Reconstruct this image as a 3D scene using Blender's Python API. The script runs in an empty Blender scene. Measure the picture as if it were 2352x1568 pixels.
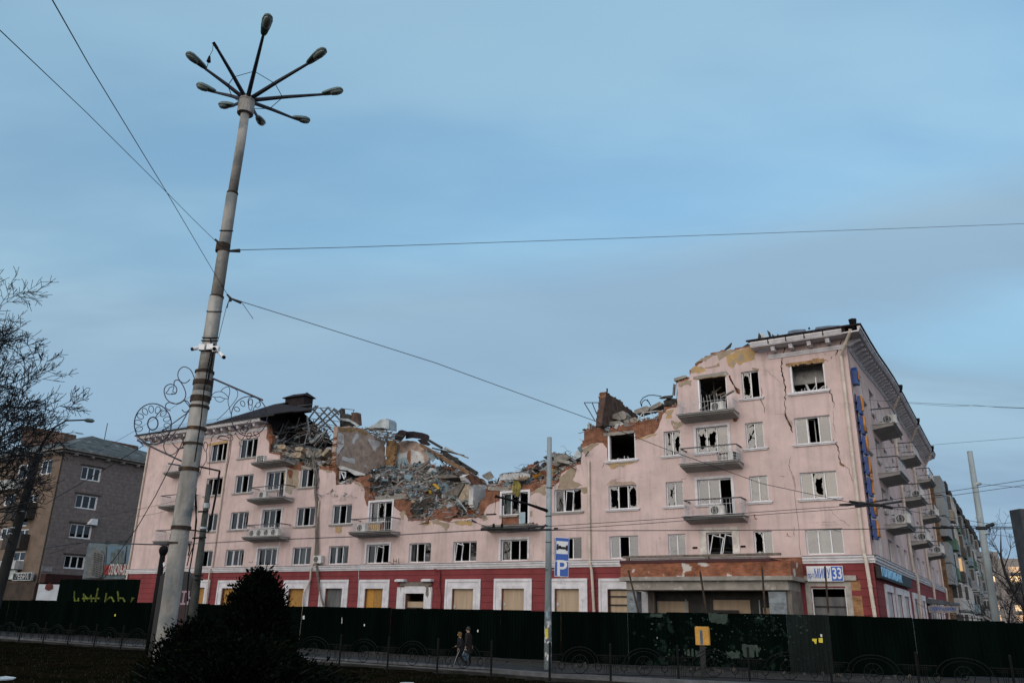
import bpy, bmesh, math, random
from mathutils import Vector, Matrix, noise, geometry
R_ = math.radians
random.seed(7)
SC = bpy.context.scene
COL = SC.collection
# ------------------------------------------------------------------ camera
EYE = 2.2
FPX, PITCH, ROLL = 1840.0, R_(19.0), R_(1.2)          # measured on a 2352 px wide view of the photograph
_f = Vector((0, math.cos(PITCH), math.sin(PITCH)))
_r0 = Vector((1, 0, 0)); _u0 = _r0.cross(_f)
_r = _r0*math.cos(ROLL) + _u0*math.sin(ROLL)
_u = _u0*math.cos(ROLL) - _r0*math.sin(ROLL)
cam_d = bpy.data.cameras.new('camera'); cam = bpy.data.objects.new('camera', cam_d); COL.objects.link(cam)
cam.matrix_world = Matrix(((_r.x, _u.x, -_f.x, 0), (_r.y, _u.y, -_f.y, 0), (_r.z, _u.z, -_f.z, EYE), (0, 0, 0, 1)))
cam_d.sensor_width = 36; cam_d.lens = FPX/2352*36; cam_d.clip_end = 3000; cam_d.clip_start = .1
SC.camera = cam
# ------------------------------------------------------------------ light
SUN_AZ, SUN_EL = R_(-140), R_(7)
w = bpy.data.worlds.new("World"); SC.world = w; w.use_nodes = True
N = w.node_tree.nodes; L = w.node_tree.links
for n in list(N): N.remove(n)
def wn(t, **k):
    n = N.new(t)
    for a, b in k.items():
        if a.startswith('i_'): n.inputs[a[2:].replace('_', ' ')].default_value = b
        else: setattr(n, a, b)
    return n
def wmath(op, a, b=None):
    n = N.new('ShaderNodeMath'); n.operation = op
    for i, v in enumerate((a, b)):
        if v is None: continue
        if isinstance(v, (int, float)): n.inputs[i].default_value = v
        else: L.new(v, n.inputs[i])
    return n.outputs[0]
def wmix(fac, a, b, mode='MIX'):
    n = N.new('ShaderNodeMix'); n.data_type = 'RGBA'; n.blend_type = mode
    for i, v in ((0, fac), (6, a), (7, b)):
        if isinstance(v, (int, float)): n.inputs[i].default_value = v
        elif isinstance(v, tuple): n.inputs[i].default_value = (*v, 1)
        else: L.new(v, n.inputs[i])
    return n.outputs[2]
def wramp(v, stops):
    n = N.new('ShaderNodeMapRange'); n.interpolation_type = 'SMOOTHSTEP'
    n.inputs[1].default_value, n.inputs[2].default_value = stops
    L.new(v, n.inputs[0]); return n.outputs[0]
sky = wn('ShaderNodeTexSky', sky_type='NISHITA', sun_disc=False, sun_elevation=SUN_EL, sun_rotation=SUN_AZ,
         air_density=1.2, dust_density=.6, ozone_density=2.2)
tc = wn('ShaderNodeTexCoord')
sep = wn('ShaderNodeSeparateXYZ'); L.new(tc.outputs['Generated'], sep.inputs[0])
dz = wmath('ADD', wmath('MAXIMUM', sep.outputs[2], 0.0), .22)
comb = wn('ShaderNodeCombineXYZ')
L.new(wmath('DIVIDE', sep.outputs[0], dz), comb.inputs[0]); L.new(wmath('DIVIDE', sep.outputs[1], dz), comb.inputs[1])
mapn = wn('ShaderNodeMapping'); mapn.inputs['Rotation'].default_value = (0, 0, R_(24)); mapn.inputs['Scale'].default_value = (.42, 1.0, 1); mapn.inputs['Location'].default_value = (3.2, 1.7, 0)
L.new(comb.outputs[0], mapn.inputs[0])
cl1 = wn('ShaderNodeTexNoise', i_Scale=.75, i_Detail=5.0, i_Roughness=.5, i_Distortion=.25); L.new(mapn.outputs[0], cl1.inputs['Vector'])
cl2 = wn('ShaderNodeTexNoise', i_Scale=2.6, i_Detail=4.0, i_Roughness=.55); L.new(mapn.outputs[0], cl2.inputs['Vector'])
cover = wramp(wmath('ADD', wmath('MULTIPLY', cl1.outputs[0], .78), wmath('MULTIPLY', cl2.outputs[0], .22)), (.38, .66))
lowc = wmath('SUBTRACT', 1.0, wramp(sep.outputs[2], (.04, .55)))              # thicker veil of cloud toward the horizon
cover = wmath('MINIMUM', wmath('ADD', wmath('ADD', wmath('MULTIPLY', cover, .42), .34), wmath('MULTIPLY', lowc, .8)), 1.0)
# glow of the set sun behind the camera
sd = (math.sin(SUN_AZ)*math.cos(R_(14)), math.cos(SUN_AZ)*math.cos(R_(14)), math.sin(R_(14)))
dot = wn('ShaderNodeVectorMath', operation='DOT_PRODUCT'); L.new(tc.outputs['Generated'], dot.inputs[0]); dot.inputs[1].default_value = sd
glow = wmath('POWER', wmath('MAXIMUM', dot.outputs['Value'], 0.0), 9.0)
tint = wmix(1.0, sky.outputs[0], (2.15, 2.75, 2.95), 'MULTIPLY')
behind = wramp(wmath('MULTIPLY', sep.outputs[1], -1.0), (-.15, .8))             # bright overcast behind the camera
shade = wramp(wmath('ADD', wmath('MULTIPLY', cl2.outputs[0], .5), wmath('MULTIPLY', cl1.outputs[0], .5)), (.42, .60))
front = wmix(shade, (2.15, 3.28, 4.4), (2.9, 4.45, 5.5))
low2 = wmath('MULTIPLY', wmath('SUBTRACT', 1.0, wramp(sep.outputs[2], (.05, .36))), .5)
front = wmix(wmath('MULTIPLY', low2, wmath('ADD', wmath('MULTIPLY', cl1.outputs[0], 1.3), .2)), front, (2.1, 2.95, 4.25))
s_ = wmath('SUBTRACT', wmath('SUBTRACT', sep.outputs[2], .31), wmath('MULTIPLY', sep.outputs[0], .15))
s_ = wmath('ABSOLUTE', wmath('ADD', s_, wmath('MULTIPLY', wmath('SUBTRACT', cl1.outputs[0], .5), .34)))
bank = wmath('MULTIPLY', wmath('SUBTRACT', 1.0, wramp(s_, (.0, .13))), wmath('ADD', .35, wmath('MULTIPLY', cl2.outputs[0], .9)))   # long bank of lavender cloud
front = wmix(wmath('MINIMUM', bank, .85), front, (2.35, 3.55, 4.8))
cover = wmath('MINIMUM', wmath('ADD', cover, wmath('MULTIPLY', bank, .6)), 1.0)
puffs = wramp(wmath('ADD', wmath('MULTIPLY', cl2.outputs[0], .6), wmath('MULTIPLY', cl1.outputs[0], .4)), (.40, .60))
back = wmix(puffs, (5.2, 5.9, 7.2), (10.2, 10.0, 10.0))
cloud = wmix(behind, front, back)
cloud = wmix(wmath('MULTIPLY', glow, .7), cloud, wmix(puffs, (8.0, 7.4, 6.6), (15.0, 13.2, 10.4)))
cover = wmath('MINIMUM', wmath('ADD', cover, wramp(wmath('MULTIPLY', sep.outputs[1], -1.0), (-.6, .15))), 1.0)
final = wmix(cover, tint, cloud)
final = wmix(wmath('MULTIPLY', glow, 1.0), final, (4.5, 3.8, 3.0), 'ADD')
bg = wn('ShaderNodeBackground'); bg.inputs[1].default_value = .12
L.new(final, bg.inputs[0])
out = wn('ShaderNodeOutputWorld'); L.new(bg.outputs[0], out.inputs[0])
sun_d = bpy.data.lights.new('sun', 'SUN'); sun_d.energy = 1.3; sun_d.angle = R_(66); sun_d.color = (1.0, .90, .82)
sun = bpy.data.objects.new('sun', sun_d); COL.objects.link(sun)
sun.rotation_euler = (R_(90)-R_(14), 0, -SUN_AZ + math.pi)
sun.location = (-30, -40, 60)
SC.view_settings.view_transform = 'Standard'; SC.view_settings.look = 'None'
SC.view_settings.exposure = .12; SC.view_settings.gamma = 1
# ------------------------------------------------------------------ photograph measurements -> places
CROP = {'c1': (0, 1300, 2.0909), 'c2': (0, 1980, 2.0882), 'c3': (900, 1500, 2.8513), 'c4': (1500, 1600, 2.6133), 'c5': (2200, 1450, 2.8513),
        'c6': (2600, 1300, 2.4122), 'b1': (2600, 1900, 2.6138), 'b2': (3300, 1250, 2.4121), 'b3': (3300, 1850, 2.4121), 'b4': (1000, 2150, 2.6133),
        'b5': (1800, 2150, 2.6133), 'b6': (2600, 2250, 2.94), 'b7': (3300, 2250, 2.9548), 'd1': (650, 0, 2.8513), 'd2': (650, 900, 2.614),
        'd3': (500, 1400, 3.1367), 'd4': (2100, 1700, 1.5675), 'e1': (0, 950, 2.09), 'e2': (0, 1600, 1.96), 'e3': (3500, 2000, 2.614),
        'e4': (1600, 2400, 2.94), 'e5': (550, 1950, 3.135), 'e6': (0, 2300, 1.68), 'D': (0, 0, 2352/4096)}
def ray(c, x, y):
    a, b, s = CROP[c]; k = 4096/2352
    px, py = (a + x/s)/k, (b + y/s)/k
    return _r*(px-1176) - _u*(py-784) + _f*FPX
EYEP = Vector((0, 0, EYE))
def at(c, x, y, Y):
    v = ray(c, x, y); return EYEP + v*(Y/v.y)
def gnd(c, x, y, z=0.0):
    v = ray(c, x, y); return EYEP + v*((z-EYE)/v.z)
class Frame:
    """local frame of a building: x to the right along the front, y into the building, z up"""
    def __init__(s, org, ang):
        s.M = Matrix.Translation(org) @ Matrix.Rotation(ang, 4, 'Z'); s.I = s.M.inverted(); s.org = org; s.ang = ang
        s.e = s.I @ EYEP
    def hit(s, c, x, y, axis, off):
        v = s.I.to_3x3() @ ray(c, x, y); return s.e + v*((off - s.e[axis])/v[axis])
    def front(s, c, x, y, off=0.0):
        p = s.hit(c, x, y, 1, off); return p.x, p.z
    def side(s, c, x, y, off=0.0):
        p = s.hit(c, x, y, 0, off); return p.y, p.z
    def pt(s, c, x, y, off=0.0): return s.hit(c, x, y, 1, off)
    def w(s, p): return s.M @ Vector(p)
FANG = R_(-31.7)
_v = ray('D', 2005, 1290); HOT = Frame(Vector((_v.x/_v.y*44, 44, 0)), FANG)
I4 = Matrix.Identity(4); SIDE = Matrix.Rotation(R_(90), 4, 'Z')     # SIDE: (right, in, up) on a wall that faces +x
# ------------------------------------------------------------------ mesh helpers
def cdt(outer, holes):
    """triangulate an outline with holes, even when it crosses itself here and there"""
    V = []; E = []
    def inside(pl, x, z):
        r = False; n = len(pl)
        for k in range(n):
            (xa, za), (xb, zb) = pl[k], pl[k-1]
            if (za > z) != (zb > z) and x < (xb-xa)*(z-za)/(zb-za)+xa: r = not r
        return r
    for pl in [outer] + list(holes):
        b = len(V); V += [Vector(p) for p in pl]; E += [(b+k, b+(k+1) % len(pl)) for k in range(len(pl))]
    vo, _, fo, _, _, _ = geometry.delaunay_2d_cdt(V, E, [], 0, 1e-5)
    bb = [(min(p[0] for p in h), max(p[0] for p in h), min(p[1] for p in h), max(p[1] for p in h)) for h in holes]
    T = []
    for t in fo:
        cx = sum(vo[k].x for k in t)/3; cz = sum(vo[k].y for k in t)/3
        if not inside(outer, cx, cz): continue
        if any(b[0] < cx < b[1] and b[2] < cz < b[3] and inside(h, cx, cz) for b, h in zip(bb, holes)): continue
        T.append(tuple(t))
    cnt = set((t[k], t[(k+1) % 3]) for t in T for k in range(3))
    return T, [(p.x, p.y) for p in vo], [e for e in cnt if (e[1], e[0]) not in cnt]
class MB:
    def __init__(s, xf=None): s.v = []; s.f = []; s.m = []; s.xf = xf; s.cur = 0
    def add(s, vs, fs, m=None):
        n = len(s.v); m = s.cur if m is None else m
        s.v += [(s.xf @ Vector(p)) if s.xf else Vector(p) for p in vs]
        for f in fs: s.f.append(tuple(i+n for i in f)); s.m.append(m)
    def box(s, x0, x1, y0, y1, z0, z1, m=None):
        s.add([(x0, y0, z0), (x1, y0, z0), (x1, y1, z0), (x0, y1, z0), (x0, y0, z1), (x1, y0, z1), (x1, y1, z1), (x0, y1, z1)],
              [(3, 2, 1, 0), (4, 5, 6, 7), (0, 1, 5, 4), (1, 2, 6, 5), (2, 3, 7, 6), (3, 0, 4, 7)], m)
    def obox(s, c, ax, ay, az, m=None):
        c = Vector(c); P = []
        for k in (-1, 1):
            for a, b in ((-1, -1), (1, -1), (1, 1), (-1, 1)): P.append(c + ax*a + ay*b + az*k)
        s.add(P, [(3, 2, 1, 0), (4, 5, 6, 7), (0, 1, 5, 4), (1, 2, 6, 5), (2, 3, 7, 6), (3, 0, 4, 7)], m)
    def beam(s, p0, p1, wd, h=None, m=None, up=(0, 0, 1)):
        p0, p1 = Vector(p0), Vector(p1); d = p1-p0; h = h or wd
        if d.length < 1e-6: return
        a = d.normalized().cross(Vector(up))
        if a.length < 1e-3: a = Vector((1, 0, 0))
        a.normalize(); b = a.cross(d).normalized()
        s.obox((p0+p1)/2, d/2, a*wd/2, b*h/2, m)
    def tube(s, pts, r, n=6, m=None, cap=True):
        pts = [Vector(p) for p in pts]; k = len(pts); rs = r if isinstance(r, (list, tuple)) else [r]*k
        V = []; F = []; a = None
        for i, p in enumerate(pts):
            d = (pts[min(i+1, k-1)] - pts[max(i-1, 0)])
            d = d.normalized() if d.length > 1e-9 else Vector((0, 0, 1))
            if a is None:
                a = d.cross(Vector((0, 0, 1)))
                if a.length < .05: a = d.cross(Vector((1, 0, 0)))
            a = a - d*a.dot(d)
            if a.length < 1e-6: a = d.orthogonal()
            a.normalize(); b = d.cross(a)
            for j in range(n):
                t = 2*math.pi*j/n; V.append(p + (a*math.cos(t) + b*math.sin(t))*rs[i])
        for i in range(k-1):
            for j in range(n):
                F.append((i*n+j, i*n+(j+1) % n, (i+1)*n+(j+1) % n, (i+1)*n+j))
        if cap: F.append(tuple(range(n-1, -1, -1))); F.append(tuple((k-1)*n+j for j in range(n)))
        s.add(V, F, m)
    def ring(s, c, ax, ay, tr, n=24, k=4, a0=0, a1=360, m=None):
        c = Vector(c); ax = Vector(ax); ay = Vector(ay)
        full = abs(a1-a0) >= 360
        P = [c + ax*math.cos(R_(a0+(a1-a0)*i/n)) + ay*math.sin(R_(a0+(a1-a0)*i/n)) for i in range(n+1)]
        s.tube(P, tr, k, m, cap=not full)
    def quad(s, a, b, c, d, m=None): s.add([a, b, c, d], [(0, 1, 2, 3)], m)
    def slab(s, poly, vec, m=None):
        """prism: a (possibly concave) polygon of 3-D points pushed along vec"""
        P = [Vector(p) for p in poly]; vec = Vector(vec); n = len(P)
        if n < 5:
            tri = geometry.tessellate_polygon([P]); F = [tuple(t) for t in tri] + [tuple(i+n for i in reversed(t)) for t in tri]
            F += [(i, (i+1) % n, (i+1) % n+n, i+n) for i in range(n)]
            s.add(P + [p+vec for p in P], F, m); return
        nr = Vector((0, 0, 0)); c0 = sum(P, Vector((0, 0, 0)))/n
        for i in range(n): nr += (P[i]-c0).cross(P[(i+1) % n]-c0)
        nr.normalize(); ax = nr.orthogonal().normalized(); ay = nr.cross(ax); Q = [((p-c0).dot(ax), (p-c0).dot(ay)) for p in P]
        T, VO, bd = cdt(Q, []); VV = []
        for q in VO:                              # height over the mean plane from the nearest outline point
            k = min(range(n), key=lambda i: (Q[i][0]-q[0])**2+(Q[i][1]-q[1])**2); VV.append(c0+ax*q[0]+ay*q[1]+nr*(P[k]-c0).dot(nr))
        n = len(VV); F = [tuple(t) for t in T] + [tuple(i+n for i in reversed(t)) for t in T] + [(b, a, a+n, b+n) for a, b in bd]
        s.add(VV + [p+vec for p in VV], F, m)
    def build(s, name, mats, parent=None, smooth=False, world=None, kind=None, recalc=True):
        me = bpy.data.meshes.new(name)
        vs = s.v
        o = bpy.data.objects.new(name, me)
        if world is not None:                       # a thing of its own: to world space, origin at its base
            vs = [world @ p for p in vs]
            c = Vector((sum(p.x for p in vs)/len(vs), sum(p.y for p in vs)/len(vs), min(p.z for p in vs)))
            vs = [p-c for p in vs]; o.location = c
        me.from_pydata([tuple(p) for p in vs], [], s.f)
        for m in (mats if isinstance(mats, (list, tuple)) else [mats]): me.materials.append(m)
        me.polygons.foreach_set('material_index', s.m)
        if smooth: me.polygons.foreach_set('use_smooth', [True]*len(me.polygons))
        me.validate(); 
        if recalc: bm = bmesh.new(); bm.from_mesh(me); bmesh.ops.recalc_face_normals(bm, faces=bm.faces); bm.to_mesh(me); bm.free()
        COL.objects.link(o)
        if parent: o.parent = parent
        if kind: o['kind'] = kind
        return o
def tag(o, label, cat, group=None):
    o['label'] = label; o['category'] = cat
    if group: o['group'] = group
    return o
def thing(name, label, cat, loc=(0, 0, 0), ang=0, group=None):
    o = bpy.data.objects.new(name, None); COL.objects.link(o); o.empty_display_size = .3
    o.location = loc; o.rotation_euler = (0, 0, ang)
    return tag(o, label, cat, group)
def plate(name, outer, holes, y0, y1, mat, parent, xf=None):
    """a wall sheet with holes: outline in (x, z), from depth y0 to y1, filled by a 2-D curve"""
    T, vo, bd = cdt(outer, holes); n = len(vo)
    Fc = T + [tuple(k+n for k in reversed(t)) for t in T] + [(b, a, a+n, b+n) for a, b in bd]
    m = MB(xf); m.add([(p[0], y0, p[1]) for p in vo] + [(p[0], y1, p[1]) for p in vo], Fc)
    return m.build(name, mat, parent)
def text(name, s, size, mat, parent, M, ext=.01, sx=1.0, align='CENTER', bold=0.0, fit=None):
    cu = bpy.data.curves.new('t', 'FONT'); cu.body = s; cu.size = size; cu.extrude = ext; cu.align_x = align; cu.align_y = 'CENTER'; cu.offset = bold
    t = bpy.data.objects.new('t', cu); COL.objects.link(t); bpy.context.view_layer.update()
    me = bpy.data.meshes.new_from_object(t.evaluated_get(bpy.context.evaluated_depsgraph_get()))
    bpy.data.objects.remove(t)
    if fit: w_ = max(v.co.x for v in me.vertices)-min(v.co.x for v in me.vertices); sx = fit/w_
    for v in me.vertices: v.co = M @ Vector((v.co.x*sx, -v.co.z, v.co.y))
    me.name = name; me.materials.clear(); me.materials.append(mat)
    for p in me.polygons: p.material_index = 0
    o = bpy.data.objects.new(name, me); COL.objects.link(o); o.parent = parent
    return o
def jag(pl, step, amp, rnd, brick=False, closed=True):
    """break the straight edges of an outline up; brick=True makes toothed courses"""
    out = []; n = len(pl)
    for i in range(n if closed else n-1):
        a, b = pl[i], pl[(i+1) % n]; d = math.hypot(b[0]-a[0], b[1]-a[1]); k = max(1, int(d/step))
        for j in range(k):
            t = j/k; x = a[0]+(b[0]-a[0])*t; z = a[1]+(b[1]-a[1])*t
            if j or i: x += rnd.uniform(-amp, amp); z += rnd.uniform(-amp, amp)
            if brick and out:
                z = round(z/.077)*.077; x = round(x/.13)*.13
                px, pz = out[-1]
                if abs(px-x) > .01 and abs(pz-z) > .01: out.append((x, pz) if rnd.random() < .5 else (px, z))
                if abs(out[-1][0]-x)+abs(out[-1][1]-z) < .01: continue
            out.append((x, z))
    if not closed: out.append(pl[-1])
    return out
# ------------------------------------------------------------------ materials
def mat(name, col, rough=.85, var=.18, scale=2.5, detail=6, bump=.0, bscale=20, metal=0.0, spec=.3, col2=None, lo=.35, hi=.65, streak=0, third=None, emit=None, rain=0):
    m = bpy.data.materials.new(name); m.use_nodes = True; nt = m.node_tree; nd = nt.nodes; lk = nt.links
    b = nd['Principled BSDF']; b.inputs['Roughness'].default_value = rough; b.inputs['Metallic'].default_value = metal
    b.inputs['Specular IOR Level'].default_value = spec
    t = nd.new('ShaderNodeTexCoord'); vec = t.outputs['Object']
    if streak:
        mp = nd.new('ShaderNodeMapping'); mp.inputs['Scale'].default_value = (1, 1, streak); lk.new(vec, mp.inputs[0]); vec2 = mp.outputs[0]
    else: vec2 = vec
    n = nd.new('ShaderNodeTexNoise'); n.inputs['Scale'].default_value = scale; n.inputs['Detail'].default_value = detail; n.inputs['Roughness'].default_value = .6
    lk.new(vec2, n.inputs['Vector'])
    r = nd.new('ShaderNodeValToRGB'); lk.new(n.outputs[0], r.inputs[0])
    c2 = col2 or tuple(c*(1-2*var) for c in col)
    c1 = col if col2 else tuple(c*(1+var*.6) for c in col)
    r.color_ramp.elements[0].position = lo; r.color_ramp.elements[0].color = (*c2, 1)
    r.color_ramp.elements[1].position = hi; r.color_ramp.elements[1].color = (*c1, 1)
    cur = r.outputs[0]
    if third:                                    # (colour, scale, lo, hi): stains with a shape of their own
        n3 = nd.new('ShaderNodeTexNoise'); n3.inputs['Scale'].default_value = third[1]; n3.inputs['Detail'].default_value = 5; lk.new(vec, n3.inputs['Vector'])
        mr = nd.new('ShaderNodeMapRange'); mr.inputs[1].default_value, mr.inputs[2].default_value = third[2], third[3]; lk.new(n3.outputs[0], mr.inputs[0])
        mx = nd.new('ShaderNodeMix'); mx.data_type = 'RGBA'; lk.new(mr.outputs[0], mx.inputs[0]); lk.new(cur, mx.inputs[6]); mx.inputs[7].default_value = (*third[0], 1)
        cur = mx.outputs[2]
    if rain:                                     # rain streaks and patchy dirt
        mp2 = nd.new('ShaderNodeMapping'); mp2.inputs['Scale'].default_value = (2.6, 2.6, .22); lk.new(vec, mp2.inputs[0])
        n4 = nd.new('ShaderNodeTexNoise'); n4.inputs['Scale'].default_value = 1.0; n4.inputs['Detail'].default_value = 7; n4.inputs['Roughness'].default_value = .65; lk.new(mp2.outputs[0], n4.inputs['Vector'])
        m4 = nd.new('ShaderNodeMapRange'); m4.inputs[1].default_value, m4.inputs[2].default_value = .50, .78; m4.inputs[3].default_value, m4.inputs[4].default_value = 1.0, 1-rain*1.6; lk.new(n4.outputs[0], m4.inputs[0])
        x4 = nd.new('ShaderNodeMix'); x4.data_type = 'RGBA'; x4.blend_type = 'MULTIPLY'; x4.inputs[0].default_value = 1; lk.new(cur, x4.inputs[6]); lk.new(m4.outputs[0], x4.inputs[7]); cur = x4.outputs[2]
    lk.new(cur, b.inputs['Base Color'])
    if bump:
        nb = nd.new('ShaderNodeTexNoise'); nb.inputs['Scale'].default_value = bscale; nb.inputs['Detail'].default_value = 4; lk.new(vec, nb.inputs['Vector'])
        bp = nd.new('ShaderNodeBump'); bp.inputs['Strength'].default_value = bump; bp.inputs['Distance'].default_value = .05; lk.new(nb.outputs[0], bp.inputs['Height'])
        lk.new(bp.outputs[0], b.inputs['Normal'])
    if emit:
        b.inputs['Emission Color'].default_value = (*emit[0], 1); b.inputs['Emission Strength'].default_value = emit[1]
    return m
def brickmat(name, c1, c2, mortar, bw=.25, rh=.077, ms=.012, third=None, bump=.6, spread=.5):
    m = bpy.data.materials.new(name); m.use_nodes = True; nd = m.node_tree.nodes; lk = m.node_tree.links
    b = nd['Principled BSDF']; b.inputs['Roughness'].default_value = .9; b.inputs['Specular IOR Level'].default_value = .15
    t = nd.new('ShaderNodeTexCoord'); sp = nd.new('ShaderNodeSeparateXYZ'); lk.new(t.outputs['Object'], sp.inputs[0])
    ad = nd.new('ShaderNodeMath'); lk.new(sp.outputs[0], ad.inputs[0]); lk.new(sp.outputs[1], ad.inputs[1])
    cb = nd.new('ShaderNodeCombineXYZ'); lk.new(ad.outputs[0], cb.inputs[0]); lk.new(sp.outputs[2], cb.inputs[1])
    br = nd.new('ShaderNodeTexBrick'); lk.new(cb.outputs[0], br.inputs['Vector'])
    br.inputs['Scale'].default_value = 1; br.inputs['Brick Width'].default_value = bw; br.inputs['Row Height'].default_value = rh
    br.inputs['Mortar Size'].default_value = ms; br.inputs['Mortar Smooth'].default_value = .2; br.inputs['Bias'].default_value = 0
    br.inputs['Color1'].default_value = (*c1, 1); br.inputs['Color2'].default_value = (*c2, 1); br.inputs['Mortar'].default_value = (*mortar, 1)
    n = nd.new('ShaderNodeTexNoise'); n.inputs['Scale'].default_value = 2.2; n.inputs['Detail'].default_value = 6; lk.new(t.outputs['Object'], n.inputs['Vector'])
    mr = nd.new('ShaderNodeMapRange'); mr.inputs[1].default_value = .3; mr.inputs[2].default_value = .7; mr.inputs[3].default_value = 1-spread; mr.inputs[4].default_value = 1+spread*.5; lk.new(n.outputs[0], mr.inputs[0])
    mx = nd.new('ShaderNodeMix'); mx.data_type = 'RGBA'; mx.blend_type = 'MULTIPLY'; mx.inputs[0].default_value = 1
    lk.new(br.outputs[0], mx.inputs[6]); lk.new(mr.outputs[0], mx.inputs[7]); cur = mx.outputs[2]
    if third:
        n3 = nd.new('ShaderNodeTexNoise'); n3.inputs['Scale'].default_value = third[1]; n3.inputs['Detail'].default_value = 6; lk.new(t.outputs['Object'], n3.inputs['Vector'])
        m3 = nd.new('ShaderNodeMapRange'); m3.inputs[1].default_value, m3.inputs[2].default_value = third[2], third[3]; lk.new(n3.outputs[0], m3.inputs[0])
        mx3 = nd.new('ShaderNodeMix'); mx3.data_type = 'RGBA'; lk.new(m3.outputs[0], mx3.inputs[0]); lk.new(cur, mx3.inputs[6]); mx3.inputs[7].default_value = (*third[0], 1); cur = mx3.outputs[2]
    lk.new(cur, b.inputs['Base Color'])
    bp = nd.new('ShaderNodeBump'); bp.inputs['Strength'].default_value = bump; bp.inputs['Distance'].default_value = .02; bp.invert = True
    lk.new(br.outputs['Fac'], bp.inputs['Height']); lk.new(bp.outputs[0], b.inputs['Normal'])
    return m
def glassmat(name, ior, base=(.012, .016, .02), rough=.02, wob=.02):
    """a reflecting double pane in front of a dark room"""
    m = bpy.data.materials.new(name); m.use_nodes = True; nd = m.node_tree.nodes; lk = m.node_tree.links
    for x in list(nd): nd.remove(x)
    o = nd.new('ShaderNodeOutputMaterial'); g = nd.new('ShaderNodeBsdfGlossy'); g.inputs['Roughness'].default_value = rough; g.inputs['Color'].default_value = (.95, .97, 1, 1)
    tr = nd.new('ShaderNodeBsdfTransparent'); tr.inputs[0].default_value = (.38, .45, .46, 1)
    fr = nd.new('ShaderNodeFresnel'); fr.inputs[0].default_value = ior
    mx = nd.new('ShaderNodeMixShader'); lk.new(fr.outputs[0], mx.inputs[0]); lk.new(tr.outputs[0], mx.inputs[1]); lk.new(g.outputs[0], mx.inputs[2])
    t = nd.new('ShaderNodeTexCoord'); n = nd.new('ShaderNodeTexNoise'); n.inputs['Scale'].default_value = 1.1; n.inputs['Detail'].default_value = 2; lk.new(t.outputs['Object'], n.inputs['Vector'])
    bp = nd.new('ShaderNodeBump'); bp.inputs['Strength'].default_value = wob; bp.inputs['Distance'].default_value = .3; lk.new(n.outputs[0], bp.inputs['Height'])
    lk.new(bp.outputs[0], g.inputs['Normal']); lk.new(bp.outputs[0], fr.inputs['Normal'])
    lk.new(mx.outputs[0], o.inputs[0]); return m
PINK = mat('pink_plaster', (.585, .455, .435), .9, .08, .55, 8, bump=.25, bscale=9, spec=.12, third=((.45, .365, .345), 1.3, .50, .78), rain=.16)
RED = mat('red_plaster', (.205, .044, .048), .85, .12, .8, 8, bump=.2, bscale=12, spec=.2, third=((.165, .034, .037), 2.4, .55, .72))
WHITE = mat('white_moulding', (.62, .61, .64), .8, .10, 1.6, bump=.1, spec=.2, third=((.42, .41, .40), 3, .6, .8))
PVC = mat('white_window_plastic', (.70, .71, .73), .45, .06, 3, spec=.4)
OCHRE = mat('ochre_undercoat', (.46, .30, .12), .92, .2, 2, bump=.4, col2=(.36, .25, .14), third=((.30, .25, .19), 2.2, .50, .58))
GREYP = mat('bare_render', (.33, .27, .20), .95, .2, 1.7, bump=.5, bscale=16, col2=(.24, .19, .14))
BRICK = brickmat('red_brick', (.27, .088, .038), (.18, .055, .028), (.24, .19, .15))
BRICK2 = brickmat('pale_brick', (.46, .34, .28), (.38, .275, .225), (.33, .28, .24), spread=.35)
BRICKO = brickmat('ochre_brick', (.44, .27, .13), (.35, .20, .10), (.24, .17, .1))
BRICKD = brickmat('dark_brick', (.13, .075, .055), (.09, .055, .045), (.10, .085, .075))  # brick in darker, duller tones
CONC = mat('concrete', (.30, .28, .25), .95, .2, 1.6, bump=.5, bscale=14, col2=(.19, .18, .16), third=((.40, .38, .35), 3, .6, .7))
CONCD = mat('dirty_concrete', (.19, .17, .145), .95, .2, 2, bump=.5, col2=(.11, .10, .09))
SLABM = mat('balcony_concrete', (.40, .385, .365), .9, .2, 1.5, bump=.3, col2=(.29, .28, .265))
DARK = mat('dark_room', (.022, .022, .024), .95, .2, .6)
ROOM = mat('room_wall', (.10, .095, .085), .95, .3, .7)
CRACK = mat('crack_shadow', (.018, .014, .012), 1, .1, 5)
ROOFD = mat('brown_roof_sheet', (.022, .016, .018), .75, .25, 1.2, spec=.12, bump=.15, bscale=6)
WOODG = mat('weathered_timber', (.17, .145, .125), .9, .25, 3, bump=.3, streak=.3)
WOODB = mat('brown_timber', (.21, .125, .07), .9, .25, 3, bump=.3)
BLUEP = mat('blue_grey_plaster', (.30, .41, .46), .9, .15, 1.4, bump=.3, third=((.50, .52, .53), 1.2, .5, .6))
WHITEP = mat('white_plaster', (.55, .55, .55), .9, .15, 1.3, bump=.3, third=((.36, .33, .30), 1.6, .56, .66))
TIN = mat('galvanised_sheet', (.34, .38, .40), .5, .2, 1.5, metal=.5, spec=.5)
PIPE = mat('cream_downpipe', (.56, .49, .42), .6, .12, 1.2, spec=.3, third=((.40, .33, .27), 3, .6, .75))
IRON = mat('black_iron', (.006, .006, .007), .7, .2, 5, spec=.12)
DARKI = mat('dark_rail_paint', (.035, .04, .045), .5, .2, 4, spec=.4)
RAILW = mat('pale_rail_paint', (.47, .48, .50), .6, .15, 4, spec=.3)
GLASS = glassmat('window_glass', 1.6, wob=.006)
GLASSR = glassmat('window_glass_clear_view', 1.95, wob=.02)
CURT = mat('white_curtain', (.42, .46, .47), .95, .25, 2.2, streak=.15)
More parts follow.
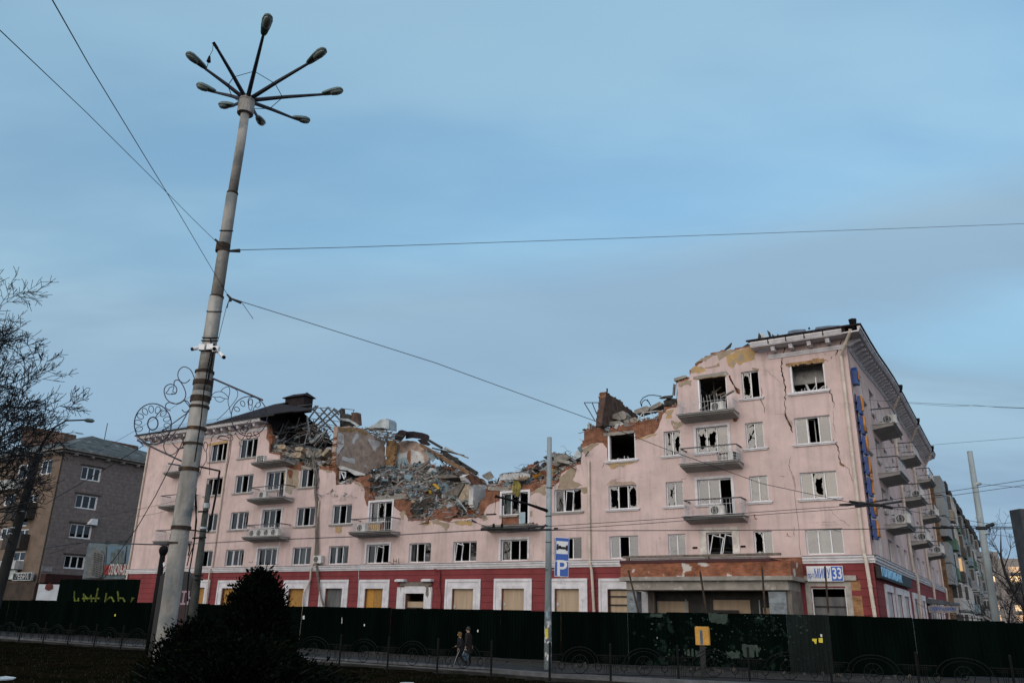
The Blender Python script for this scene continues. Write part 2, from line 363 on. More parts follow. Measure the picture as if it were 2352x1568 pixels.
TEAL = mat('teal_reflection_sheet', (.022, .048, .058), .95, .35, 2.4, streak=.12)  # dark teal sheet behind panes, stands in for the sky mirrored in them
REDC = mat('red_curtain', (.20, .025, .02), .95, .3, 3, streak=.2)
ACW = mat('air_conditioner_white', (.60, .60, .58), .6, .08, 3, spec=.3)
BLACK = mat('black_plastic', (.015, .016, .018), .6, .2, 4)
BOARD = mat('chip_board', (.42, .33, .235), .85, .1, 6, streak=.08, col2=(.33, .255, .18))
OSB = mat('strand_board', (.40, .22, .06), .85, .2, 9, col2=(.24, .13, .04))
GBOARD = mat('grey_board', (.15, .15, .15), .9, .3, 3, streak=.15, col2=(.06, .065, .07))
# ------------------------------------------------------------------ the ruined corner building
hotel = thing('ruined_building', 'long pink five-storey corner building with its middle blown away, red ground floor and cracked walls', 'building', HOT.org, FANG)
F = HOT.front
ZT, ZB, ZR = 17.94, 5.34, 5.72        # wall top, belt course bottom and top
XL = -64.35
def fl(pts, off=0.0):                 # [(crop, x, y), ...] -> [(x, z), ...] on the front wall
    return [p if len(p) == 2 else F(*p, off) for p in pts]
ROWS = {2: (5.83, 7.20), 3: (8.87, 10.36), 4: (12.0, 13.56), 5: (15.08, 16.78)}
COLS = {'A': (-58.9, -56.7), 'B': (-55.05, -52.9), 'C': (-51.2, -48.95), 'D': (-47.25, -45.0), 'E': (-43.25, -41.2), 'F': (-39.3, -37.25), 'G': (-35.4, -33.2),
        'H': (-31.35, -29.35), 'I': (-27.4, -25.4), 'J': (-23.4, -21.3), 'K': (-19.28, -17.27), 'L': (-15.3, -13.35), 'M': (-11.4, -10.3), 'N': (-9.2, -7.3),
        'O': (-6.22, -5.15), 'P': (-3.33, -1.35)}
FLOORZ = {2: 5.0, 3: 8.0, 4: 11.12, 5: 14.2}
DOORS = {('A', 3), ('A', 4), ('A', 5), ('D', 3), ('D', 4), ('G', 3), ('J', 3), ('N', 3), ('N', 4), ('N', 5)}
GONE = {('D', 5), ('E', 5), ('F', 5), ('F', 4), ('G', 5), ('G', 4), ('H', 5), ('H', 4), ('H', 3), ('I', 5), ('I', 4), ('I', 3), ('J', 5), ('J', 4),
        ('K', 5), ('K', 4), ('L', 5), ('M', 5)}
NOTCH = {('G', 3), ('J', 3), ('L', 4)}          # plaster above these has fallen
def opening(c, r):
    xl, xr = COLS[c]; zb, zt = ROWS[r]
    if c == 'N': xl, xr = {5: (-9.03, -7.15), 4: (-9.27, -7.3), 3: (-9.37, -7.29), 2: (-9.0, -7.45)}[r]
    return xl, xr, zb, zt
def holepoly(c, r):
    xl, xr, zb, zt = opening(c, r)
    if (c, r) in DOORS and (c, r) != ('N', 5):
        xd = xr - (xr-xl)*.36; zf = FLOORZ[r]+.05
        return [(xl, zb), (xd, zb), (xd, zf), (xr, zf), (xr, zt), (xl, zt)]
    if (c, r) == ('N', 5):
        rn = random.Random(3); zf = FLOORZ[5]+.3
        return [(xl, zf), (xr, zf)] + jag([(xr, zt), (xl, zt+.05)], .3, .05, rn, closed=False)
    if (c, r) == ('L', 4): zt = 13.75
    return [(xl, zb), (xr, zb), (xr, zt), (xl, zt)]
openings = [(c, r) for r in ROWS for c in COLS if (c, r) not in GONE]
rnd = random.Random(11)
core_top = fl([('c3', 478, 560), ('c3', 500, 640), ('c3', 535, 720), ('c3', 545, 770), ('c3', 510, 800), ('c3', 505, 885), ('c3', 540, 890), ('c3', 560, 875), ('c3', 625, 885), ('c3', 640, 985),
    ('c3', 720, 995), ('c3', 870, 1020), ('c3', 990, 1045), ('c3', 1100, 1040), ('c3', 1215, 1040), ('c3', 1262, 1040), ('c3', 1262, 1245), ('c3', 1440, 1232), ('c3', 1450, 1190), ('c3', 1500, 1165), ('c3', 1560, 1150),
    ('c3', 1630, 1145), ('c3', 1650, 1200), ('c3', 1650, 1330), ('c3', 1690, 1390), ('c3', 1900, 1360), ('c3', 2010, 1350), ('c4', 300, 975), ('c4', 335, 1020), ('c4', 362, 1060), ('c4', 378, 1150),
    ('c4', 372, 1232), ('c4', 585, 1232), ('c4', 600, 1190), ('c4', 650, 1140), ('c4', 720, 1108), ('c4', 850, 1094), ('c4', 858, 1170), ('c4', 818, 1215), ('c4', 830, 1232), ('c4', 1062, 1212),
    ('c4', 1082, 1190), ('c4', 1080, 1092), ('c4', 1112, 1050), ('c4', 1142, 1020), ('c4', 1160, 960), ('c4', 1172, 895), ('c4', 1270, 885), ('c4', 1420, 905), ('c4', 1535, 925), ('c4', 1560, 898),
    ('c4', 1660, 843), ('c4', 1790, 833), ('c4', 1865, 848), ('c4', 1920, 778), ('c4', 2000, 690), ('c4', 2080, 663), ('c4', 2150, 650), ('c4', 2163, 600), ('c4', 2152, 480),
    ('c5', 352, 955), ('c5', 375, 860), ('c5', 385, 790), ('c5', 430, 758), ('c5', 500, 735), ('c5', 600, 740), ('c5', 700, 738), ('c5', 900, 690), ('c5', 1060, 648), ('c5', 1225, 640),
    ('c5', 1255, 570), ('c5', 1290, 515), ('c5', 1460, 470), ('c5', 1447, 400), ('c5', 1442, 225), ('c5', 1600, 165), ('c6', 370, 480), ('c6', 392, 430), ('c6', 430, 380), ('c6', 545, 290),
    ('c6', 570, 268), ('c6', 740, 238), ('c6', 900, 205), ('c6', 1010, 185)])
core_top = jag(core_top, .16, .05, rnd, brick=True, closed=False)
core = [(XL, 0), (XL, ZT), (core_top[0][0], ZT)] + core_top + [(core_top[-1][0]+.05, ZT), (0, ZT), (0, 0)]
GOPEN = []                             # ground-floor openings: (xl, xr, top, fill)
for a, b, t, k in [(('c2', 1655, 770), ('c2', 1715, 770), 0, 'osb'), (('c2', 1860, 775), ('c2', 1990, 775), 0, 'osb'), (('b4', 410, 530), ('b4', 570, 530), 0, 'osb'), (('b4', 795, 528), ('b4', 970, 528), 0, 'grey'),
                   (('b4', 1208, 530), ('b4', 1395, 530), 0, 'osb2'), (('b4', 1630, 580), ('b4', 1822, 580), 0, 'door'), (('b5', 28, 532), ('b5', 248, 532), 0, 'board'), (('b5', 543, 530), ('b5', 778, 530), 0, 'board'),
                   (('b5', 1098, 532), ('b5', 1352, 532), 0, 'board'), (('b5', 1650, 535), ('b5', 1980, 535), 0, 'shutter'), (('b6', 1890, 290), ('b6', 2295, 290), 0, 'shop')]:
    xa, z0 = F(*a); xb, z1 = F(*b); GOPEN.append((xa, xb, (z0+z1)/2, k))
gh = [[(a, .9), (b, .9), (b, t), (a, t)] for a, b, t, k in GOPEN]
plate('brick_wall', core, [holepoly(*o) for o in openings] + gh, .035, .50, BRICK, hotel)
# plaster coat, with its own outline where it has come off
def notch(c, r, zl, zr):
    xl, xr, zb, zt = opening(c, r); f = FLOORZ[r]+.05 if (c, r) in DOORS else zb
    return [(xl-.02, zl), (xl-.02, f-.02), (xr+.02, f-.02), (xr+.02, zr)]
pt = fl([('c3', 470, 560), ('c3', 478, 640), ('c3', 470, 720), ('c3', 503, 765), ('c3', 500, 885), ('c3', 555, 900), ('c3', 620, 905), ('c3', 630, 1000), ('c3', 700, 1045), ('c3', 760, 1075),
    ('c3', 850, 1088), ('c3', 1000, 1076), ('c3', 1090, 1068), ('c3', 1150, 1088), ('c3', 1230, 1085), ('c3', 1258, 1110), ('c3', 1262, 1248), ('c3', 1440, 1240), ('c3', 1470, 1212), ('c3', 1525, 1220), ('c3', 1582, 1270),
    ('c3', 1592, 1340), ('c3', 1590, 1400), ('c3', 1615, 1480)])
pt += notch('G', 3, 9.9, 9.3)
pt += fl([('c4', 190, 1105), ('c4', 255, 1165), ('c4', 325, 1200), ('c4', 342, 1240), ('c4', 340, 1264), ('c4', 590, 1252), ('c4', 640, 1236), ('c4', 700, 1262), ('c4', 775, 1282), ('c4', 815, 1246),
    ('c4', 1068, 1226), ('c4', 1112, 1235), ('c4', 1150, 1150), ('c4', 1195, 1085), ('c4', 1270, 1060)])
pt += notch('J', 3, 9.85, 10.1)
pt += fl([('c4', 1605, 985), ('c4', 1700, 925), ('c4', 1790, 880), ('c4', 1850, 905), ('c4', 1925, 850), ('c4', 1945, 770), ('c4', 2010, 728), ('c4', 2090, 690), ('c4', 2158, 662), ('c5', 362, 985), ('c5', 420, 950),
    ('c5', 540, 910), ('c5', 600, 915)])
pt += notch('L', 4, 12.8, 13.2)
pt += fl([('c5', 990, 880), ('c5', 1050, 850), ('c5', 1190, 800), ('c5', 1238, 745), ('c5', 1250, 680), ('c5', 1285, 600), ('c5', 1345, 525), ('c5', 1440, 508), ('c5', 1460, 475), ('c5', 1449, 400), ('c5', 1446, 232), ('c5', 1590, 190),
    ('c6', 390, 460), ('c6', 440, 400), ('c6', 555, 312), ('c6', 700, 265), ('c6', 850, 232), ('c6', 1000, 205)])
pt = jag(pt, .22, .035, rnd, closed=False)
plaster = [(XL, ZR-.02), (XL, ZT), (pt[0][0], ZT)] + pt + [(pt[-1][0]+.05, ZT), (0, ZT), (0, ZR-.02)]
plate('pink_wall', plaster, [holepoly(*o) for o in openings if o not in NOTCH], 0, .033, PINK, hotel)
plate('red_wall', [(XL, 0), (XL, ZB+.02), (0, ZB+.02), (0, 0)], gh, .0, .033, RED, hotel)
m = MB()                               # joint lines of the rendered ground floor
for z in (4.95, 4.5, 4.05, 3.6, 3.15, 2.7, 2.25):
    xs = [XL] + [v for a, b, t, k in GOPEN if t+.5 > z for v in (a-.62, b+.62)] + [0]
    for a, b in zip(xs[::2], xs[1::2]):
        if b > a: m.box(a, b, -.003, .0, z-.016, z+.016)
m.build('joint_line', mat('red_joint', (.09, .014, .018), .9), hotel)
# belt course
m = MB()
xe, xp = F('b5', 1790, 290)[0], F('b1', 1600, 900)[0]
for a, b in ((XL-.12, xe), (xp, .12)):
    m.box(a, b, -.08, .0, ZB, ZB+.12); m.box(a, b, -.15, .0, ZB+.123, ZR-.1); m.box(a, b, -.22, .0, ZR-.097, ZR)
m.box(0.0, .08, .0, 44.5, ZB, ZB+.12); m.box(0, .15, 0, 44.5, ZB+.123, ZR-.1); m.box(0, .22, 0, 44.5, ZR-.097, ZR)
m.build('belt_course', WHITE, hotel)
m = MB(); m.box(XL-.12, xe, -.25, 0, ZR+.003, ZR+.03); m.box(xp, .25, -.25, 0, ZR+.003, ZR+.03); m.box(0, .25, 0, 44.5, ZR+.003, ZR+.03)
m.build('belt_flashing', mat('grey_flashing', (.10, .11, .13), .5, .2, 2, metal=.3), hotel)
# side wall
SH = []                                # side openings: (y0, y1, z0, z1, lights)
for r, (zb, zt) in ROWS.items():
    for y0, y1, s in ((2.8, 4.5, 'gd'), (7.3, 9.4, 'gD'), (11.1, 12.8, 'gg'), (15.0, 16.7, 'dg'), (19.3, 21.4, 'gD'), (23.0, 24.7, 'gg'), (26.9, 28.6, 'gd'), (31.2, 33.3, 'gD'), (35.0, 36.7, 'gg'), (39.5, 41.2, 'gg')):
        d = s.endswith('D') and r > 2
        SH.append((y0, y1, zb, zt, s if d else s.replace('D', 'd'), r, d))
SG = [(3.35, 6.0), (7.65, 10.1), (11.2, 13.8), (16.6, 18.6), (22, 24), (28, 30), (33, 35), (38, 40)]
def sidehole(h):
    y0, y1, zb, zt, s, r, d = h
    if d: yd = (y0+y1)/2; return [(y0, zb), (yd, zb), (yd, FLOORZ[r]+.05), (y1, FLOORZ[r]+.05), (y1, zt), (y0, zt)]
    return [(y0, zb), (y1, zb), (y1, zt), (y0, zt)]
sgh = [[(a, .9), (b, .9), (b, 4.0), (a, 4.0)] for a, b in SG]
plate('pink_side_wall', [(.035, ZR-.02), (45, ZR-.02), (45, ZT+1.2), (30, ZT+.9), (12, ZT+.55), (.035, ZT)], [sidehole(h) for h in SH], 0, .033, PINK, hotel, SIDE)
plate('red_side_wall', [(.035, 0), (45, 0), (45, ZB+.02), (.035, ZB+.02)], sgh, 0, .033, RED, hotel, SIDE)
plate('brick_side_wall', [(.503, 0), (45, 0), (45, ZT+1.2), (30, ZT+.9), (12, ZT+.55), (.503, ZT)], [sidehole(h) for h in SH] + sgh, .035, .5, BRICK, hotel, SIDE)
m = MB(SIDE)
for z in (4.95, 4.5, 4.05, 3.6, 3.15, 2.7, 2.25): m.box(.035, 3.0 if z < 4.6 else 45, -.003, 0, z-.016, z+.016)
m.build('joint_line', bpy.data.materials['red_joint'], hotel)
m = MB(); m.box(XL+.003, XL+.5, .51, 13, 0, ZT); m.build('end_wall', PINK, hotel)
m = MB(); m.box(XL+.51, -12.5, 12.6, 13, 0, 8.9); m.box(XL+.51, -49.5, 12.6, 13, 8.9, ZT-.2); m.box(-16, -12.5, 12.6, 13, 8.9, 13.5); m.box(-12.5, -12.1, 13.0, 45, 0, 16.5); m.box(-12.1, -.6, 44.5, 44.9, 0, ZT); m.build('rear_wall', BRICK2, hotel)
# floors and partitions inside
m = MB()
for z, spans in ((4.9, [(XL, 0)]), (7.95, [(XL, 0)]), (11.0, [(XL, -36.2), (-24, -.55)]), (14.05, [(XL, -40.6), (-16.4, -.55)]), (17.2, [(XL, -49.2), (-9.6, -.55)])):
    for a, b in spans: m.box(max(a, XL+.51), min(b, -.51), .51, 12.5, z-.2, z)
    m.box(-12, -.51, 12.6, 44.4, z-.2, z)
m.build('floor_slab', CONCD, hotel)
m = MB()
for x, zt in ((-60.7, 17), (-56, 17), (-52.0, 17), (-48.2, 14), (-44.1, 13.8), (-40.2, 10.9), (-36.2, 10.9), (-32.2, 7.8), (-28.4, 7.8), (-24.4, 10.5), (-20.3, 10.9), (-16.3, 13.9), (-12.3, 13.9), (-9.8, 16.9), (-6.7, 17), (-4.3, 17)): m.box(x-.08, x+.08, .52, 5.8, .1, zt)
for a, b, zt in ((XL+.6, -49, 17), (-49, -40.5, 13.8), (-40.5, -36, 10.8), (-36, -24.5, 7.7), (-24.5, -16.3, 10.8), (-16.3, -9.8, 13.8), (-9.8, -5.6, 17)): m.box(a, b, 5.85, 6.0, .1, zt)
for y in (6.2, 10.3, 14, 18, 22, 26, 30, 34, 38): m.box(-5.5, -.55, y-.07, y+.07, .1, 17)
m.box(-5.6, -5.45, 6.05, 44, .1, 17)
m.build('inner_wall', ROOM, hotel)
# a bright inner wall seen through the empty top window at the corner
m = MB(); m.box(-4.2, -.6, 1.5, 1.6, 15.95, 17.0); m.build('room_partition', WHITEP, hotel)

# ---- windows
def shard_ring(mb, x0, x1, z0, z1, y, rn, lo=.45, hi=.9):
    cx, cz = (x0+x1)/2+rn.uniform(-.1, .1)*(x1-x0), (z0+z1)/2+rn.uniform(-.1, .1)*(z1-z0); n = 22; O = []; I = []
    for i in range(n):
        a = 2*math.pi*i/n; c, s = math.cos(a), math.sin(a)
        k = min(((x1 if c > 0 else x0)-cx)/c if abs(c) > 1e-6 else 9e9, ((z1 if s > 0 else z0)-cz)/s if abs(s) > 1e-6 else 9e9)
        O.append((cx+c*k, y, cz+s*k)); q_ = k*rn.uniform(lo, hi) * (1 if i % 2 else .88); I.append((cx+c*q_, y, cz+s*q_))
    for i in range(n):
        j = (i+1) % n
        if rn.random() > .10: mb.quad(O[i], O[j], I[j], I[i])
def window(xf, xl, xr, zb, zt, lights, parent, seed=0, y=.15, sill=True, door=None, arch=False, glass=None, fw=.07, label=None):
    rn = random.Random(seed); fr = MB(xf); gl = MB(xf); cu = MB(xf); cu2 = MB(xf); sa = MB(xf)
    n = len(lights); zf = door if door is not None else zb
    if n == 3: ws = [1, 1, 1]
    else: ws = [1]*n
    if door is not None and n == 3: ws = [.32, .32, .36]
    tot = sum(ws); xs = [xl]
    for q_ in ws: xs.append(xs[-1] + (xr-xl)*q_/tot)
    d0, d1 = y, y+.07
    fr.box(xl, xl+fw, d0, d1, zb, zt); fr.box(xr-fw, xr, d0, d1, zf, zt); fr.box(xl+fw, xr-fw, d0, d1, zt-fw, zt)
    fr.box(xl+fw, xs[-2] if door is not None else xr-fw, d0, d1, zb, zb+fw)
    if door is not None: fr.box(xs[-2]-fw/2, xs[-2]+fw/2, d0-.003, d1, zf, zt-fw); fr.box(xs[-2]+fw/2, xr-fw, d0, d1, zf, zf+fw)
    for i in range(1, n):
        if door is not None and i == n-1: continue
        fr.box(xs[i]-fw*.45, xs[i]+fw*.45, d0, d1, zb+fw, zt-fw)
    for i, ch in enumerate(lights):
        a, b = xs[i]+fw*.6, xs[i+1]-fw*.6
        lo = zf if (door is not None and i == n-1) else zb; lo += fw*.8; hi = zt-fw*.8; yy = y+.035
        if ch in 'gwtqr': gl.quad((a, yy, lo), (b, yy, lo), (b, yy, hi), (a, yy, hi))
        if ch == 'b': shard_ring(gl, a, b, lo, hi, yy, rn)
        if ch == 'c': shard_ring(gl, a, b, lo, hi, yy, rn, .72, 1.0)
        if ch == 's': shard_ring(gl, a, b, lo, hi, yy, rn, .05, .5)
        if ch in 'w': cu.box(a, b, y+.22, y+.23, lo, hi)
        if ch in 'tq': cu2.box(a, b, y+.22, y+.23, lo, hi)
        if ch == 'r': cu2.box(a, b, y+.25, y+.26, lo, hi)
        if ch in 'oh':                     # an opened or hanging casement
            if ch == 'o': T = Matrix.Translation((a, yy, 0)) @ Matrix.Rotation(R_(rn.uniform(35, 60)), 4, 'Z') @ Matrix.Translation((-a, -yy, 0))
            else: T = Matrix.Translation((a, yy, lo)) @ Matrix.Rotation(R_(rn.uniform(9, 16)), 4, 'Y') @ Matrix.Rotation(R_(8), 4, 'X') @ Matrix.Translation((-a, -yy, -lo))
            s2 = MB((xf @ T) if xf else T); f2 = .05
            s2.box(a, a+f2, yy, yy+.05, lo, hi); s2.box(b-f2, b, yy, yy+.05, lo, hi); s2.box(a+f2, b-f2, yy, yy+.05, lo, lo+f2); s2.box(a+f2, b-f2, yy, yy+.05, hi-f2, hi)
            sa.v, sa.f, sa.m = (sa.v + s2.v, sa.f + [tuple(i_+len(sa.v) for i_ in f_) for f_ in s2.f], sa.m + s2.m)
            g2 = MB((xf @ T) if xf else T); g2.quad((a+f2, yy+.02, lo+f2), (b-f2, yy+.02, lo+f2), (b-f2, yy+.02, hi-f2), (a+f2, yy+.02, hi-f2))
            gl.add(g2.v, g2.f) if not xf else (gl.v.extend(g2.v), gl.f.extend([tuple(i_+len(gl.v)-len(g2.v) for i_ in f_) for f_ in g2.f]), gl.m.extend(g2.m))
    o = fr.build('window', PVC, parent)
    if label: o['label'] = label
    rv = MB(xf); rv.box(xl-.002, xl+.012, .034, y-.002, zb, zt); rv.box(xr-.012, xr+.002, .034, y-.002, zf, zt); rv.box(xl+.012, xr-.012, .034, y-.002, zt-.012, zt+.002); rv.build('reveal', WHITE, o)
    if gl.v: gl.build('pane', glass or GLASS, o, recalc=False)
    if cu.v: cu.build('curtain_and_tint', CURT, o)
    if cu2.v: cu2.build('curtain_and_tint', REDC if 'r' in lights else TEAL, o)  # red is cloth; teal puts the panes' sky reflection into a coloured sheet
    if sa.v: sa.build('sash', PVC, o)
    if sill:
        s_ = MB(xf); e = xs[-2] if door is not None else xr+.22
        s_.box(xl-.22, e, -.13, .0, zb-.07, zb-.003); s_.box(xl-.16, e-.06, -.09, 0, zb-.14, zb-.073)
        s_.box(xl+.004, min(e, xr)-.004, .003, y, zb-.02, zb-.001)
        s_.build('sill', SLABM if sill == 1 else WHITE, o)
    if arch:
        a_ = MB(xf); zl = zf-.0
        a_.box(xl-.16, xl-.004, -.05, 0, zb, zt+.16); a_.box(xr+.004, xr+.16, -.05, 0, zl+.1, zt+.16); a_.box(xl-.003, xr+.003, -.05, 0, zt+.004, zt+.16)
        a_.build('architrave', WHITE, o)
    return o
STY = {('B', 5): 'tdd', ('C', 5): 'tcd', ('B', 4): 'ddd', ('C', 4): 'tdt', ('B', 3): 'tdt', ('C', 3): 'tob', ('B', 2): 'tdt', ('C', 2): 'tob', ('D', 4): 'ttd', ('D', 3): 'ttd', ('D', 2): 'ggg',
       ('E', 4): 'tdg', ('E', 3): 'tdg', ('F', 3): 'tdt', ('G', 3): 'gbd', ('E', 2): 'twt', ('F', 2): 'tot', ('G', 2): 'thd', ('H', 2): 'odg', ('I', 2): 'hdg', ('J', 3): 'wbd', ('J', 2): 'tdd', ('K', 3): 'shc', ('K', 2): 'gdg',
       ('L', 4): '', ('L', 3): 'cdc', ('L', 2): 'tdg', ('M', 4): 'sb', ('M', 3): 'sg', ('M', 2): 'gg', ('N', 4): 'bbr', ('N', 3): 'ggd', ('N', 2): 'hh', ('O', 5): 'cd', ('O', 4): 'sg', ('O', 3): 'gg', ('O', 2): 'cg',
       ('P', 5): '', ('P', 4): 'gog', ('P', 3): 'gbg', ('P', 2): 'gwg', ('A', 5): 'tdg', ('A', 4): 'tgt', ('A', 3): 'tgt', ('A', 2): 'tgt', ('N', 5): ''}
for (c, r) in openings:
    xl, xr, zb, zt = opening(c, r); s = STY.get((c, r), 'tdt')
    door = FLOORZ[r]+.05 if (c, r) in DOORS else None
    right = c in 'LMNOP'
    if s == '':
        m = MB(); zz = FLOORZ[5]+.3 if c == 'N' else zb
        if c == 'L': zt = 13.75
        m.box(xl, xl+.12, .04, .3, zz, zt); m.box(xr-.09, xr, .1, .3, zz, zt); m.box(xl+.12, xr-.09, .05, .3, zz, zz+.06)
        rn = random.Random(ord(c))
        for i in range(6):
            x = rn.uniform(xl+.1, xr-.2); m.beam((x, .2, zz+.05), (x+rn.uniform(-.1, .1), .2, zz+rn.uniform(.1, .3)), .04, .02)
        o = m.build('window', PVC, hotel); o['label'] = 'blown out window with only scraps of its frame'
        if c == 'P':
            k = MB(); k.beam((xl+.95, .9, zz-.1), (xl+.65, 1.2, zz+.75), .12, .06); k.beam((xl+1.32, .6, zz-.1), (xl+1.34, .6, zz+.95), .07, .05); k.beam((xl+1.3, .4, zz), (xl+1.75, .5, zz+.35), .05, .03); k.beam((xl+1.0, .4, zz), (xl+1.3, .5, zz+.42), .05, .03); k.build('broken_casement', PVC, o)
        if c != 'N':
            k = MB(); k.box(xl-.2, xr+.2, -.13, 0, zz-.12, zz-.003); k.box(xl-.14, xr+.14, -.08, 0, zz-.18, zz-.123); k.build('sill', WHITE, o)
        continue
    window(I4, xl, xr, zb, zt, s, hotel, seed=hash((ord(c), r)) % 9999, sill=(2 if right else 1) if r > 2 else 0, door=door, arch=(c in 'DGJN' and r > 2) or (c in 'DGJ' and r == 2),
           glass=GLASSR if right else GLASS)
for h in SH:
    y0, y1, zb, zt, s, r, d = h
    window(SIDE, y0, y1, zb, zt, s if not d else 'g'+'d', hotel, seed=int(y0*7+r), sill=1 if r > 2 else 0, door=FLOORZ[r]+.05 if d else None)
# white surround of the window over the porch
m = MB(); xl, xr, zb, zt = opening('N', 2)
m.box(xl-.42, xl-.004, -.06, 0, zb-.1, zt+.3); m.box(xr+.004, xr+.42, -.06, 0, zb-.1, zt+.3); m.box(xl-.003, xr+.003, -.06, 0, zt+.004, zt+.3); m.build('architrave', mat('cream_surround', (.60, .56, .52), .8), hotel)
for x in (xl-.72, xr+.6): m = MB(); m.box(x-.14, x+.14, -.06, .0, zb+.48, zb+.58); m.build('wall_light', IRON, hotel)

# ---- ground-floor surrounds and boarding
for i, (a, b, t, k) in enumerate(GOPEN):
    x = MB()
    if k in ('osb', 'osb2', 'grey', 'board', 'shutter'):
        x.box(a-.58, a-.004, -.05, 0, .5, t+.62); x.box(b+.004, b+.58, -.05, 0, .5, t+.62); x.box(a-.003, b+.003, -.05, 0, t+.004, t+.62)
        x.box(a-.60, a-.44, -.10, -.053, .5, t+.64); x.box(b+.44, b+.60, -.10, -.053, .5, t+.64); x.box(a-.44, b+.44, -.10, -.053, t+.46, t+.64)
        x.box(a-.22, a-.004, .0-.075, -.053, .5, t+.2); x.box(b+.004, b+.22, -.075, -.053, .5, t+.2); x.box(a-.003, b+.003, -.075, -.053, t+.004, t+.2)
        o = x.build('window_surround', WHITE, hotel)
        y = MB()
        if k == 'osb2': y.box(a, a+(b-a)*.4, .2, .23, .9, t); o2 = y.build('board', mat('bright_strand_board', (.50, .25, .05), .85, .2, 9, col2=(.36, .18, .04)), o); y = MB(); y.box(a+(b-a)*.4+.01, b, .215, .25, .9, t); y.build('board', OSB, o)
        else: y.box(a, b, .2, .23, .9, t); y.build('board', {'osb': OSB, 'grey': GBOARD, 'board': BOARD, 'shutter': BOARD}[k], o)
        if k == 'shutter':
            y = MB()
            for z in (t-.02, t-.42, t-.92): y.box(a, b, .12, .19, z-.05, z+.03)
            for xx in (a+.04, b-.1): y.box(xx, xx+.05, .10, .118, .9, t)
            y.build('metal_bar', BLACK, o)
        if k == 'board' :
            y = MB(); rn = random.Random(i); z = t-1.0-rn.random()*.4
            y.add([(a+.02, .19, z), (a+.25, .12, z+.12), (a+.12, .15, z+.28), (a+.02, .19, z+.25)], [(0, 1, 2, 3)]); y.build('torn_foil', WHITEP, o)
    elif k == 'door':
        x.box(a-.72, a-.1, -.14, .0, .3, t+.42); x.box(b+.1, b+.72, -.14, .0, .3, t+.42); x.box(a-.097, b+.097, -.10, 0, t+.0, t+.5)
        x.box(a-.1, a-.004, -.06, 0, .3, t-.003); x.box(b+.004, b+.1, -.06, 0, .3, t-.003)
        o = x.build('door_surround', WHITE, hotel)
        y = MB(); y.box(a-.8, a+.05, -.42, 0, t+.80, t+.93); y.box(a-.74, a+.0, -.36, 0, t+.93+.003, t+.97); y.box(b-.05, b+.8, -.42, 0, t+.80, t+.93); y.box(b-.0, b+.74, -.36, 0, t+.933, t+.97); y.build('canopy_stump', WHITE, o)
        y = MB(); y.add([(a-.5, -.145, t+.45), (a-.1, -.145, t+.53), (b+.4, -.145, t+.50), (b+.75, -.145, t+.6), (b+.6, -.145, t+.78), (a-.45, -.145, t+.78)], [(0, 1, 2, 3, 4, 5)])
        y.add([(b+.25, -.146, t+.5), (b+.45, -.146, t+.5), (b+.52, -.146, t-.1), (b+.40, -.146, t-.3), (b+.22, -.146, t-.1)], [(0, 1, 2, 3, 4)])
        y.add([(a-.42, -.146, t+.4), (a-.34, -.146, t+.42), (a-.38, -.146, t+.02)], [(0, 1, 2)]); y.add([(b+.62, -.146, t+.5), (b+.68, -.146, t+.5), (b+.62, -.146, t+.0)], [(0, 1, 2)])
        y.build('broken_lintel', CONCD, o)
        y = MB(); y.box(a, b, .25, .28, .9, t-.55); y.build('board', BOARD, o)
        y = MB(); y.box(a, b, .20, .24, t-1.12, t-.95); y.box(a, b, .20, .24, .9, t-1.4); y.build('door_leaf', BLACK, o)
    else:
        x.box(a-.28, a-.004, -.02, .2, .5, t+.06); x.box(b+.004, b+.3, -.02, .2, .5, t+.06); x.box(a-.28, b+.3, -.02, .1, t+.063, t+.32); x.box(a-.75, b+.62, -.16, 0, t+.36, t+.62)
        o = x.build('shop_window', mat('dull_frame', (.36, .34, .31), .8), hotel)
        y = MB(); y.box(a, a+.06, .1, .16, .9, t); y.box(b-.06, b, .1, .16, .9, t); y.box(a+.06, b-.06, .1, .16, t-.06, t); y.build('frame', PVC, o)
        y = MB(); y.box(a+.06, b-.06, .24, .27, .9, t-.48); y.build('board', GBOARD, o)
        y = MB(); y.box(a+.06, b-.06, .2, .24, t-1.02, t-.94); y.build('metal_bar', BLACK, o)
        y = MB()
        for z0 in (.3, 1.45, 2.6): y.box(b+.303, b+.78, -.008, .0, z0, z0+1.05)
        y.box(b+.303, b+.78, -.008, 0, t-.15, t+.35); y.build('bare_brick', brickmat('tan_brick', (.40, .22, .09), (.30, .13, .06), (.22, .16, .11)), o)
        y = MB(); y.beam((a-.5, -.12, .5), (a-.58, -.10, t+.5), .2, .06); y.build('propped_board', WOODG, o)
# side ground-floor surrounds
for a, b in SG:
    x = MB(SIDE); x.box(a-.35, a-.004, -.09, 0, .5, 4.4); x.box(b+.004, b+.35, -.09, 0, .5, 4.4); x.box(a-.003, b+.003, -.09, 0, 4.004, 4.4)
    o = x.build('window_surround', WHITE, hotel)
    y = MB(SIDE); y.box(a, b, .04, .07, .9, 4.0); y.build('board', mat('pale_board', (.42, .42, .43), .8), o) if 'pale_board' not in bpy.data.materials else y.build('board', bpy.data.materials['pale_board'], o)
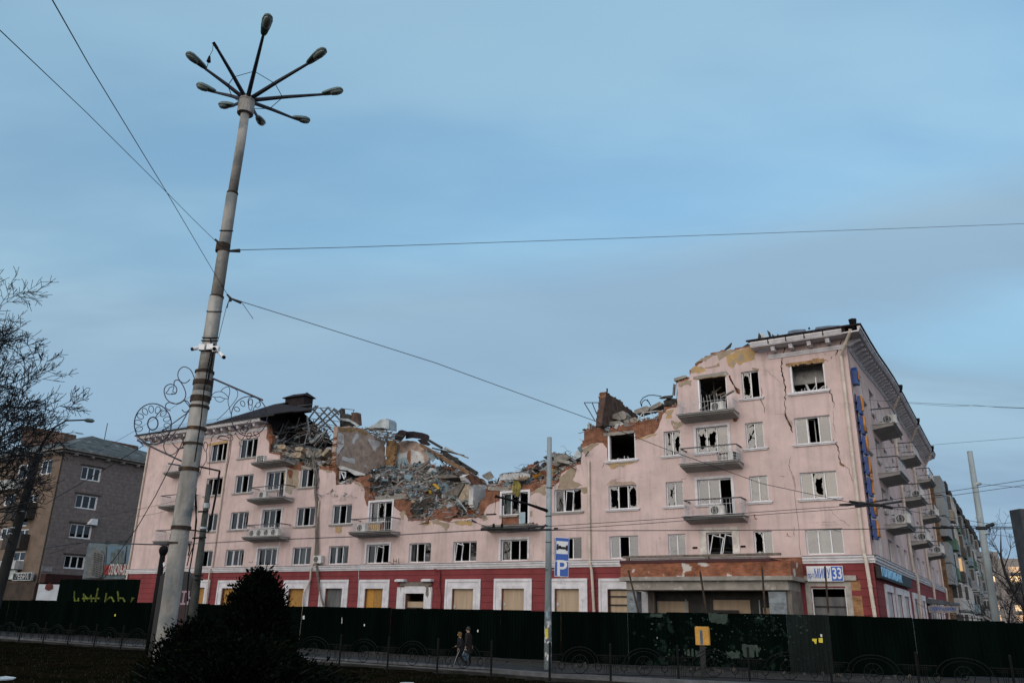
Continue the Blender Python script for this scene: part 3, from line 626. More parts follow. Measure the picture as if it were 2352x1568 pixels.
# ------------------------------------------------------------------ cornice, roof, balconies, scars
xcr = F('c6', 1003, 170)[0]; xcl = F('c3', 470, 540)[0]
m = MB()
for a, b in ((XL-.85, xcl+.25), (xcr, .0)):
    m.box(a, b, -.95, .0, 17.95, 18.02)                         # soffit
    m.box(a, b, -1.0, -.9, 18.023, 18.13); m.box(a, b, -1.05, -.9, 18.133, 18.27)
    m.box(a if a < -60 else a+.8, b, -.10, 0, 17.45, 17.60); m.box(a if a < -60 else a+.8, b, -.06, 0, 17.35, 17.447)
    m.build('cornice', WHITE, hotel); m = MB()
x = -.9
while x > XL:
    if x > xcr+.2 or x < xcl-.1:
        m = MB(); m.box(x-.11, x+.11, -.62, .0, 17.66, 17.948); m.box(x-.11, x+.11, -.72, -.623, 17.78, 17.948); m.tube([(x-.112, -.62, 17.72), (x+.112, -.62, 17.72)], .07, 8); m.build('cornice_bracket', WHITE, hotel)
    x -= 1.045
# breaks between the cornice blocks
m = MB()
for c in (('c6', 1135, 130), ('c6', 1305, 100), ('c6', 1482, 75), ('c6', 1662, 50), ('c6', 1860, 20)):
    x = F(*c, -1.05)[0]; w_ = .03 if c[1] < 1800 else .10
    m.box(x-w_, x+w_, -1.056, -.94, 18.02, 18.272)
m.build('cornice_gap', CRACK, hotel)
# side cornice follows the sagging eave
ev = [(-1.0, 18.27), (2.5, 18.32), (6, 18.45), (10, 18.75), (14, 18.98), (20, 19.05), (28, 19.0), (36, 18.95), (45.3, 18.9)]
def evz(y):
    for (a, za), (b, zb) in zip(ev, ev[1:]):
        if y <= b: return za + (zb-za)*(y-a)/(b-a)
    return ev[-1][1]
m = MB(); ys = [-1.05 + i*(46.3/60) for i in range(61)]
for a, b in zip(ys, ys[1:]):
    za, zb = evz(a), evz(b)
    def sl(x0, x1, d0, d1):
        m.add([(x0, a, za+d0), (x1, a, za+d0), (x1, b, zb+d0), (x0, b, zb+d0), (x0, a, za+d1), (x1, a, za+d1), (x1, b, zb+d1), (x0, b, zb+d1)],
              [(3, 2, 1, 0), (4, 5, 6, 7), (0, 1, 5, 4), (1, 2, 6, 5), (2, 3, 7, 6), (3, 0, 4, 7)])
    sl(0.003, .88, -.32, -.25); sl(.82, .93, -.247, -.14); sl(.82, .99, -.137, .0)
    if a > -.1: sl(.003, .10, -.80, -.66); sl(.003, .06, -.9, -.803)
m.build('cornice', WHITE, hotel)
y = .4
while y < 45:
    z = evz(y)-.325; m = MB()
    m.slab([(.0, y-.13, z-.42), (.18, y-.13, z-.40), (.45, y-.13, z-.24), (.72, y-.13, z-.16), (.72, y-.13, z), (0, y-.13, z)], (0, .26, 0))
    m.build('cornice_bracket', WHITE, hotel); y += .98
# roof sheets
rl = F('c3', 560, 338, 6.3); rr = F('c3', 765, 342, 6.3); zr_ = rl[1]
e0 = XL-.95; rb = F('c3', 470, 520, -1.1)[0]
m = MB()
xh = F('c3', 60, 520, -1.1)[0]-2.2
A, B_, Cc, Dd = (xh, -1.12, 18.30), (rb+.9, -1.12, 18.30), (rr[0], 6.3, zr_), (rl[0], 6.3, zr_)
mid = Vector(F('c3', 600, 440, 2.5)); 
m.slab([A, B_, (rb+1.6, .3, 18.75), (rb+.6, 1.3, 19.05), (rb+2.2, 2.4, 19.3), (rr[0]+.4, 4.6, zr_-.7), Cc, Dd], (0, 0, .07))
m.slab([A, Dd, (xh, 13.6, 18.30)], (0, 0, .07)); m.slab([Dd, Cc, (rr[0], 13.6, 18.3), (xh, 13.6, 18.3)], (0, 0, .07)); m.box(e0, xh-.003, -1.12, 13.6, 18.28, 18.36)
o_roof = m.build('roof', ROOFD, hotel); o_roof['label'] = 'dark hipped roof torn open at its right end'
m = MB(); m.box(e0, rb+.9, -1.16, -1.10, 18.20, 18.31); m.build('gutter', BLACK, hotel)
m = MB()                                    # thin snow guard along the eave
for i in range(70):
    x = XL+.5 + i*.2; m.tube([(x, -.4, 18.5), (x, -.4, 18.95)], .008, 3)
for z in (18.72, 18.95): m.tube([(XL+.5, -.4, z), (XL+.5+69*.2, -.4, z)], .01, 3)
m.build('snow_guard', IRON, hotel)
vb = F('c3', 735, 340, 6.2); ve = F('c3', 945, 340, 6.2); vt = F('c3', 735, 285, 6.2)[1]; va = F('c3', 790, 224, 6.2)[1]
m = MB(); m.box(vb[0], ve[0], 5.6, 6.8, zr_-1.2, vt); m.build('vent_housing', ROOFD, hotel)
m = MB(); x0, x1 = vb[0]-.2, ve[0]+.15
m.slab([(x0, 5.35, vt), (x1, 5.35, vt-.05), (x1-.45, 6.2, va-.08), (x0+.6, 6.2, va)], (0, 0, .05)); m.slab([(x0, 7.05, vt), (x1, 7.05, vt), (x1-.45, 6.2, va-.08), (x0+.6, 6.2, va)], (0, 0, .05)); m.slab([(x0, 5.35, vt), (x0+.6, 6.2, va), (x0, 7.05, vt)], (0, 0, .05)); m.slab([(x1, 5.35, vt), (x1-.45, 6.2, va), (x1, 7.05, vt)], (0, 0, .05))
m.build('vent_cap', ROOFD, hotel)
m = MB()                                    # right roof
m.slab([(xcr-.2, -1.15, 18.3), (.95, -1.15, 18.3), (-5.5, 6.3, 19.9), (xcr-.3, 6.3, 19.9)], (0, 0, .09))
for (a, za), (b, zb) in zip(ev, ev[1:]): m.slab([(1.05, a-.15, za+.02), (1.05, b-.15, zb+.02), (-5.5, max(b, 6.3), zb+1.5), (-5.5, max(a, 6.3), za+1.5)] if b > 6.3 else [(1.05, a-.15, za+.02), (1.05, b-.15, zb+.02), (-5.5, 6.3, 19.9)], (0, 0, .09))
m.slab([(-5.5, 6.3, 19.9), (-5.5, 45, 20.4), (-12, 45, 18.3), (-12, 6.3, 18.3)], (0, 0, .09))
o_roof = m.build('roof', ROOFD, hotel); o_roof['label'] = 'roof of the wing still standing at the street corner'
# rafters left standing
def bl(c, x0, y0, x1, y1, o0, o1=None): return HOT.pt(c, x0, y0, o0), HOT.pt(c, x1, y1, o1 if o1 is not None else o0)
RAFT = [(1005, 390, 1240, 655, 4.0, .13), (1085, 372, 1290, 600, 4.6, .12), (1170, 365, 1318, 520, 5, .12), (1040, 348, 990, 395, 5, .13), (950, 505, 1062, 348, 6.4, .12), (965, 600, 1180, 362, 6.6, .12), (1000, 620, 1245, 385, 6.8, .12),
        (1050, 630, 1335, 378, 7, .12), (1235, 392, 1300, 450, 6.5, .12), (930, 465, 975, 760, 3, .15), (1125, 605, 1190, 720, 3.2, .16), (980, 770, 1150, 640, 2.6, .2), (960, 600, 1110, 670, 3.4, .15), (1090, 690, 1160, 780, 2.5, .14), (1240, 380, 1330, 440, 6, .14)]
RAFM = mat('rafter_timber', (.10, .115, .125), .9, .3, 3)
for a in RAFT:
    m = MB(); p, q_ = bl('c3', *a[:4], a[4]); m.beam(p, q_, a[5]*.8, a[5]); m.build('rafter', [RAFM, TIN][a[5] > .14 and a[4] < 3.1], hotel)
m = MB()
for a in [(830, 350, 1000, 330, 5), (720, 400, 905, 385, 4.5), (690, 415, 940, 392, 4), (650, 430, 880, 410, 3.6), (620, 442, 800, 432, 3), (960, 375, 1210, 372, 5.5), (1010, 420, 1290, 470, 5.3), (1060, 500, 1310, 530, 5), (950, 490, 1060, 505, 4.4), (1090, 540, 1270, 580, 4.5), (1330, 380, 1475, 395, 5), (1475, 395, 1460, 420, 5), (1000, 545, 1240, 600, 4.2)]:
    m.beam(*bl('c3', *a[:4], a[4]), .05, .05)
m.build('roof_batten', RAFM, hotel)
# ---- exposed patches on the wall
_pk = [0]
def patch(mt, crop, pts, name='exposed_patch', amp=.06, step=.16, brick=False):
    _pk[0] += 1; rn = random.Random(_pk[0]); P = jag([F(crop, *p) for p in pts], step, amp, rn, brick)
    m = MB(); y = -.003 - .0012*(_pk[0] % 6)
    m.slab([(x, y, z) for x, z in P], (0, .0012, 0)); return m.build(name, mt, hotel)
patch(OCHRE, 'c6', [(735, 300), (765, 290), (850, 238), (1005, 200), (1022, 225), (1012, 330), (900, 360), (860, 385), (825, 368), (815, 405), (780, 415), (745, 390), (735, 345)])
patch(GREYP, 'c6', [(560, 300), (640, 268), (740, 245), (850, 236), (765, 285), (720, 300), (690, 320), (668, 352), (655, 322), (640, 288), (600, 303), (560, 335), (530, 348), (480, 352), (430, 385), (470, 340), (520, 315)])
patch(OCHRE, 'c6', [(394, 425), (440, 392), (500, 402), (530, 410), (530, 440), (500, 452), (440, 465), (400, 468)])
patch(GREYP, 'c6', [(530, 407), (640, 388), (652, 362), (668, 366), (675, 393), (640, 407), (530, 418)], amp=.03)
patch(GREYP, 'c6', [(985, 410), (1050, 425), (1050, 440), (985, 432)], amp=.03)
patch(GREYP, 'c6', [(890, 235), (905, 240), (900, 258), (885, 250)], amp=.02)
patch(OCHRE, 'c5', [(1310, 565), (1345, 535), (1408, 522), (1420, 548), (1395, 590), (1400, 628), (1360, 640), (1325, 632), (1330, 600)])
patch(GREYP, 'c5', [(1378, 660), (1440, 680), (1510, 662), (1528, 690), (1490, 740), (1452, 760), (1420, 750), (1395, 722)])
patch(BRICK2, 'c5', [(1400, 690), (1470, 695), (1470, 730), (1440, 740), (1400, 710)], brick=True, step=.12)
patch(GREYP, 'c5', [(1465, 222), (1590, 195), (1622, 202), (1600, 258), (1530, 250), (1500, 280), (1466, 275)])
patch(OCHRE, 'c5', [(622, 1138), (980, 1106), (965, 1145), (920, 1163), (880, 1160), (832, 1195), (780, 1188), (742, 1205), (700, 1205), (660, 1170)])
patch(GREYP, 'c5', [(362, 990), (470, 925), (568, 918), (565, 940), (462, 992), (440, 1030), (400, 1040), (366, 1015)])
patch(BRICK2, 'c5', [(642, 1395), (662, 1368), (712, 1325), (760, 1322), (757, 1350), (830, 1358), (930, 1352), (973, 1374), (968, 1392), (700, 1400)], amp=.03)
patch(OCHRE, 'c5', [(985, 890), (1052, 856), (1232, 797), (1228, 815), (1150, 850), (1060, 862)])
patch(GREYP, 'c4', [(1920, 805), (1960, 772), (2060, 695), (2090, 702), (2100, 740), (2070, 830), (2130, 870), (2168, 890), (2120, 918), (1905, 930), (1912, 900), (1930, 860)])
patch(GREYP, 'c4', [(2150, 910), (2228, 906), (2233, 960), (2180, 974), (2152, 960)])
patch(GREYP, 'c4', [(1605, 995), (1690, 918), (1788, 888), (1788, 970), (1770, 1000), (1700, 962), (1620, 1008)])
patch(OCHRE, 'c4', [(470, 1272), (588, 1262), (585, 1280), (560, 1310), (520, 1300), (490, 1298)])
patch(GREYP, 'c4', [(590, 1266), (640, 1242), (700, 1268), (788, 1288), (780, 1330), (742, 1370), (722, 1330), (650, 1300), (612, 1290)])
patch(OCHRE, 'c4', [(822, 1262), (1000, 1250), (1018, 1290), (1000, 1318), (950, 1300), (900, 1310), (850, 1290)])
patch(GREYP, 'c4', [(255, 1182), (300, 1152), (328, 1172), (302, 1200), (300, 1250), (272, 1230)])
patch(GREYP, 'c4', [(1115, 1190), (1150, 1140), (1140, 1180), (1175, 1235), (1130, 1270), (1110, 1240)])
patch(GREYP, 'c4', [(1618, 1160), (1645, 1155), (1645, 1215), (1620, 1215)], amp=.02); patch(BRICK, 'c4', [(1612, 1285), (1655, 1285), (1650, 1310), (1615, 1308)], amp=.02)
patch(GREYP, 'c3', [(690, 1082), (760, 1064), (840, 1092), (840, 1280), (790, 1290), (768, 1300), (760, 1368), (737, 1350), (702, 1340), (672, 1290), (672, 1112)])
patch(BRICK, 'c3', [(700, 1075), (760, 1080), (778, 1100), (752, 1180), (730, 1170), (712, 1110)], amp=.03)
patch(GREYP, 'c3', [(1462, 1218), (1522, 1218), (1585, 1272), (1588, 1290), (1545, 1268), (1490, 1245)]); patch(GREYP, 'c3', [(1092, 1070), (1228, 1088), (1220, 1112), (1160, 1112), (1150, 1090)], amp=.03)
patch(OCHRE, 'c4', [(2, 1290), (50, 1285), (52, 1330), (20, 1370), (2, 1360)]) if False else None
patch(OCHRE, 'D', [(770, 1209), (786, 1209), (787, 1219), (779, 1225), (771, 1221)])
patch(BRICK, 'b1', [(1083, 408), (1098, 408), (1100, 440), (1130, 460), (1100, 462), (1085, 435)], amp=.015); patch(BRICKO, 'b1', [(1428, 605), (1444, 600), (1447, 630), (1430, 632)], amp=.015); patch(BRICKO, 'b1', [(97, 648), (112, 652), (108, 666), (98, 662)], amp=.01)
patch(BRICK, 'c5', [(2085, 640), (2140, 598), (2142, 650), (2120, 672), (2090, 672)], amp=.03)
patch(BRICKO, 'c6', [(1310, 378), (1560, 335), (1570, 318), (1620, 318), (1690, 325), (1692, 350), (1340, 400), (1312, 396)], name='exposed_lintel', amp=.025, brick=True, step=.1)
patch(CONC, 'c6', [(415, 500), (735, 440), (765, 470), (740, 482), (430, 520)], name='exposed_lintel', amp=.02); patch(BRICKO, 'c6', [(415, 508), (740, 478), (738, 490), (420, 526)], name='exposed_lintel', amp=.02)
patch(CONC, 'c5', [(605, 800), (960, 770), (955, 800), (700, 832), (610, 838)], name='exposed_lintel', amp=.02)
patch(CONC, 'c4', [(2, 1010), (180, 975), (330, 975), (330, 1025), (178, 1040), (4, 1062)], name='exposed_lintel', amp=.02)
patch(CONC, 'c4', [(1178, 900), (1420, 910), (1530, 935), (1425, 955), (1178, 938)], name='exposed_lintel', amp=.02)
patch(CONC, 'c3', [(870, 1030), (990, 1050), (985, 1080), (870, 1062)], name='exposed_lintel', amp=.02)
patch(OCHRE, 'c1', [(1730, 995), (1905, 960), (1900, 985), (1740, 1012)], name='exposed_lintel', amp=.02)
# ---- cracks
def crack(crop, pts, w0=.035, name='crack', mt=None, seed=1):
    rn = random.Random(len(pts)*31+pts[0][0]); P = [F(crop, *p) for p in pts]; P = jag(P, .13, .05, rn, closed=False); n = len(P)
    m = MB(); V = []
    for i, (x, z) in enumerate(P):
        t = i/(n-1); w_ = .78*w0*(.35+.65*math.sin(math.pi*min(1, t*.8+.15)))*rn.uniform(.5, 1.3); V += [(x-w_/2, -.0115, z-w_*.2), (x+w_/2, -.0115, z+w_*.2)]
    m.add(V, [(2*i, 2*i+1, 2*i+3, 2*i+2) for i in range(n-1)]); return m.build(name, mt or CRACK, hotel)
crack('c6', [(1303, 200), (1303, 240), (1272, 300), (1268, 400), (1276, 490), (1300, 570), (1305, 650), (1304, 760), (1308, 850)], .09)
patch(BRICK2, 'c6', [(1285, 850), (1310, 845), (1335, 900), (1372, 935), (1376, 1030), (1350, 985), (1325, 940), (1300, 890)], amp=.03); crack('c6', [(1305, 845), (1330, 920), (1360, 980), (1377, 1035)], .10)
patch(BRICK, 'c6', [(755, 490), (775, 480), (790, 530), (830, 600), (865, 620), (870, 665), (835, 660), (800, 570)], amp=.02); crack('c6', [(768, 500), (795, 560), (825, 610), (862, 662)], .11)
crack('c6', [(1700, 588), (1742, 645), (1766, 700), (1772, 795)], .07); crack('c6', [(1770, 1105), (1812, 1180), (1822, 1250), (1830, 1320), (1872, 1352)], .07); crack('c6', [(1872, 1352), (1918, 1390), (1935, 1450), (1966, 1515)], .03)
patch(BRICKO, 'c6', [(1822, 1315), (1875, 1345), (1872, 1365), (1835, 1345)], amp=.02)
crack('c6', [(1862, 130), (1832, 190), (1812, 262), (1762, 300), (1705, 355)], .09); crack('c6', [(1812, 262), (1850, 250), (1868, 190)], .04); crack('c6', [(1135, 262), (1152, 300), (1138, 345)], .035); crack('c6', [(1640, 175), (1660, 220), (1692, 290)], .03)
crack('c6', [(1072, 600), (1080, 655), (1070, 720), (1100, 800), (1106, 845)], .045); crack('c6', [(1195, 862), (1250, 855), (1300, 862)], .03); crack('c6', [(1232, 1462), (1320, 1455), (1332, 1446)], .03); crack('c6', [(1360, 1270), (1340, 1350), (1370, 1450), (1400, 1560)], .03)
crack('c6', [(1860, 390), (1870, 470), (1865, 540), (1880, 640)], .025); crack('c6', [(1765, 830), (1775, 960), (1790, 1030)], .02); crack('c6', [(1060, 430), (1130, 440), (1230, 530), (1300, 580)], .015)
crack('b1', [(1370, 648), (1440, 640), (1506, 630), (1510, 560), (1504, 525)], .03); crack('b1', [(1650, 497), (1800, 490), (1940, 482), (2000, 468), (2052, 500), (2090, 530)], .03); crack('b1', [(1780, 520), (1900, 522), (1985, 512)], .025); crack('b1', [(320, 60), (330, 40), (380, 28)], .03)
crack('b1', [(0, 132), (60, 130), (108, 128)], .02); crack('b1', [(1330, 20), (1440, 8)], .02); crack('b1', [(1850, 330), (1900, 380), (1960, 440), (2010, 480)], .015)
crack('c5', [(620, 1140), (595, 1200)], .05); crack('c5', [(1010, 1300), (1060, 1305)], .03); crack('c5', [(1480, 1335), (1540, 1325), (1555, 1305)], .03); crack('c5', [(740, 1330), (860, 1310)], .03); crack('c5', [(350, 1090), (385, 1300)], .012)
crack('c1', [(1410, 1108), (1372, 1180), (1322, 1270), (1262, 1340), (1232, 1400)], .03); crack('c3', [(1265, 1425), (1320, 1430), (1395, 1420)], .035); crack('c3', [(1440, 1380), (1530, 1360)], .025); crack('c3', [(1380, 1490), (1460, 1475)], .025); crack('c3', [(760, 1085), (768, 1250), (755, 1320)], .03)
crack('c4', [(2180, 1000), (2340, 990)], .02); crack('c4', [(1680, 1060), (1695, 1115)], .04); crack('c4', [(1280, 1240), (1370, 1230)], .03)
patch(CRACK, 'c4', [(1622, 1165), (1638, 1165), (1638, 1182), (1622, 1182)], name='blast_hole', amp=.01); patch(CRACK, 'c4', [(1622, 1190), (1638, 1188), (1640, 1208), (1624, 1210)], name='blast_hole', amp=.01)
# ---- balconies
def balcony(xf, xl, xr, z, depth=1.1, rail=1.02, full=True, seed=0, label=None, parent=None, state='ok'):
    rn = random.Random(seed); s = MB(xf); e = .16
    s.slab([(xl, -depth, z-.11), (xl, -depth, z), (xl, -.0, z), (xl, -.0, z-.29)], (xr-xl, 0, 0))
    s.box(xl-.06, xr+.06, -depth-.07, -.0, z+.003, z+.05)
    o = s.build('balcony', SLABM, parent)
    if label: o['label'] = label
    l = MB(xf); l.box(xl-.09, xr+.09, -depth-.10, -depth+.05, z+.053, z+.075); l.box(xl-.02, xr+.02, -depth-.004, -depth+.0, z-.10, z-.02); l.build('drip_edge', DARKI, o)
    if state == 'bare':
        k = MB(xf)
        for i in range(60):
            x, y, c = rn.uniform(xl, xr), rn.uniform(-depth, -.1), rn.uniform(.03, .09); A = Matrix.Rotation(rn.uniform(0, 6), 3, Vector((rn.random(), rn.random(), rn.random()+.01)).normalized())
            k.obox((x, y, z+.06+c*.5), A @ Vector((c, 0, 0)), A @ Vector((0, c*.7, 0)), A @ Vector((0, 0, c*.4)))
        k.build('rubble_crumbs', CONCD, o); return o
    t = MB(xf); h = z+rail
    t.beam((xl+.05, -depth+.04, h), (xr-.05, -depth+.04, h), .09, .06); t.beam((xl+.05, -depth+.09, h), (xl+.05, -.02, h), .09, .06); t.beam((xr-.05, -depth+.09, h), (xr-.05, -.02, h), .09, .06)
    if state != 'norail': t.build('handrail', DARKI, o)
    b = MB(xf); n = int((xr-xl)/.21)
    for i in range(n+1):
        x = xl+.05 + (xr-xl-.1)*i/n; bend = rn.uniform(-.1, .1) if state == 'norail' else 0
        hh = h-.03+ (rn.uniform(-.18, .22) if state == 'norail' else 0)
        b.tube([(x, -depth+.04, z+.05), (x+bend*.3, -depth+.04+abs(bend)*.3, (z+hh)/2), (x+bend, -depth+.04+bend*.5, hh)], .013, 4)
    for zz in (z+.14, z+.72):
        b.beam((xl+.05, -depth+.04, zz), (xr-.05, -depth+.04, zz), .022); 
        for x in (xl+.05, xr-.05): b.beam((x, -depth+.04, zz), (x, -.02, zz), .022)
    for x in (xl+.05, xr-.05):
        for i in range(1, 6):
            y = -depth+.04 + (depth-.06)*i/6; b.tube([(x, y, z+.05), (x, y, h-.03)], .012, 4)
        for i in range(2):
            yc = -depth*.3-.32*i; b.ring((x, yc, z+.45), (0, .10, 0), (0, 0, .16), .012, 12, 4)
    b.build('railing', RAILW, o); return o
B = lambda c, r, wl, wr, **k: balcony(I4, wl, wr, FLOORZ[r], parent=hotel, seed=ord(c)+r, **k)
B('A', 5, -59.9, -56.1, state='norail', label='cluttered balcony without its handrail'); B('A', 4, -59.85, -56.0); B('A', 3, -59.8, -55.9)
B('D', 5, -48.1, -44.0, state='bare', label='bare balcony slab under the collapsed roof'); B('D', 4, -48.05, -43.7); B('D', 3, -48.05, -43.75)
B('G', 3, -36.3, -32.3, label='balcony with rubble beside the collapse'); B('J', 3, -24.25, -20.3, state='bare', label='balcony slab without any railing')
B('N', 5, -10.0, -6.55, state='norail', label='top balcony with a bent railing'); B('N', 4, -10.0, -6.5); B('N', 3, -9.95, -6.45)
for r in (3, 4, 5):
    for y0 in (6.7, 18.4, 30.3): balcony(SIDE, y0, y0+4.0, FLOORZ[r], depth=1.25, parent=hotel, seed=int(y0)+r)
m = MB(); m.box(-35.3, -34.25, -.06, .0, FLOORZ[3]+.05, 8.72); m.build('ochre_parapet', OCHRE, hotel)
m = MB(); m.box(-21.98, -21.5, -.06, .02, FLOORZ[3]+.05, 9.0); m.build('balcony_panel', BLUEP, hotel)
# ---- downpipes
def pipe(pts, r=.075): 
    m = MB(); m.tube(pts, r, 8)
    for a, b in zip(pts, pts[1:]):
        a, b = Vector(a), Vector(b); n = int((b-a).length/1.4)
        for i in range(1, n+1): q_ = a.lerp(b, i/(n+1)); d = (b-a).normalized(); m.tube([q_-d*.04, q_+d*.04], r*1.18, 8)
    return m.build('downpipe', PIPE, hotel, smooth=False)
x = F('c4', 2240, 640)[0]; zt = F('c4', 2240, 640)[1]; pipe([(x, -.12, zt), (x, -.12, 5.8), (x+.1, -.3, 5.55), (x+.22, -.3, 5.1), (x+.4, -.14, .3)], .09)
pipe([(.45, -1.02, 18.15), (.42, -.98, 18.0), (-.35, -.14, 16.9), (-.38, -.14, 5.8), (-.3, -.3, 5.6), (-.28, -.3, 5.2), (-.15, -.14, 1.0)], .10)
x = F('c1', 1895, 1200)[0]; pipe([(x, -.12, 17.9), (x, -.12, 5.8), (x, -.3, 5.6), (x, -.3, 5.2), (x, -.13, .3)], .07); pipe([(XL+.15, -.9, 17.9), (XL+.1, -.12, 17.2), (XL+.1, -.12, .3)], .08)
x = F('c3', 1085, 1440)[0]; zt = F('c3', 1085, 1430)[1]; pipe([(x, -.12, zt), (x, -.12, 5.85), (x, -.3, 5.5), (x-.05, -.2, 4.7), (x-.5, -.3, 3.6), (x-.52, -.2, .3)], .07)
for y0, zt in ((17.2, 18.5), (28.9, 18.5), (41.7, 18.5)): pipe([(.85, y0, zt), (.14, y0+.6, 17.4), (.14, y0+.6, 5.8), (.33, y0+.6, 5.6), (.33, y0+.6, 5.2), (.14, y0+.6, .5)], .09)
for p in ((.62, -1.0, 18.45), (1.0, 17.2, 19.1), (1.0, 28.9, 19.05), (1.0, 41.7, 19.0)): m = MB(); m.tube([Vector(p)-Vector((0, 0, .3)), Vector(p), Vector(p)+Vector((0, 0, .25))], [.09, .2, .24], 6); m.build('rain_hopper', IRON, hotel)
x, z = F('b4', 1990, 340); m = MB(); m.tube([(x-.35, -.25, z+.05), (x, -.2, z), (x+.05, -.15, z-.35), (x+.03, -.15, z-1.0), (x+.22, -.15, z-1.9), (x+.05, -.15, .3)], .075, 8); m.build('downpipe', RED, hotel)['label'] = 'kinked red downpipe beside the white doorway'
# wire bundle hanging from the breach
rn = random.Random(5)
P = [HOT.pt('c3', 945, 830, -.15), HOT.pt('c3', 1000, 920, -.25), HOT.pt('c3', 1020, 1060, -.2), HOT.pt('c3', 1045, 1180, -.22), HOT.pt('c3', 1030, 1330, -.2), HOT.pt('c3', 1045, 1440, -.2), HOT.pt('D', 727, 1200, -.2), HOT.pt('D', 728, 1310, -.25), HOT.pt('b4', 730, 560, -.3), HOT.pt('b4', 775, 730, -.4)]
m = MB()
for i in range(9):
    o_ = Vector((rn.uniform(-.12, .12), rn.uniform(-.1, .1), 0)); m.tube([p + o_*(.4 if k > 6 else 1) + Vector((rn.uniform(-.07, .07), 0, 0)) for k, p in enumerate(P)], [.05, .07, .06, .07, .04, .06, .03, .03, .03, .03] if i < 3 else .022, 4)
tag(m.build('cable_bundle', CONCD, world=HOT.M), 'torn bundle of grey cables hanging down the pink wall from the rubble', 'cable')
# ---- porch
PX0, PX1, PD = -13.25, -3.6, 3.0
m = MB(); m.box(PX0, PX1, -PD, -.02, 4.56, 5.30); m.build('porch_brick_band', brickmat('orange_brick', (.36, .12, .05), (.24, .075, .04), (.22, .15, .12), third=((.50, .47, .44), 1.1, .60, .63)), hotel)
m = MB(); m.box(PX0-.06, PX1+.06, -PD-.08, -.01, 4.34, 4.557); m.box(PX0+.25, PX1-.25, -PD+.2, -.02, 3.85, 4.337); m.build('porch_slab', CONC, hotel)
m = MB(); m.box(PX0-.03, PX1-1.0, -PD-.05, -.02, 5.303, 5.47); m.build('porch_flashing', mat('maroon_flashing', (.055, .014, .018), .6), hotel)
m = MB(); m.box(PX0+.1, PX1-.5, -PD+.1, -PD+.35, 5.62, 5.74); m.box(PX0+.3, PX0+.5, -PD+.1, -PD+.3, 5.473, 5.617); m.box(-8.2, -8.0, -PD+.1, -PD+.3, 5.473, 5.617); m.build('porch_plank', WOODG, hotel)
m = MB(); m.box(PX0+.5, PX1-1.2, -PD+.4, -PD+.8, 5.473, 5.6); m.build('porch_flashing_strip', WHITEP, hotel)
STEELB = mat('pale_blue_steel', (.25, .30, .36), .5)
STONE = mat('blue_grey_stone', (.20, .23, .25), .8, .2, 2.2, third=((.10, .11, .12), 4, .6, .7))
for x0, x1 in ((PX0+.2, PX0+.8), (PX1-1.35, PX1-.45)):
    m = MB(); z = .1
    while z < 3.75: m.box(x0, x1, -PD+.35, -PD+1.1, z, z+.6); z += .615
    m.build('porch_column', STONE, hotel)
m = MB(); m.box(PX1-.44, PX1-.2, -PD+.5, -.02, .1, 3.84); m.build('porch_side_wall', CONCD, hotel)
m = MB(); m.box(PX1-.75, PX1-.45, -PD+.3, -PD+.6, 3.852, 4.25); m.build('porch_brick', BRICK, hotel)
for xa, xb, zt_ in ((-12.1, -10.2, 3.3), (-8.7, -6.6, 3.4), (-5.9, -4.7, 3.0)): m = MB(); m.box(xa, xb, -.35, -.325, .5, zt_); m.build('porch_board', BOARD, hotel)
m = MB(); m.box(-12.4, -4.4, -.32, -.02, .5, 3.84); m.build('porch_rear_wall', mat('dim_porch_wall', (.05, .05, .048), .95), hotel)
for xa, xb in ((-12.15, -10.15), (-5.95, -4.65)):
    m = MB()
    m.box(xa, xb, -.9, -.75, 2.38, 2.52); m.box(xa, xb, -.92, -.74, 2.53, 2.58)
    for x in (xa, (xa+xb)/2, xb): m.beam((x, -.82, .5), (x, -.82, 2.3), .06)
    m.beam((xa, -.82, 2.3), (xa, -.82, 3.4), .06); m.beam((xb, -.82, 2.3), (xb, -.82, 3.4), .06)
    m.build('porch_steel_frame', STEELB, hotel)
m = MB(); m.box(-9.9, -6.2, -.7, -.6, 2.55, 2.68); m.box(-8.9, -7.2, -.65, -.55, 2.72, 2.85); m.build('porch_beam', BLACK, hotel)
m = MB(); m.box(PX0+.9, PX0+1.3, -1.2, -1.0, .1, 3.84); m.box(-4.85, -4.7, -PD+.4, -PD+.52, .1, 3.3); m.build('porch_post', WOODG, hotel)
# ---- lettering on the building
Pst = bpy.data.materials
LBLUE = mat('sign_blue', (.035, .11, .42), .5, .05, 3); SWHITE = mat('sign_white', (.62, .64, .66), .5, .05, 3)
def flat(cx, y, cz): return Matrix.Translation((cx, y, cz))
a, b = F('b6', 1840, 68, -.2), F('b6', 2278, 190, -.2); zc = (F('b6', 1840, 130, -.2)[1]+F('b6', 2278, 122, -.2)[1])/2; hh = .40
sg = thing('street_sign', 'white street name board reading ПР-Т МИРУ with a blue 33 panel on the red wall', 'sign', HOT.w(((a[0]+b[0])/2, -.15, zc-hh)), FANG)
W2 = (b[0]-a[0])/2
m = MB(); m.box(-W2, W2, -.06, .10, 0, 2*hh); m.build('board', SWHITE, sg)
m = MB(); m.box(W2*.36, W2-.03, -.068, -.061, .03, 2*hh-.03); m.build('number_panel', LBLUE, sg)
text('lettering', 'пр-т', .42, LBLUE, sg, flat(-W2*.79, -.066, hh*.75), .004, .85, bold=.006, fit=W2*.34); text('lettering', 'МИРУ', .68, LBLUE, sg, flat(-W2*.14, -.066, hh*.95), .004, .70, bold=.012, fit=W2*.88); text('lettering', '33', .80, SWHITE, sg, flat(W2*.68, -.072, hh*.95), .004, .90, bold=.015, fit=W2*.50)
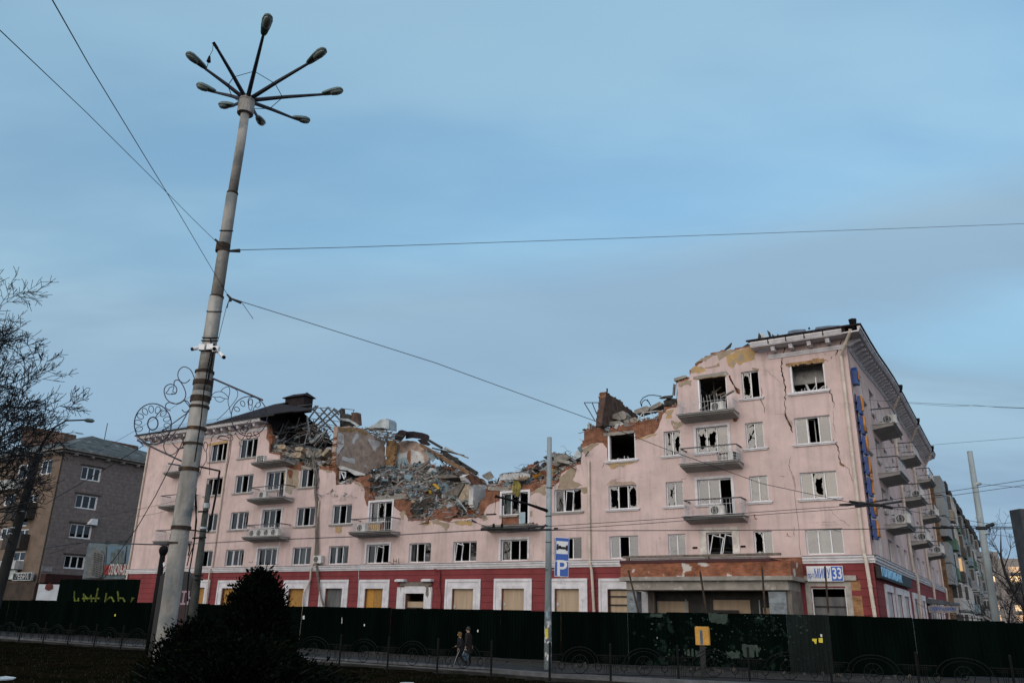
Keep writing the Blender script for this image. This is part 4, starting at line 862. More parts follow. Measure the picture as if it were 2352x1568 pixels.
# sign along the side wall
bs = thing('shop_sign', 'long black fascia sign with pale blue Cyrillic letters on the red side wall', 'sign', HOT.w((.2, 7.2, 4.58)), FANG+R_(90))
m = MB(); m.box(-7.0, 7.0, -.10, .15, 0, .62); m.build('fascia', BLACK, bs)
LBL = mat('lit_letter', (.20, .42, .62), .5, .05, emit=((.25, .55, .85), .12))
text('lettering', 'ПОЛІКОМБАНК', .62, LBL, bs, flat(-2.6, -.12, .31), .015, 1.35, bold=.012, fit=8.4)
# vertical sign of stacked letters near the corner
vs = thing('letter_sign', 'vertical stack of blue boxed letters with orange faces on the corner of the pink building', 'sign', HOT.w((.0, .75, 6.6)), FANG+R_(90))
ORA = mat('orange_letter', (.52, .22, .05), .6, .15, 3)
LB2 = mat('letter_box_blue', (.014, .052, .21), .5, .15, 3)
m = MB(); m.box(-.06, .06, -.077, -.02, .0, 8.2); m.build('backing_strip', LB2, vs)
for i, ch in enumerate('АНЇАРКУ'):
    z = .5 + i*1.16
    m = MB(); m.slab([(-.36, -.32, z-.5), (.36, -.32, z-.5), (.36, -.32, z+.46), (.2, -.32, z+.52), (-.36, -.32, z+.52)], (0, .17, 0)); m.box(-.3, .3, -.147, -.005, z-.3, z-.2); m.box(-.3, .3, -.147, -.005, z+.2, z+.3); o = m.build('letter_box', LB2, vs)
    tt = text('letter', ch, 1.15, ORA, o, flat(0, -.37, z), .045, .9, bold=.03)
m = MB(); m.slab([(-.36, -.32, 8.7), (.34, -.32, 8.75), (.3, -.32, 9.6), (-.1, -.32, 9.75), (-.36, -.32, 9.5)], (0, .3, 0)); o = m.build('letter_box', LB2, vs); o['label'] = 'smashed emblem box at the top of the sign'
m = MB(); m.slab([(-.2, -.37, 9.0), (.3, -.37, 8.95), (.25, -.37, 9.5), (-.1, -.37, 9.55)], (0, .03, 0)); m.build('letter', ORA, o)
# hairdresser's canopy
cn = thing('shop_canopy', 'small grey shop canopy reading ПЕРУКАРНЯ on the side street', 'canopy', HOT.w((0, 25.2, 0)), FANG)
m = MB(); m.slab([(0.05, 0, 3.9), (2.2, 0, 3.75), (2.2, 0, 3.95), (.05, 0, 4.3)], (0, 2.4, 0)); m.build('canopy_roof', mat('canopy_grey', (.11, .13, .15), .6), cn)
m = MB(); m.box(.1, 2.15, -.07, .03, 3.22, 3.72); m.build('sign_board', mat('grey_sign_board', (.34, .33, .31), .7), cn)
text('lettering', 'ПЕРУКАРНЯ', .33, LBLUE, cn, flat(1.12, -.08, 3.47), .004, .92, bold=.008, fit=1.75)
m = MB(); m.beam((2.1, .1, 0), (2.1, .1, 3.2), .07); m.beam((2.1, 2.2, 0), (2.1, 2.2, 3.7), .07); m.build('canopy_post', DARKI, cn)
# ---- air conditioners: things of their own
def make_ac(name='air_conditioner', wd=.85, hh=.6, fan=True):
    t = bpy.data.objects.new(name, None); COL.objects.link(t); t.empty_display_size = .2
    m = MB(); m.box(-wd/2, wd/2, -.16, .16, .04, hh); m.box(-wd*.4, -wd*.3, -.16, .16, 0, .037); m.box(wd*.3, wd*.4, -.16, .16, 0, .037); m.build('casing', ACW, t)
    m = MB(); c = (-wd*.15, -.165, hh/2+.02)
    if fan:
        n = 20; r = hh*.40; m.add([c]+[(c[0]+r*math.cos(6.2832*i/n), c[1], c[2]+r*math.sin(6.2832*i/n)) for i in range(n)], [(0, 1+i, 1+(i+1) % n) for i in range(n)])
    else:
        for i in range(4):
            for j in range(3): m.box(-wd*.4+i*wd*.21, -wd*.4+i*wd*.21+wd*.17, -.168, -.161, .1+j*hh*.28, .1+j*hh*.28+hh*.22)
    g = m.build('fan_grille', BLACK, t)
    if fan:
        m = MB(); 
        for rr in (.30, .5, .72, 1.0): m.ring((c[0], -.172, c[2]), (r*rr, 0, 0), (0, 0, r*rr), .006, 18, 3)
        m.build('grille_wire', ACW, g)
    return t
def copy_tree(o, parent=None):
    c = o.copy(); COL.objects.link(c)
    if parent: c.parent = parent
    for ch in list(o.children): copy_tree(ch, c)
    return c
ac_fan, ac_grid = make_ac(), make_ac(fan=False); used = {}
def put_ac(proto, local, ang, label):
    o = proto if proto.name not in used else copy_tree(proto); used[proto.name] = 1
    o.location = HOT.w(local); o.rotation_euler = (0, 0, FANG+ang); tag(o, label, 'air conditioner', 'air conditioners on the balconies')
put_ac(ac_fan, (-7.55, -.75, FLOORZ[5]+.06), R_(-12), 'white air conditioner with big round fan on the topmost balcony of the right part')
put_ac(ac_grid, (-6.85, -.45, FLOORZ[4]+.06), R_(70), 'white air conditioner turned sideways on the middle balcony of the right part')
put_ac(ac_fan, (-8.0, -.7, FLOORZ[3]+.06), 0, 'white air conditioner with a purple sticker spot on the lowest balcony of the right part')
put_ac(ac_grid, (-47.3, -.8, FLOORZ[5]+.06), R_(8), 'dusty air conditioner on the bare balcony under the collapsed roof')
for i, x in enumerate((-47.2, -46.35, -45.5, -44.65)): put_ac(ac_fan, (x, -.7, FLOORZ[3]+.06), 0, ['first fan unit from the left on the third floor balcony left of the breach', 'second fan unit from the left on the third floor balcony left of the breach', 'third fan unit from the left on the third floor balcony left of the breach', 'last fan unit on the right of the third floor balcony left of the breach'][i])
put_ac(ac_fan, (-46.6, -.7, FLOORZ[4]+.06), 0, 'fan unit half hidden on the fourth floor balcony left of the breach')
put_ac(ac_grid, (-57.6, -.7, FLOORZ[3]+.06), 0, 'air conditioner on the lowest balcony behind the tall lamp mast'); put_ac(ac_fan, (-57.4, -.7, FLOORZ[4]+.06), 0, 'air conditioner on the middle balcony behind the tall lamp mast'); put_ac(ac_grid, (-57.8, -.7, FLOORZ[5]+.06), R_(15), 'air conditioner among planks on the top balcony behind the tall lamp mast')
put_ac(ac_fan, (-35.4, -.7, FLOORZ[3]+.06), 0, 'air conditioner on the balcony just left of the rubble slope')
x, z = F('b4', 740, 230); put_ac(ac_fan, (x, -.25, z-.3), 0, 'air conditioner bracketed to the pink wall beside the hanging cables')
for y0, r, nm in ((6.9, 5, 'near top'), (19, 4, 'second'), (31, 4, 'far middle'), (6.9, 3, 'near lowest'), (18.9, 3, 'second lowest'), (30.9, 3, 'far lowest')):
    put_ac(ac_fan, (1.0, y0+.4, FLOORZ[r]+.06), 0, 'fan unit on the %s balcony of the side street wall' % nm)
# ------------------------------------------------------------------ rubble
RUBM = mat('rubble_dust', (.15, .125, .10), .97, .3, 3.5, 8, bump=.9, bscale=10, col2=(.055, .047, .04), third=((.22, .09, .05), 2.0, .60, .70))
CHW = mat('chip_white', (.44, .45, .46), .9, .15, 2); CHB = mat('chip_blue', (.19, .255, .285), .85, .2, 2); CHG = mat('chip_grey', (.21, .195, .175), .95, .25, 3); CHR = mat('chip_brick', (.27, .095, .045), .95, .25, 3); CHD = mat('chip_dark', (.05, .048, .046), .9, .3, 3); CHT = mat('chip_tan', (.33, .26, .19), .95, .2, 3); CHY = mat('chip_yellow', (.50, .29, .03), .9, .1, 3)
RMATS = [RUBM, CHG, CHW, CHB, CHR, CHD, CHT, CHY]
def interp(tb, x):
    if x <= tb[0][0]: return tb[0][1]
    for (a, za), (b, zb) in zip(tb, tb[1:]):
        if x <= b: return za + (zb-za)*(x-a)/max(b-a, 1e-6)
    return tb[-1][1]
def srt(pts, off): return sorted(F(*p, off) for p in pts)
YB = 6.5
back = srt([('c3', 1180, 1090), ('c3', 1500, 1110), ('c3', 1640, 1085), ('c3', 1800, 1050), ('c3', 1950, 1035), ('c4', 100, 700), ('c4', 230, 690), ('c4', 380, 690), ('c4', 480, 705), ('c4', 600, 690), ('c4', 720, 690), ('c4', 870, 745), ('c4', 980, 785),
            ('c4', 1080, 870), ('c4', 1190, 905), ('c4', 1290, 850)], YB) 
back2 = srt([('c4', 1290, 830), ('c4', 1340, 780), ('c4', 1500, 770), ('c4', 1620, 700), ('c4', 1800, 665), ('c4', 1870, 610), ('c4', 1960, 590), ('c4', 2060, 620), ('c4', 2150, 640)], 2.2)
cf = sorted([p for p in core_top if -42 < p[0] < -16.2])
def front_z(x): return interp(cf, x)
def mound(name, x0, x1, y0, y1, zfun, nx, ny, seed, chips, sticks, sheets, scale=1.0):
    rn = random.Random(seed); m = MB(); V = []
    def H(x, y):
        z = zfun(x, y); p = Vector((x*1.1, y*1.1, seed)); return z + .38*scale*noise.noise(p) + .22*scale*noise.noise(p*2.7) + .12*scale*noise.noise(p*6.1)
    for j in range(ny+1):
        for i in range(nx+1):
            x = x0+(x1-x0)*i/nx; y = y0+(y1-y0)*j/ny; V.append((x, y, H(x, y)))
    m.add(V, [(j*(nx+1)+i, j*(nx+1)+i+1, (j+1)*(nx+1)+i+1, (j+1)*(nx+1)+i) for j in range(ny) for i in range(nx)], 0)
    def rot(): return Matrix.Rotation(rn.uniform(0, 6.28), 3, Vector((rn.uniform(-1, 1), rn.uniform(-1, 1), rn.uniform(-1, 1)+.01)).normalized())
    for _ in range(chips):
        x, y = rn.uniform(x0, x1), y0+(y1-y0)*rn.random()**1.3; z = H(x, y); s = .032*scale*(1+4.2*rn.random()**5); A = rot(); k = rn.choices([1, 2, 3, 4, 5, 6], [24, 17, 12, 20, 16, 13])[0]
        m.obox((x, y, z+s*.4), A @ Vector((s*rn.uniform(.8, 2.2), 0, 0)), A @ Vector((0, s*rn.uniform(.6, 1.3), 0)), A @ Vector((0, 0, s*rn.uniform(.3, .8))), k)
    for _ in range(sticks):
        x, y = rn.uniform(x0, x1), y0+(y1-y0)*rn.random()**1.2; z = H(x, y)+.03; l = rn.uniform(.3, 1.7)*scale; a = rn.uniform(0, 6.28); t = rn.gauss(.1, .35)
        d = Vector((math.cos(a)*math.cos(t), math.sin(a)*math.cos(t), math.sin(t))); p = Vector((x, y, z)); k = rn.choices([2, 3, 5, 6], [34, 36, 16, 14])[0]
        if rn.random() < .75: m.beam(p-d*l*.35, p+d*l*.65, rn.uniform(.03, .075), rn.uniform(.02, .05), k)
        else: q_ = p+d*l*.65; b = Vector((rn.gauss(0, .2), rn.gauss(0, .2), rn.uniform(-.1, .3))); m.tube([p-d*l*.4, p+b, q_+b*.3, q_+d*.3-b*.6], .016, 4, k)
    for _ in range(sheets):
        x, y = rn.uniform(x0, x1), y0+(y1-y0)*rn.random(); z = H(x, y)+.05; A = rot() ; s = rn.uniform(.15, .42)*scale; k = rn.choices([2, 3, 1, 5, 6, 7], [34, 22, 14, 16, 12, 2])[0]
        P = [Vector((x, y, z)) + A @ Vector((math.cos(t)*s*rn.uniform(.6, 1.3), math.sin(t)*s*rn.uniform(.4, 1), 0)) for t in (0, 1.3, 2.4, 3.9, 5.2)]
        m.slab(P, A @ Vector((0, 0, .02)), k)
    for _ in range(int(sticks*.075)):                        # longer bars, planks and slabs on top of the small stuff
        x, y = rn.uniform(x0+.8, x1-.8), y0+(y1-y0)*(.08+.7*rn.random()); z = H(x, y)+.12; l = rn.uniform(.9, 2.3)*scale; a = rn.uniform(0, 6.28); t = rn.gauss(.12, .3); d = Vector((math.cos(a)*math.cos(t), .5*math.sin(a)*math.cos(t), math.sin(t))); p = Vector((x, y, z))
        m.beam(p-d*l*.4, p+d*l*.6, rn.uniform(.05, .13), rn.uniform(.03, .06), rn.choices([2, 3, 5, 6], [36, 34, 18, 12])[0])
    for _ in range(int(sticks*.035)):
        x, y = rn.uniform(x0+.5, x1-.5), y0+(y1-y0)*(.05+.8*rn.random()); z = H(x, y)+.08; A = rot(); s = rn.uniform(.3, .75)*scale
        P = [Vector((x, y, z)) + A @ Vector((math.cos(t)*s*rn.uniform(.7, 1.2), math.sin(t)*s*rn.uniform(.5, .9), 0)) for t in (0, 1.1, 2.2, 3.3, 4.2, 5.3)]; m.slab(P, A @ Vector((0, 0, rn.uniform(.06, .16))), rn.choices([1, 5, 2, 3, 4, 6], [30, 24, 16, 14, 10, 6])[0])
    o = m.build(name, RMATS, world=HOT.M, kind='stuff'); return o
def zmain(x, y):
    if x > -23.2:                                            # shallow pile on the broken third-floor wall
        zf, zb = front_z(x)-.12, interp(back2, x); t = min(1, max(0, (y-.3)/1.9))
        return zf+(zb-zf)*t - max(0, y-2.4)*.9
    zf, zb = front_z(x)-.12, interp(back, x)-.15
    if x < -36.3: zf = min(zf, 11.2)
    t = min(1, max(0, (y-.45)/(YB-.45))); t = t*.85+.15*t*t
    if x > -25: k = (x+25)/1.8; zb = zb*(1-k) + interp(back2, x)*k
    return zf+(zb-zf)*t - max(0, y-YB-.3)*1.1
o = mound('rubble', -41.0, -16.35, .1, 9.5, zmain, 170, 70, 4, 6500, 2600, 900)
tag(o, 'mass of broken brick, plaster, pipes and boards spilling from the gap in the pink building', 'rubble')
top5 = srt([('c3', 500, 905), ('c3', 600, 850), ('c3', 700, 850), ('c3', 800, 860), ('c3', 900, 850), ('c3', 1000, 870), ('c3', 1100, 900), ('c3', 1210, 880)], 1.8)
def ztop(x, y):
    zf = max(13.7, interp(sorted(p for p in core_top if p[0] < -40 and p[0] > -48.9), x)-.15); zb = interp(top5, x); t = min(1, max(0, (y-.3)/1.5)); return zf+(zb-zf)*t+max(0, y-2.5)*.15
o = mound('rubble', -48.7, -40.7, .12, 6.0, ztop, 60, 40, 9, 1100, 300, 60); tag(o, 'heap of brick lumps and splinters on the top floor left of the breach', 'rubble')
mx0, mx1 = F('c5', 560, 740)[0], F('c5', 1470, 470)[0]
def zl(x, y):
    zf = interp(sorted(p for p in core_top if mx0-1.5 < p[0] < mx1+.5), x)-.1; t = min(1, max(0, (y-.3)/2.5)); return zf + t*.35 - max(0, y-3)*.2
o = mound('rubble', mx0-.3, mx1-.1, .12, 5.0, zl, 50, 30, 14, 700, 130, 40, .9); tag(o, 'broken masonry lying on the stepped wall right of the breach', 'rubble')
rn = random.Random(21)
m = MB()                                    # rubble at the foot of the walls, behind the hoarding
# ---- broken cross walls still standing (parts of the building)
def sidewall(name, xw, crop, pts, thick, mt, jz=.10, label=None):
    P = [HOT.side(crop, *p, xw) for p in pts]; P = jag(P, .18, .05, random.Random(len(pts)), brick=True)
    m = MB(); m.slab([(xw, y, z) for y, z in P], (-thick, 0, 0)); o = m.build(name, mt, hotel); o['label'] = label or ''; return o
x1 = F('c3', 1280, 800)[0]
o = sidewall('cross_wall', x1, 'c3', [(1282, 605), (1300, 590), (1450, 590), (1560, 600), (1640, 660), (1760, 730), (1828, 745), (1828, 1040), (1700, 1065), (1600, 1130), (1500, 1115), (1400, 1080), (1262, 1010)], .42, BRICK2, label='brick cross wall with scraps of white plaster, standing in the breach')
def onside(name, xw, crop, pts, mt, d=.006):
    P = jag([HOT.side(crop, *p, xw) for p in pts], .2, .05, random.Random(pts[0][0])); m = MB(); m.slab([(xw+d, y, z) for y, z in P], (.004, 0, 0)); return m.build(name, mt, hotel)
for pts in ([(1285, 660), (1310, 655), (1358, 680), (1360, 780), (1320, 775), (1283, 765)], [(1283, 775), (1320, 785), (1355, 790), (1340, 830), (1290, 905), (1270, 880)], [(1480, 665), (1525, 675), (1515, 715), (1485, 740), (1475, 790), (1455, 780), (1450, 735), (1470, 710)],
            [(1640, 720), (1700, 740), (1775, 760), (1770, 800), (1730, 830), (1720, 870), (1690, 850), (1650, 790), (1630, 740)], [(1335, 930), (1480, 955), (1475, 1015), (1440, 1010), (1330, 960)], [(1580, 1035), (1605, 1000), (1612, 1050)], [(1605, 905), (1622, 910), (1618, 925), (1605, 922)]):
    onside('plaster_scrap', x1, 'c3', pts, WHITEP)
onside('exposed_patch', x1, 'c3', [(1290, 600), (1450, 600), (1560, 612), (1640, 672), (1600, 690), (1500, 640), (1400, 650), (1300, 640)], BRICKO, .004)
crack_ = onside('crack', x1, 'c3', [(1385, 785), (1392, 785), (1340, 840), (1292, 915), (1280, 950), (1276, 945), (1285, 910), (1335, 835)], CRACK, .012)
m = MB(); P0 = [F('c3', 1215, 820), F('c3', 1280, 600), F('c3', 1262, 1010), F('c3', 1230, 1040)]    # toothed brick end of that wall
xa, xb = x1-.42, x1
z = P0[3][1]
rn = random.Random(2)
while z < P0[1][1]+.1:
    m.box(xa-rn.uniform(-.05, .14), xb-.003, -.02-rn.uniform(-.05, .06), .30, z, z+.072); z += .077
m.build('brick_end', brickmat('bright_brick', (.32, .11, .045), (.21, .07, .035), (.25, .2, .15)), hotel)
ye = HOT.side('c3', 1828, 900, x1)[0]
def frontwall(name, crop, pts, off, mt, thick=.3, brick=True, label=None):
    P = jag([F(crop, *p, off) for p in pts], .18, .05, random.Random(len(pts)), brick=brick); m = MB(); m.slab([(x, off, z) for x, z in P], (0, thick, 0)); o = m.build(name, mt, hotel)
    if label: o['label'] = label
    return o
frontwall('inner_wall_stub', 'c3', [(1832, 745), (1900, 745), (1945, 775), (1935, 850), (1915, 1040), (1832, 1045)], ye, BRICKO, label='ochre brick pier behind the cross wall')
frontwall('inner_wall_stub', 'c3', [(1940, 790), (1990, 755), (2100, 745), (2190, 770), (2285, 850), (2320, 920), (2330, 1060), (1945, 1070)], ye+.6, BRICK2)
o = frontwall('plaster_scrap', 'c3', [(1952, 815), (1985, 880), (2010, 890), (2080, 870), (2090, 1030), (1960, 1040), (1945, 960)], ye+.585, BLUEP, .012, False); o = frontwall('plaster_scrap', 'c3', [(2120, 850), (2200, 870), (2262, 900), (2275, 990), (2200, 1030), (2120, 1020)], ye+.584, WHITEP, .012, False)
frontwall('exposed_patch', 'c3', [(2092, 870), (2118, 860), (2118, 1010), (2098, 1015), (2085, 940)], ye+.583, BRICK, .012)
m = MB(); m.beam(HOT.pt('c3', 1930, 840, ye+.3), HOT.pt('c3', 1930, 1010, ye+.3), .3, .1); m.build('door_jamb', WHITEP, hotel)
x2 = F('c4', 1160, 1000)[0]
o = sidewall('cross_wall', x2-1.0, 'c4', [(930, 800), (1000, 760), (1060, 790), (1165, 850), (1165, 880), (1160, 1010), (1080, 1080), (1070, 1130), (1030, 1120), (1030, 880), (940, 850)], .38, WHITEP, label='white plastered cross wall capped with brick, right of the rubble slope')
onside('exposed_patch', x2-1.0, 'c4', [(935, 800), (1000, 762), (1060, 792), (1165, 852), (1165, 882), (1040, 885), (990, 850)], BRICK)
x3 = F('c5', 640, 560)[0]
o = sidewall('cross_wall', x3, 'c5', [(640, 345), (655, 345), (700, 375), (780, 410), (820, 440), (850, 500), (900, 520), (960, 560), (1010, 620), (1000, 680), (700, 720), (585, 715)], .45, BRICKD, label='jagged dark brick gable standing up right of the breach')
m = MB(); z = F('c5', 520, 730)[1]; ztop_ = F('c5', 630, 335)[1]; rn = random.Random(8)
while z < ztop_: m.box(x3-.45-rn.uniform(-.03, .1), x3-.004, -.03-rn.uniform(-.04, .05), .30, z, z+.07); z += .077
m.build('brick_end', bpy.data.materials['bright_brick'], hotel)
m = MB(); p = HOT.pt('c5', 652, 335, .1); m.tube([p, p+Vector((0, 0, .25))], .05, 6); m.build('pipe_stub', IRON, hotel)
m = MB()
for a in ((390, 455, 555, 455), (390, 455, 515, 665), (480, 455, 535, 590)): m.beam(*bl('c5', *a, -.1), .045, .045)
m.build('bent_bracket', IRON, hotel)
# ---- large debris: one object each
def chunk(name, label, cat, crop, pts, off, thick, mt, group, dirv=(0, 1, 0), amp=.0, tilt=0.0):
    P = [HOT.pt(crop, *p, off) for p in pts]
    if tilt:                              # lean the piece back from its lower edge
        z0 = min(p.z for p in P); P = [Vector((p.x, p.y+(p.z-z0)*tilt, p.z)) for p in P]
        dirv = Vector((0, 1, -tilt)).normalized()
    m = MB(); m.slab(P, Vector(dirv)*thick); return tag(m.build(name, mt, world=HOT.M), label, cat, group)
G1 = 'concrete lumps on the top floor left of the breach'
for pts, lb in (([(580, 790), (660, 785), (685, 800), (680, 838), (640, 842), (585, 825)], 'brown masonry lump highest on the left heap'), ([(537, 835), (600, 822), (645, 840), (640, 878), (560, 880), (530, 868)], 'masonry lump at the left end of the heap'), ([(790, 820), (860, 808), (885, 830), (870, 862), (800, 858)], 'square masonry lump in the middle of the left heap'),
                ([(900, 860), (935, 850), (975, 905), (965, 940), (930, 925)], 'slanting masonry lump left of the hanging cables'), ([(740, 885), (850, 868), (862, 900), (850, 940), (735, 935)], 'long masonry lump low in the left heap'), ([(1085, 905), (1150, 825), (1180, 842), (1120, 925)], 'tilted concrete block right of the hanging cables'), ([(1020, 880), (1075, 870), (1095, 910), (1060, 940), (1025, 925)], 'grey concrete lump beside the tilted block'), ([(660, 870), (700, 870), (760, 905), (750, 935), (690, 920)], 'flat masonry lump under the dark hanging roof sheet')):
    chunk('masonry_lump', lb, 'rubble block', 'c3', pts, .35, .5, CHT if pts[0][0] % 3 else CHG, G1, tilt=.25)
G2 = 'timbers in the breach'
for (c, a, o0, o1, wd, mt), lb in (((('c4'), (485, 470, 985, 765), 4.0, 2.5, .22, WOODB), 'long brown timber sloping down over the rubble'), (('c4', (565, 420, 700, 500), 6, 5, .16, CHD), 'dark beam end sticking out above the brown timber'), (('c4', (890, 655, 1062, 765), 4.5, 4, .24, CHD), 'dark notched beam at the lower end of the brown timber'), (('c4', (720, 505, 975, 603), 4, 4, .09, WOODG), 'grey plank jutting out to the right of the ridge'), (('c4', (600, 500, 930, 578), 4.3, 4.3, .10, CHD), 'dark plank just above the jutting grey plank'),
                                  (('c4', (700, 540, 880, 655), 4.6, 4, .30, CHD), 'wide charred board lying under the planks'), (('c3', (1690, 685, 1990, 750), 5, 5, .08, WOODG), 'thin pole lying behind the cross wall'), (('c3', (1860, 670, 1845, 750), 5.2, 5.2, .07, WOODG), 'short upright stick behind the cross wall'), (('c3', (1620, 600, 1900, 660), 6, 6, .1, WOODG), 'thin pole lying under the bent tin duct'), (('c4', (445, 720, 560, 640), 3.5, 3.8, .2, CHG), 'grey beam leaning left in the rubble'), (('c4', (870, 1040, 960, 1160), .8, .7, .06, CHW), 'white rod propped on the low brick wall')):
    m = MB(); m.beam(*bl(c, *a, o0, o1), wd, wd*1.1); tag(m.build('timber_beam', mt, world=HOT.M), lb, 'timber', G2)
chunk('roof_sheet', 'big dark roof sheet hanging down inside the torn left roof', 'roof sheet', 'c3', [(560, 560), (700, 530), (870, 505), (930, 560), (955, 640), (950, 705), (870, 745), (760, 720), (640, 690), (550, 630)], 3.0, .04, ROOFD, None, tilt=.4)
for i, (pts, lb, mt, off) in enumerate((([(190, 375), (230, 310), (260, 302), (320, 320), (300, 380), (260, 440), (200, 420)], 'crumpled dark roof sheet at the top of the breach, left half', ROOFD, 5.5), ([(300, 320), (380, 318), (480, 335), (540, 355), (560, 375), (558, 430), (470, 400), (380, 390), (310, 400)], 'curved dark roof sheet arching over the breach', ROOFD, 5.9), ([(430, 410), (500, 395), (580, 460), (555, 475), (470, 450)], 'dark roof sheet folded down beside the brown timber', ROOFD, 5.0),
                                 ([(510, 525), (545, 515), (640, 580), (600, 645), (540, 580)], 'bluish metal sheet under the brown timber', CHB, 3.4), ([(1108, 780), (1190, 735), (1242, 800), (1180, 838), (1120, 800)], 'square tilted panel standing alone at the right of the gap', CHG, 3.0), ([(1170, 845), (1222, 835), (1220, 880), (1185, 870)], 'small dark panel under the tilted square panel', CHD, 3.0), ([(720, 475), (810, 520), (800, 530), (725, 510)], 'grey metal flap on the ridge of the breach', TIN, 4.2), ([(700, 545), (860, 600), (880, 660), (850, 660), (760, 600)], 'dark sheet on the far slope of the rubble', CHD, 4.4))):
    chunk('roof_sheet', lb, 'roof sheet', 'c4', pts, off, .04, mt, 'sheets torn from the roof', tilt=.25)
chunk('concrete_slab', 'pale concrete slab leaning against the white cross wall', 'slab', 'c4', [(925, 838), (1020, 842), (1030, 880), (960, 1060), (870, 1070), (866, 1010)], 2.2, .22, CHT, 'slabs in the breach', tilt=.3)
chunk('concrete_slab', 'dark concrete slab leaning left of the pale slab', 'slab', 'c4', [(850, 850), (920, 828), (905, 890), (860, 1000), (810, 985), (812, 930)], 2.6, .2, CONCD, 'slabs in the breach', tilt=.3)
chunk('concrete_slab', 'grey floor slab end jutting over the rubble under the timbers', 'slab', 'c4', [(630, 790), (780, 775), (860, 790), (855, 806), (700, 815), (640, 808)], 2.0, 2.0, CONCD, 'slabs in the breach')
chunk('concrete_slab', 'white plaster flake against the white cross wall', 'slab', 'c4', [(1040, 930), (1058, 940), (1040, 1080), (1012, 1085), (1020, 1000)], 1.8, .05, CHT, 'slabs in the breach', tilt=.15)
m = MB(); P = [HOT.pt('c3', *p, 6.0) for p in ((1580, 610), (1640, 590), (1700, 560), (1775, 505), (1850, 495), (1868, 520), (1868, 615), (1800, 600), (1720, 600))]
m.slab(P, (0, 1.1, 0)); tag(m.build('tin_duct', TIN, world=HOT.M), 'bent tin ventilation duct lying on the roof edge above the cross wall', 'duct')
m = MB(); P = [HOT.pt('c3', *p, 5.6) for p in ((1440, 425), (1510, 425), (1520, 560), (1440, 570))]; m.slab(P, (0, .5, 0)); tag(m.build('chimney_stub', BRICKD, world=HOT.M), 'dark square flue box standing at the end of the bare rafters', 'chimney')
m = MB(); P = [HOT.pt('c3', *p, 5.8) for p in ((1310, 410), (1335, 375), (1340, 440), (1400, 440), (1430, 470), (1435, 580), (1310, 585))]; m.slab(P, (0, .4, 0)); tag(m.build('charred_panel', CHD, world=HOT.M), 'charred boarding between the rafters and the flue box', 'panel')
m = MB(); P = [HOT.pt('c3', *p, 5.3) for p in ((1310, 490), (1400, 495), (1470, 530), (1530, 575), (1500, 580), (1420, 530), (1310, 512))]; m.slab(P, (0, .15, 0)); tag(m.build('tin_strip', TIN, world=HOT.M), 'bent pale tin strip across the charred boarding', 'strip')
G3 = 'slabs lying right of the breach'
for pts, lb, off in (([(960, 540), (1100, 490), (1130, 520), (1120, 545), (985, 585), (962, 570)], 'flat concrete slab on top of the pile beside the brick gable', 1.2), ([(1118, 515), (1250, 442), (1278, 460), (1275, 480), (1140, 550)], 'second tilted concrete slab near the stepped wall', 1.4), ([(695, 600), (830, 545), (870, 590), (860, 640), (790, 655), (710, 635)], 'hollow concrete block leaning on the brick gable', 1.0), ([(655, 675), (790, 660), (830, 690), (825, 712), (660, 720)], 'long flat slab along the broken wall top', .5), ([(838, 660), (970, 620), (992, 650), (980, 680), (850, 710)], 'flat slab right of the long one', .6), ([(1290, 440), (1340, 405), (1440, 410), (1465, 450), (1440, 480), (1310, 490)], 'crumpled grey insulation at the foot of the pink pier', .8), ([(1410, 180), (1540, 140), (1562, 165), (1440, 205), (1415, 208)], 'cornice slab lying tilted on the pink pier', .0)):
    chunk('concrete_slab', lb, 'slab', 'c5', pts, off, .9 if off else .5, CONC if 'insul' not in lb else CHD, G3)
chunk('timber_beam', 'burnt post leaning against the pink pier', 'timber', 'c5', [(1405, 240), (1425, 245), (1418, 370), (1395, 365)], .4, .15, CHG, None); chunk('timber_beam', 'charred splinter pointing left from the pink pier', 'timber', 'c5', [(1240, 400), (1300, 380), (1400, 370), (1390, 400), (1260, 412)], .6, .1, CHD, None)
m = MB()
for P in ([(1045, 500), (1028, 450), (1060, 400), (1120, 372), (1180, 370), (1270, 382)], [(1045, 500), (1050, 450), (1085, 420), (1120, 440), (1150, 490)], [(1108, 420), (1135, 460)]): m.tube([HOT.pt('c5', *p, 1.0) for p in P], .03, 5)
tag(m.build('bent_cable', IRON, world=HOT.M), 'black cable looping up from the broken wall top', 'cable')
m = MB()
for a in ((1065, 560, 1080, 680), (1000, 640, 1060, 570), (1140, 560, 1200, 640), (1060, 570, 1220, 550), (960, 715, 1050, 590), (1010, 680, 1200, 650)): m.beam(*bl('c5', *a, .3), .05, .05)
tag(m.build('bed_frame', RAILW, world=HOT.M), 'mangled pale metal bed frame in the broken wall top', 'bed frame')
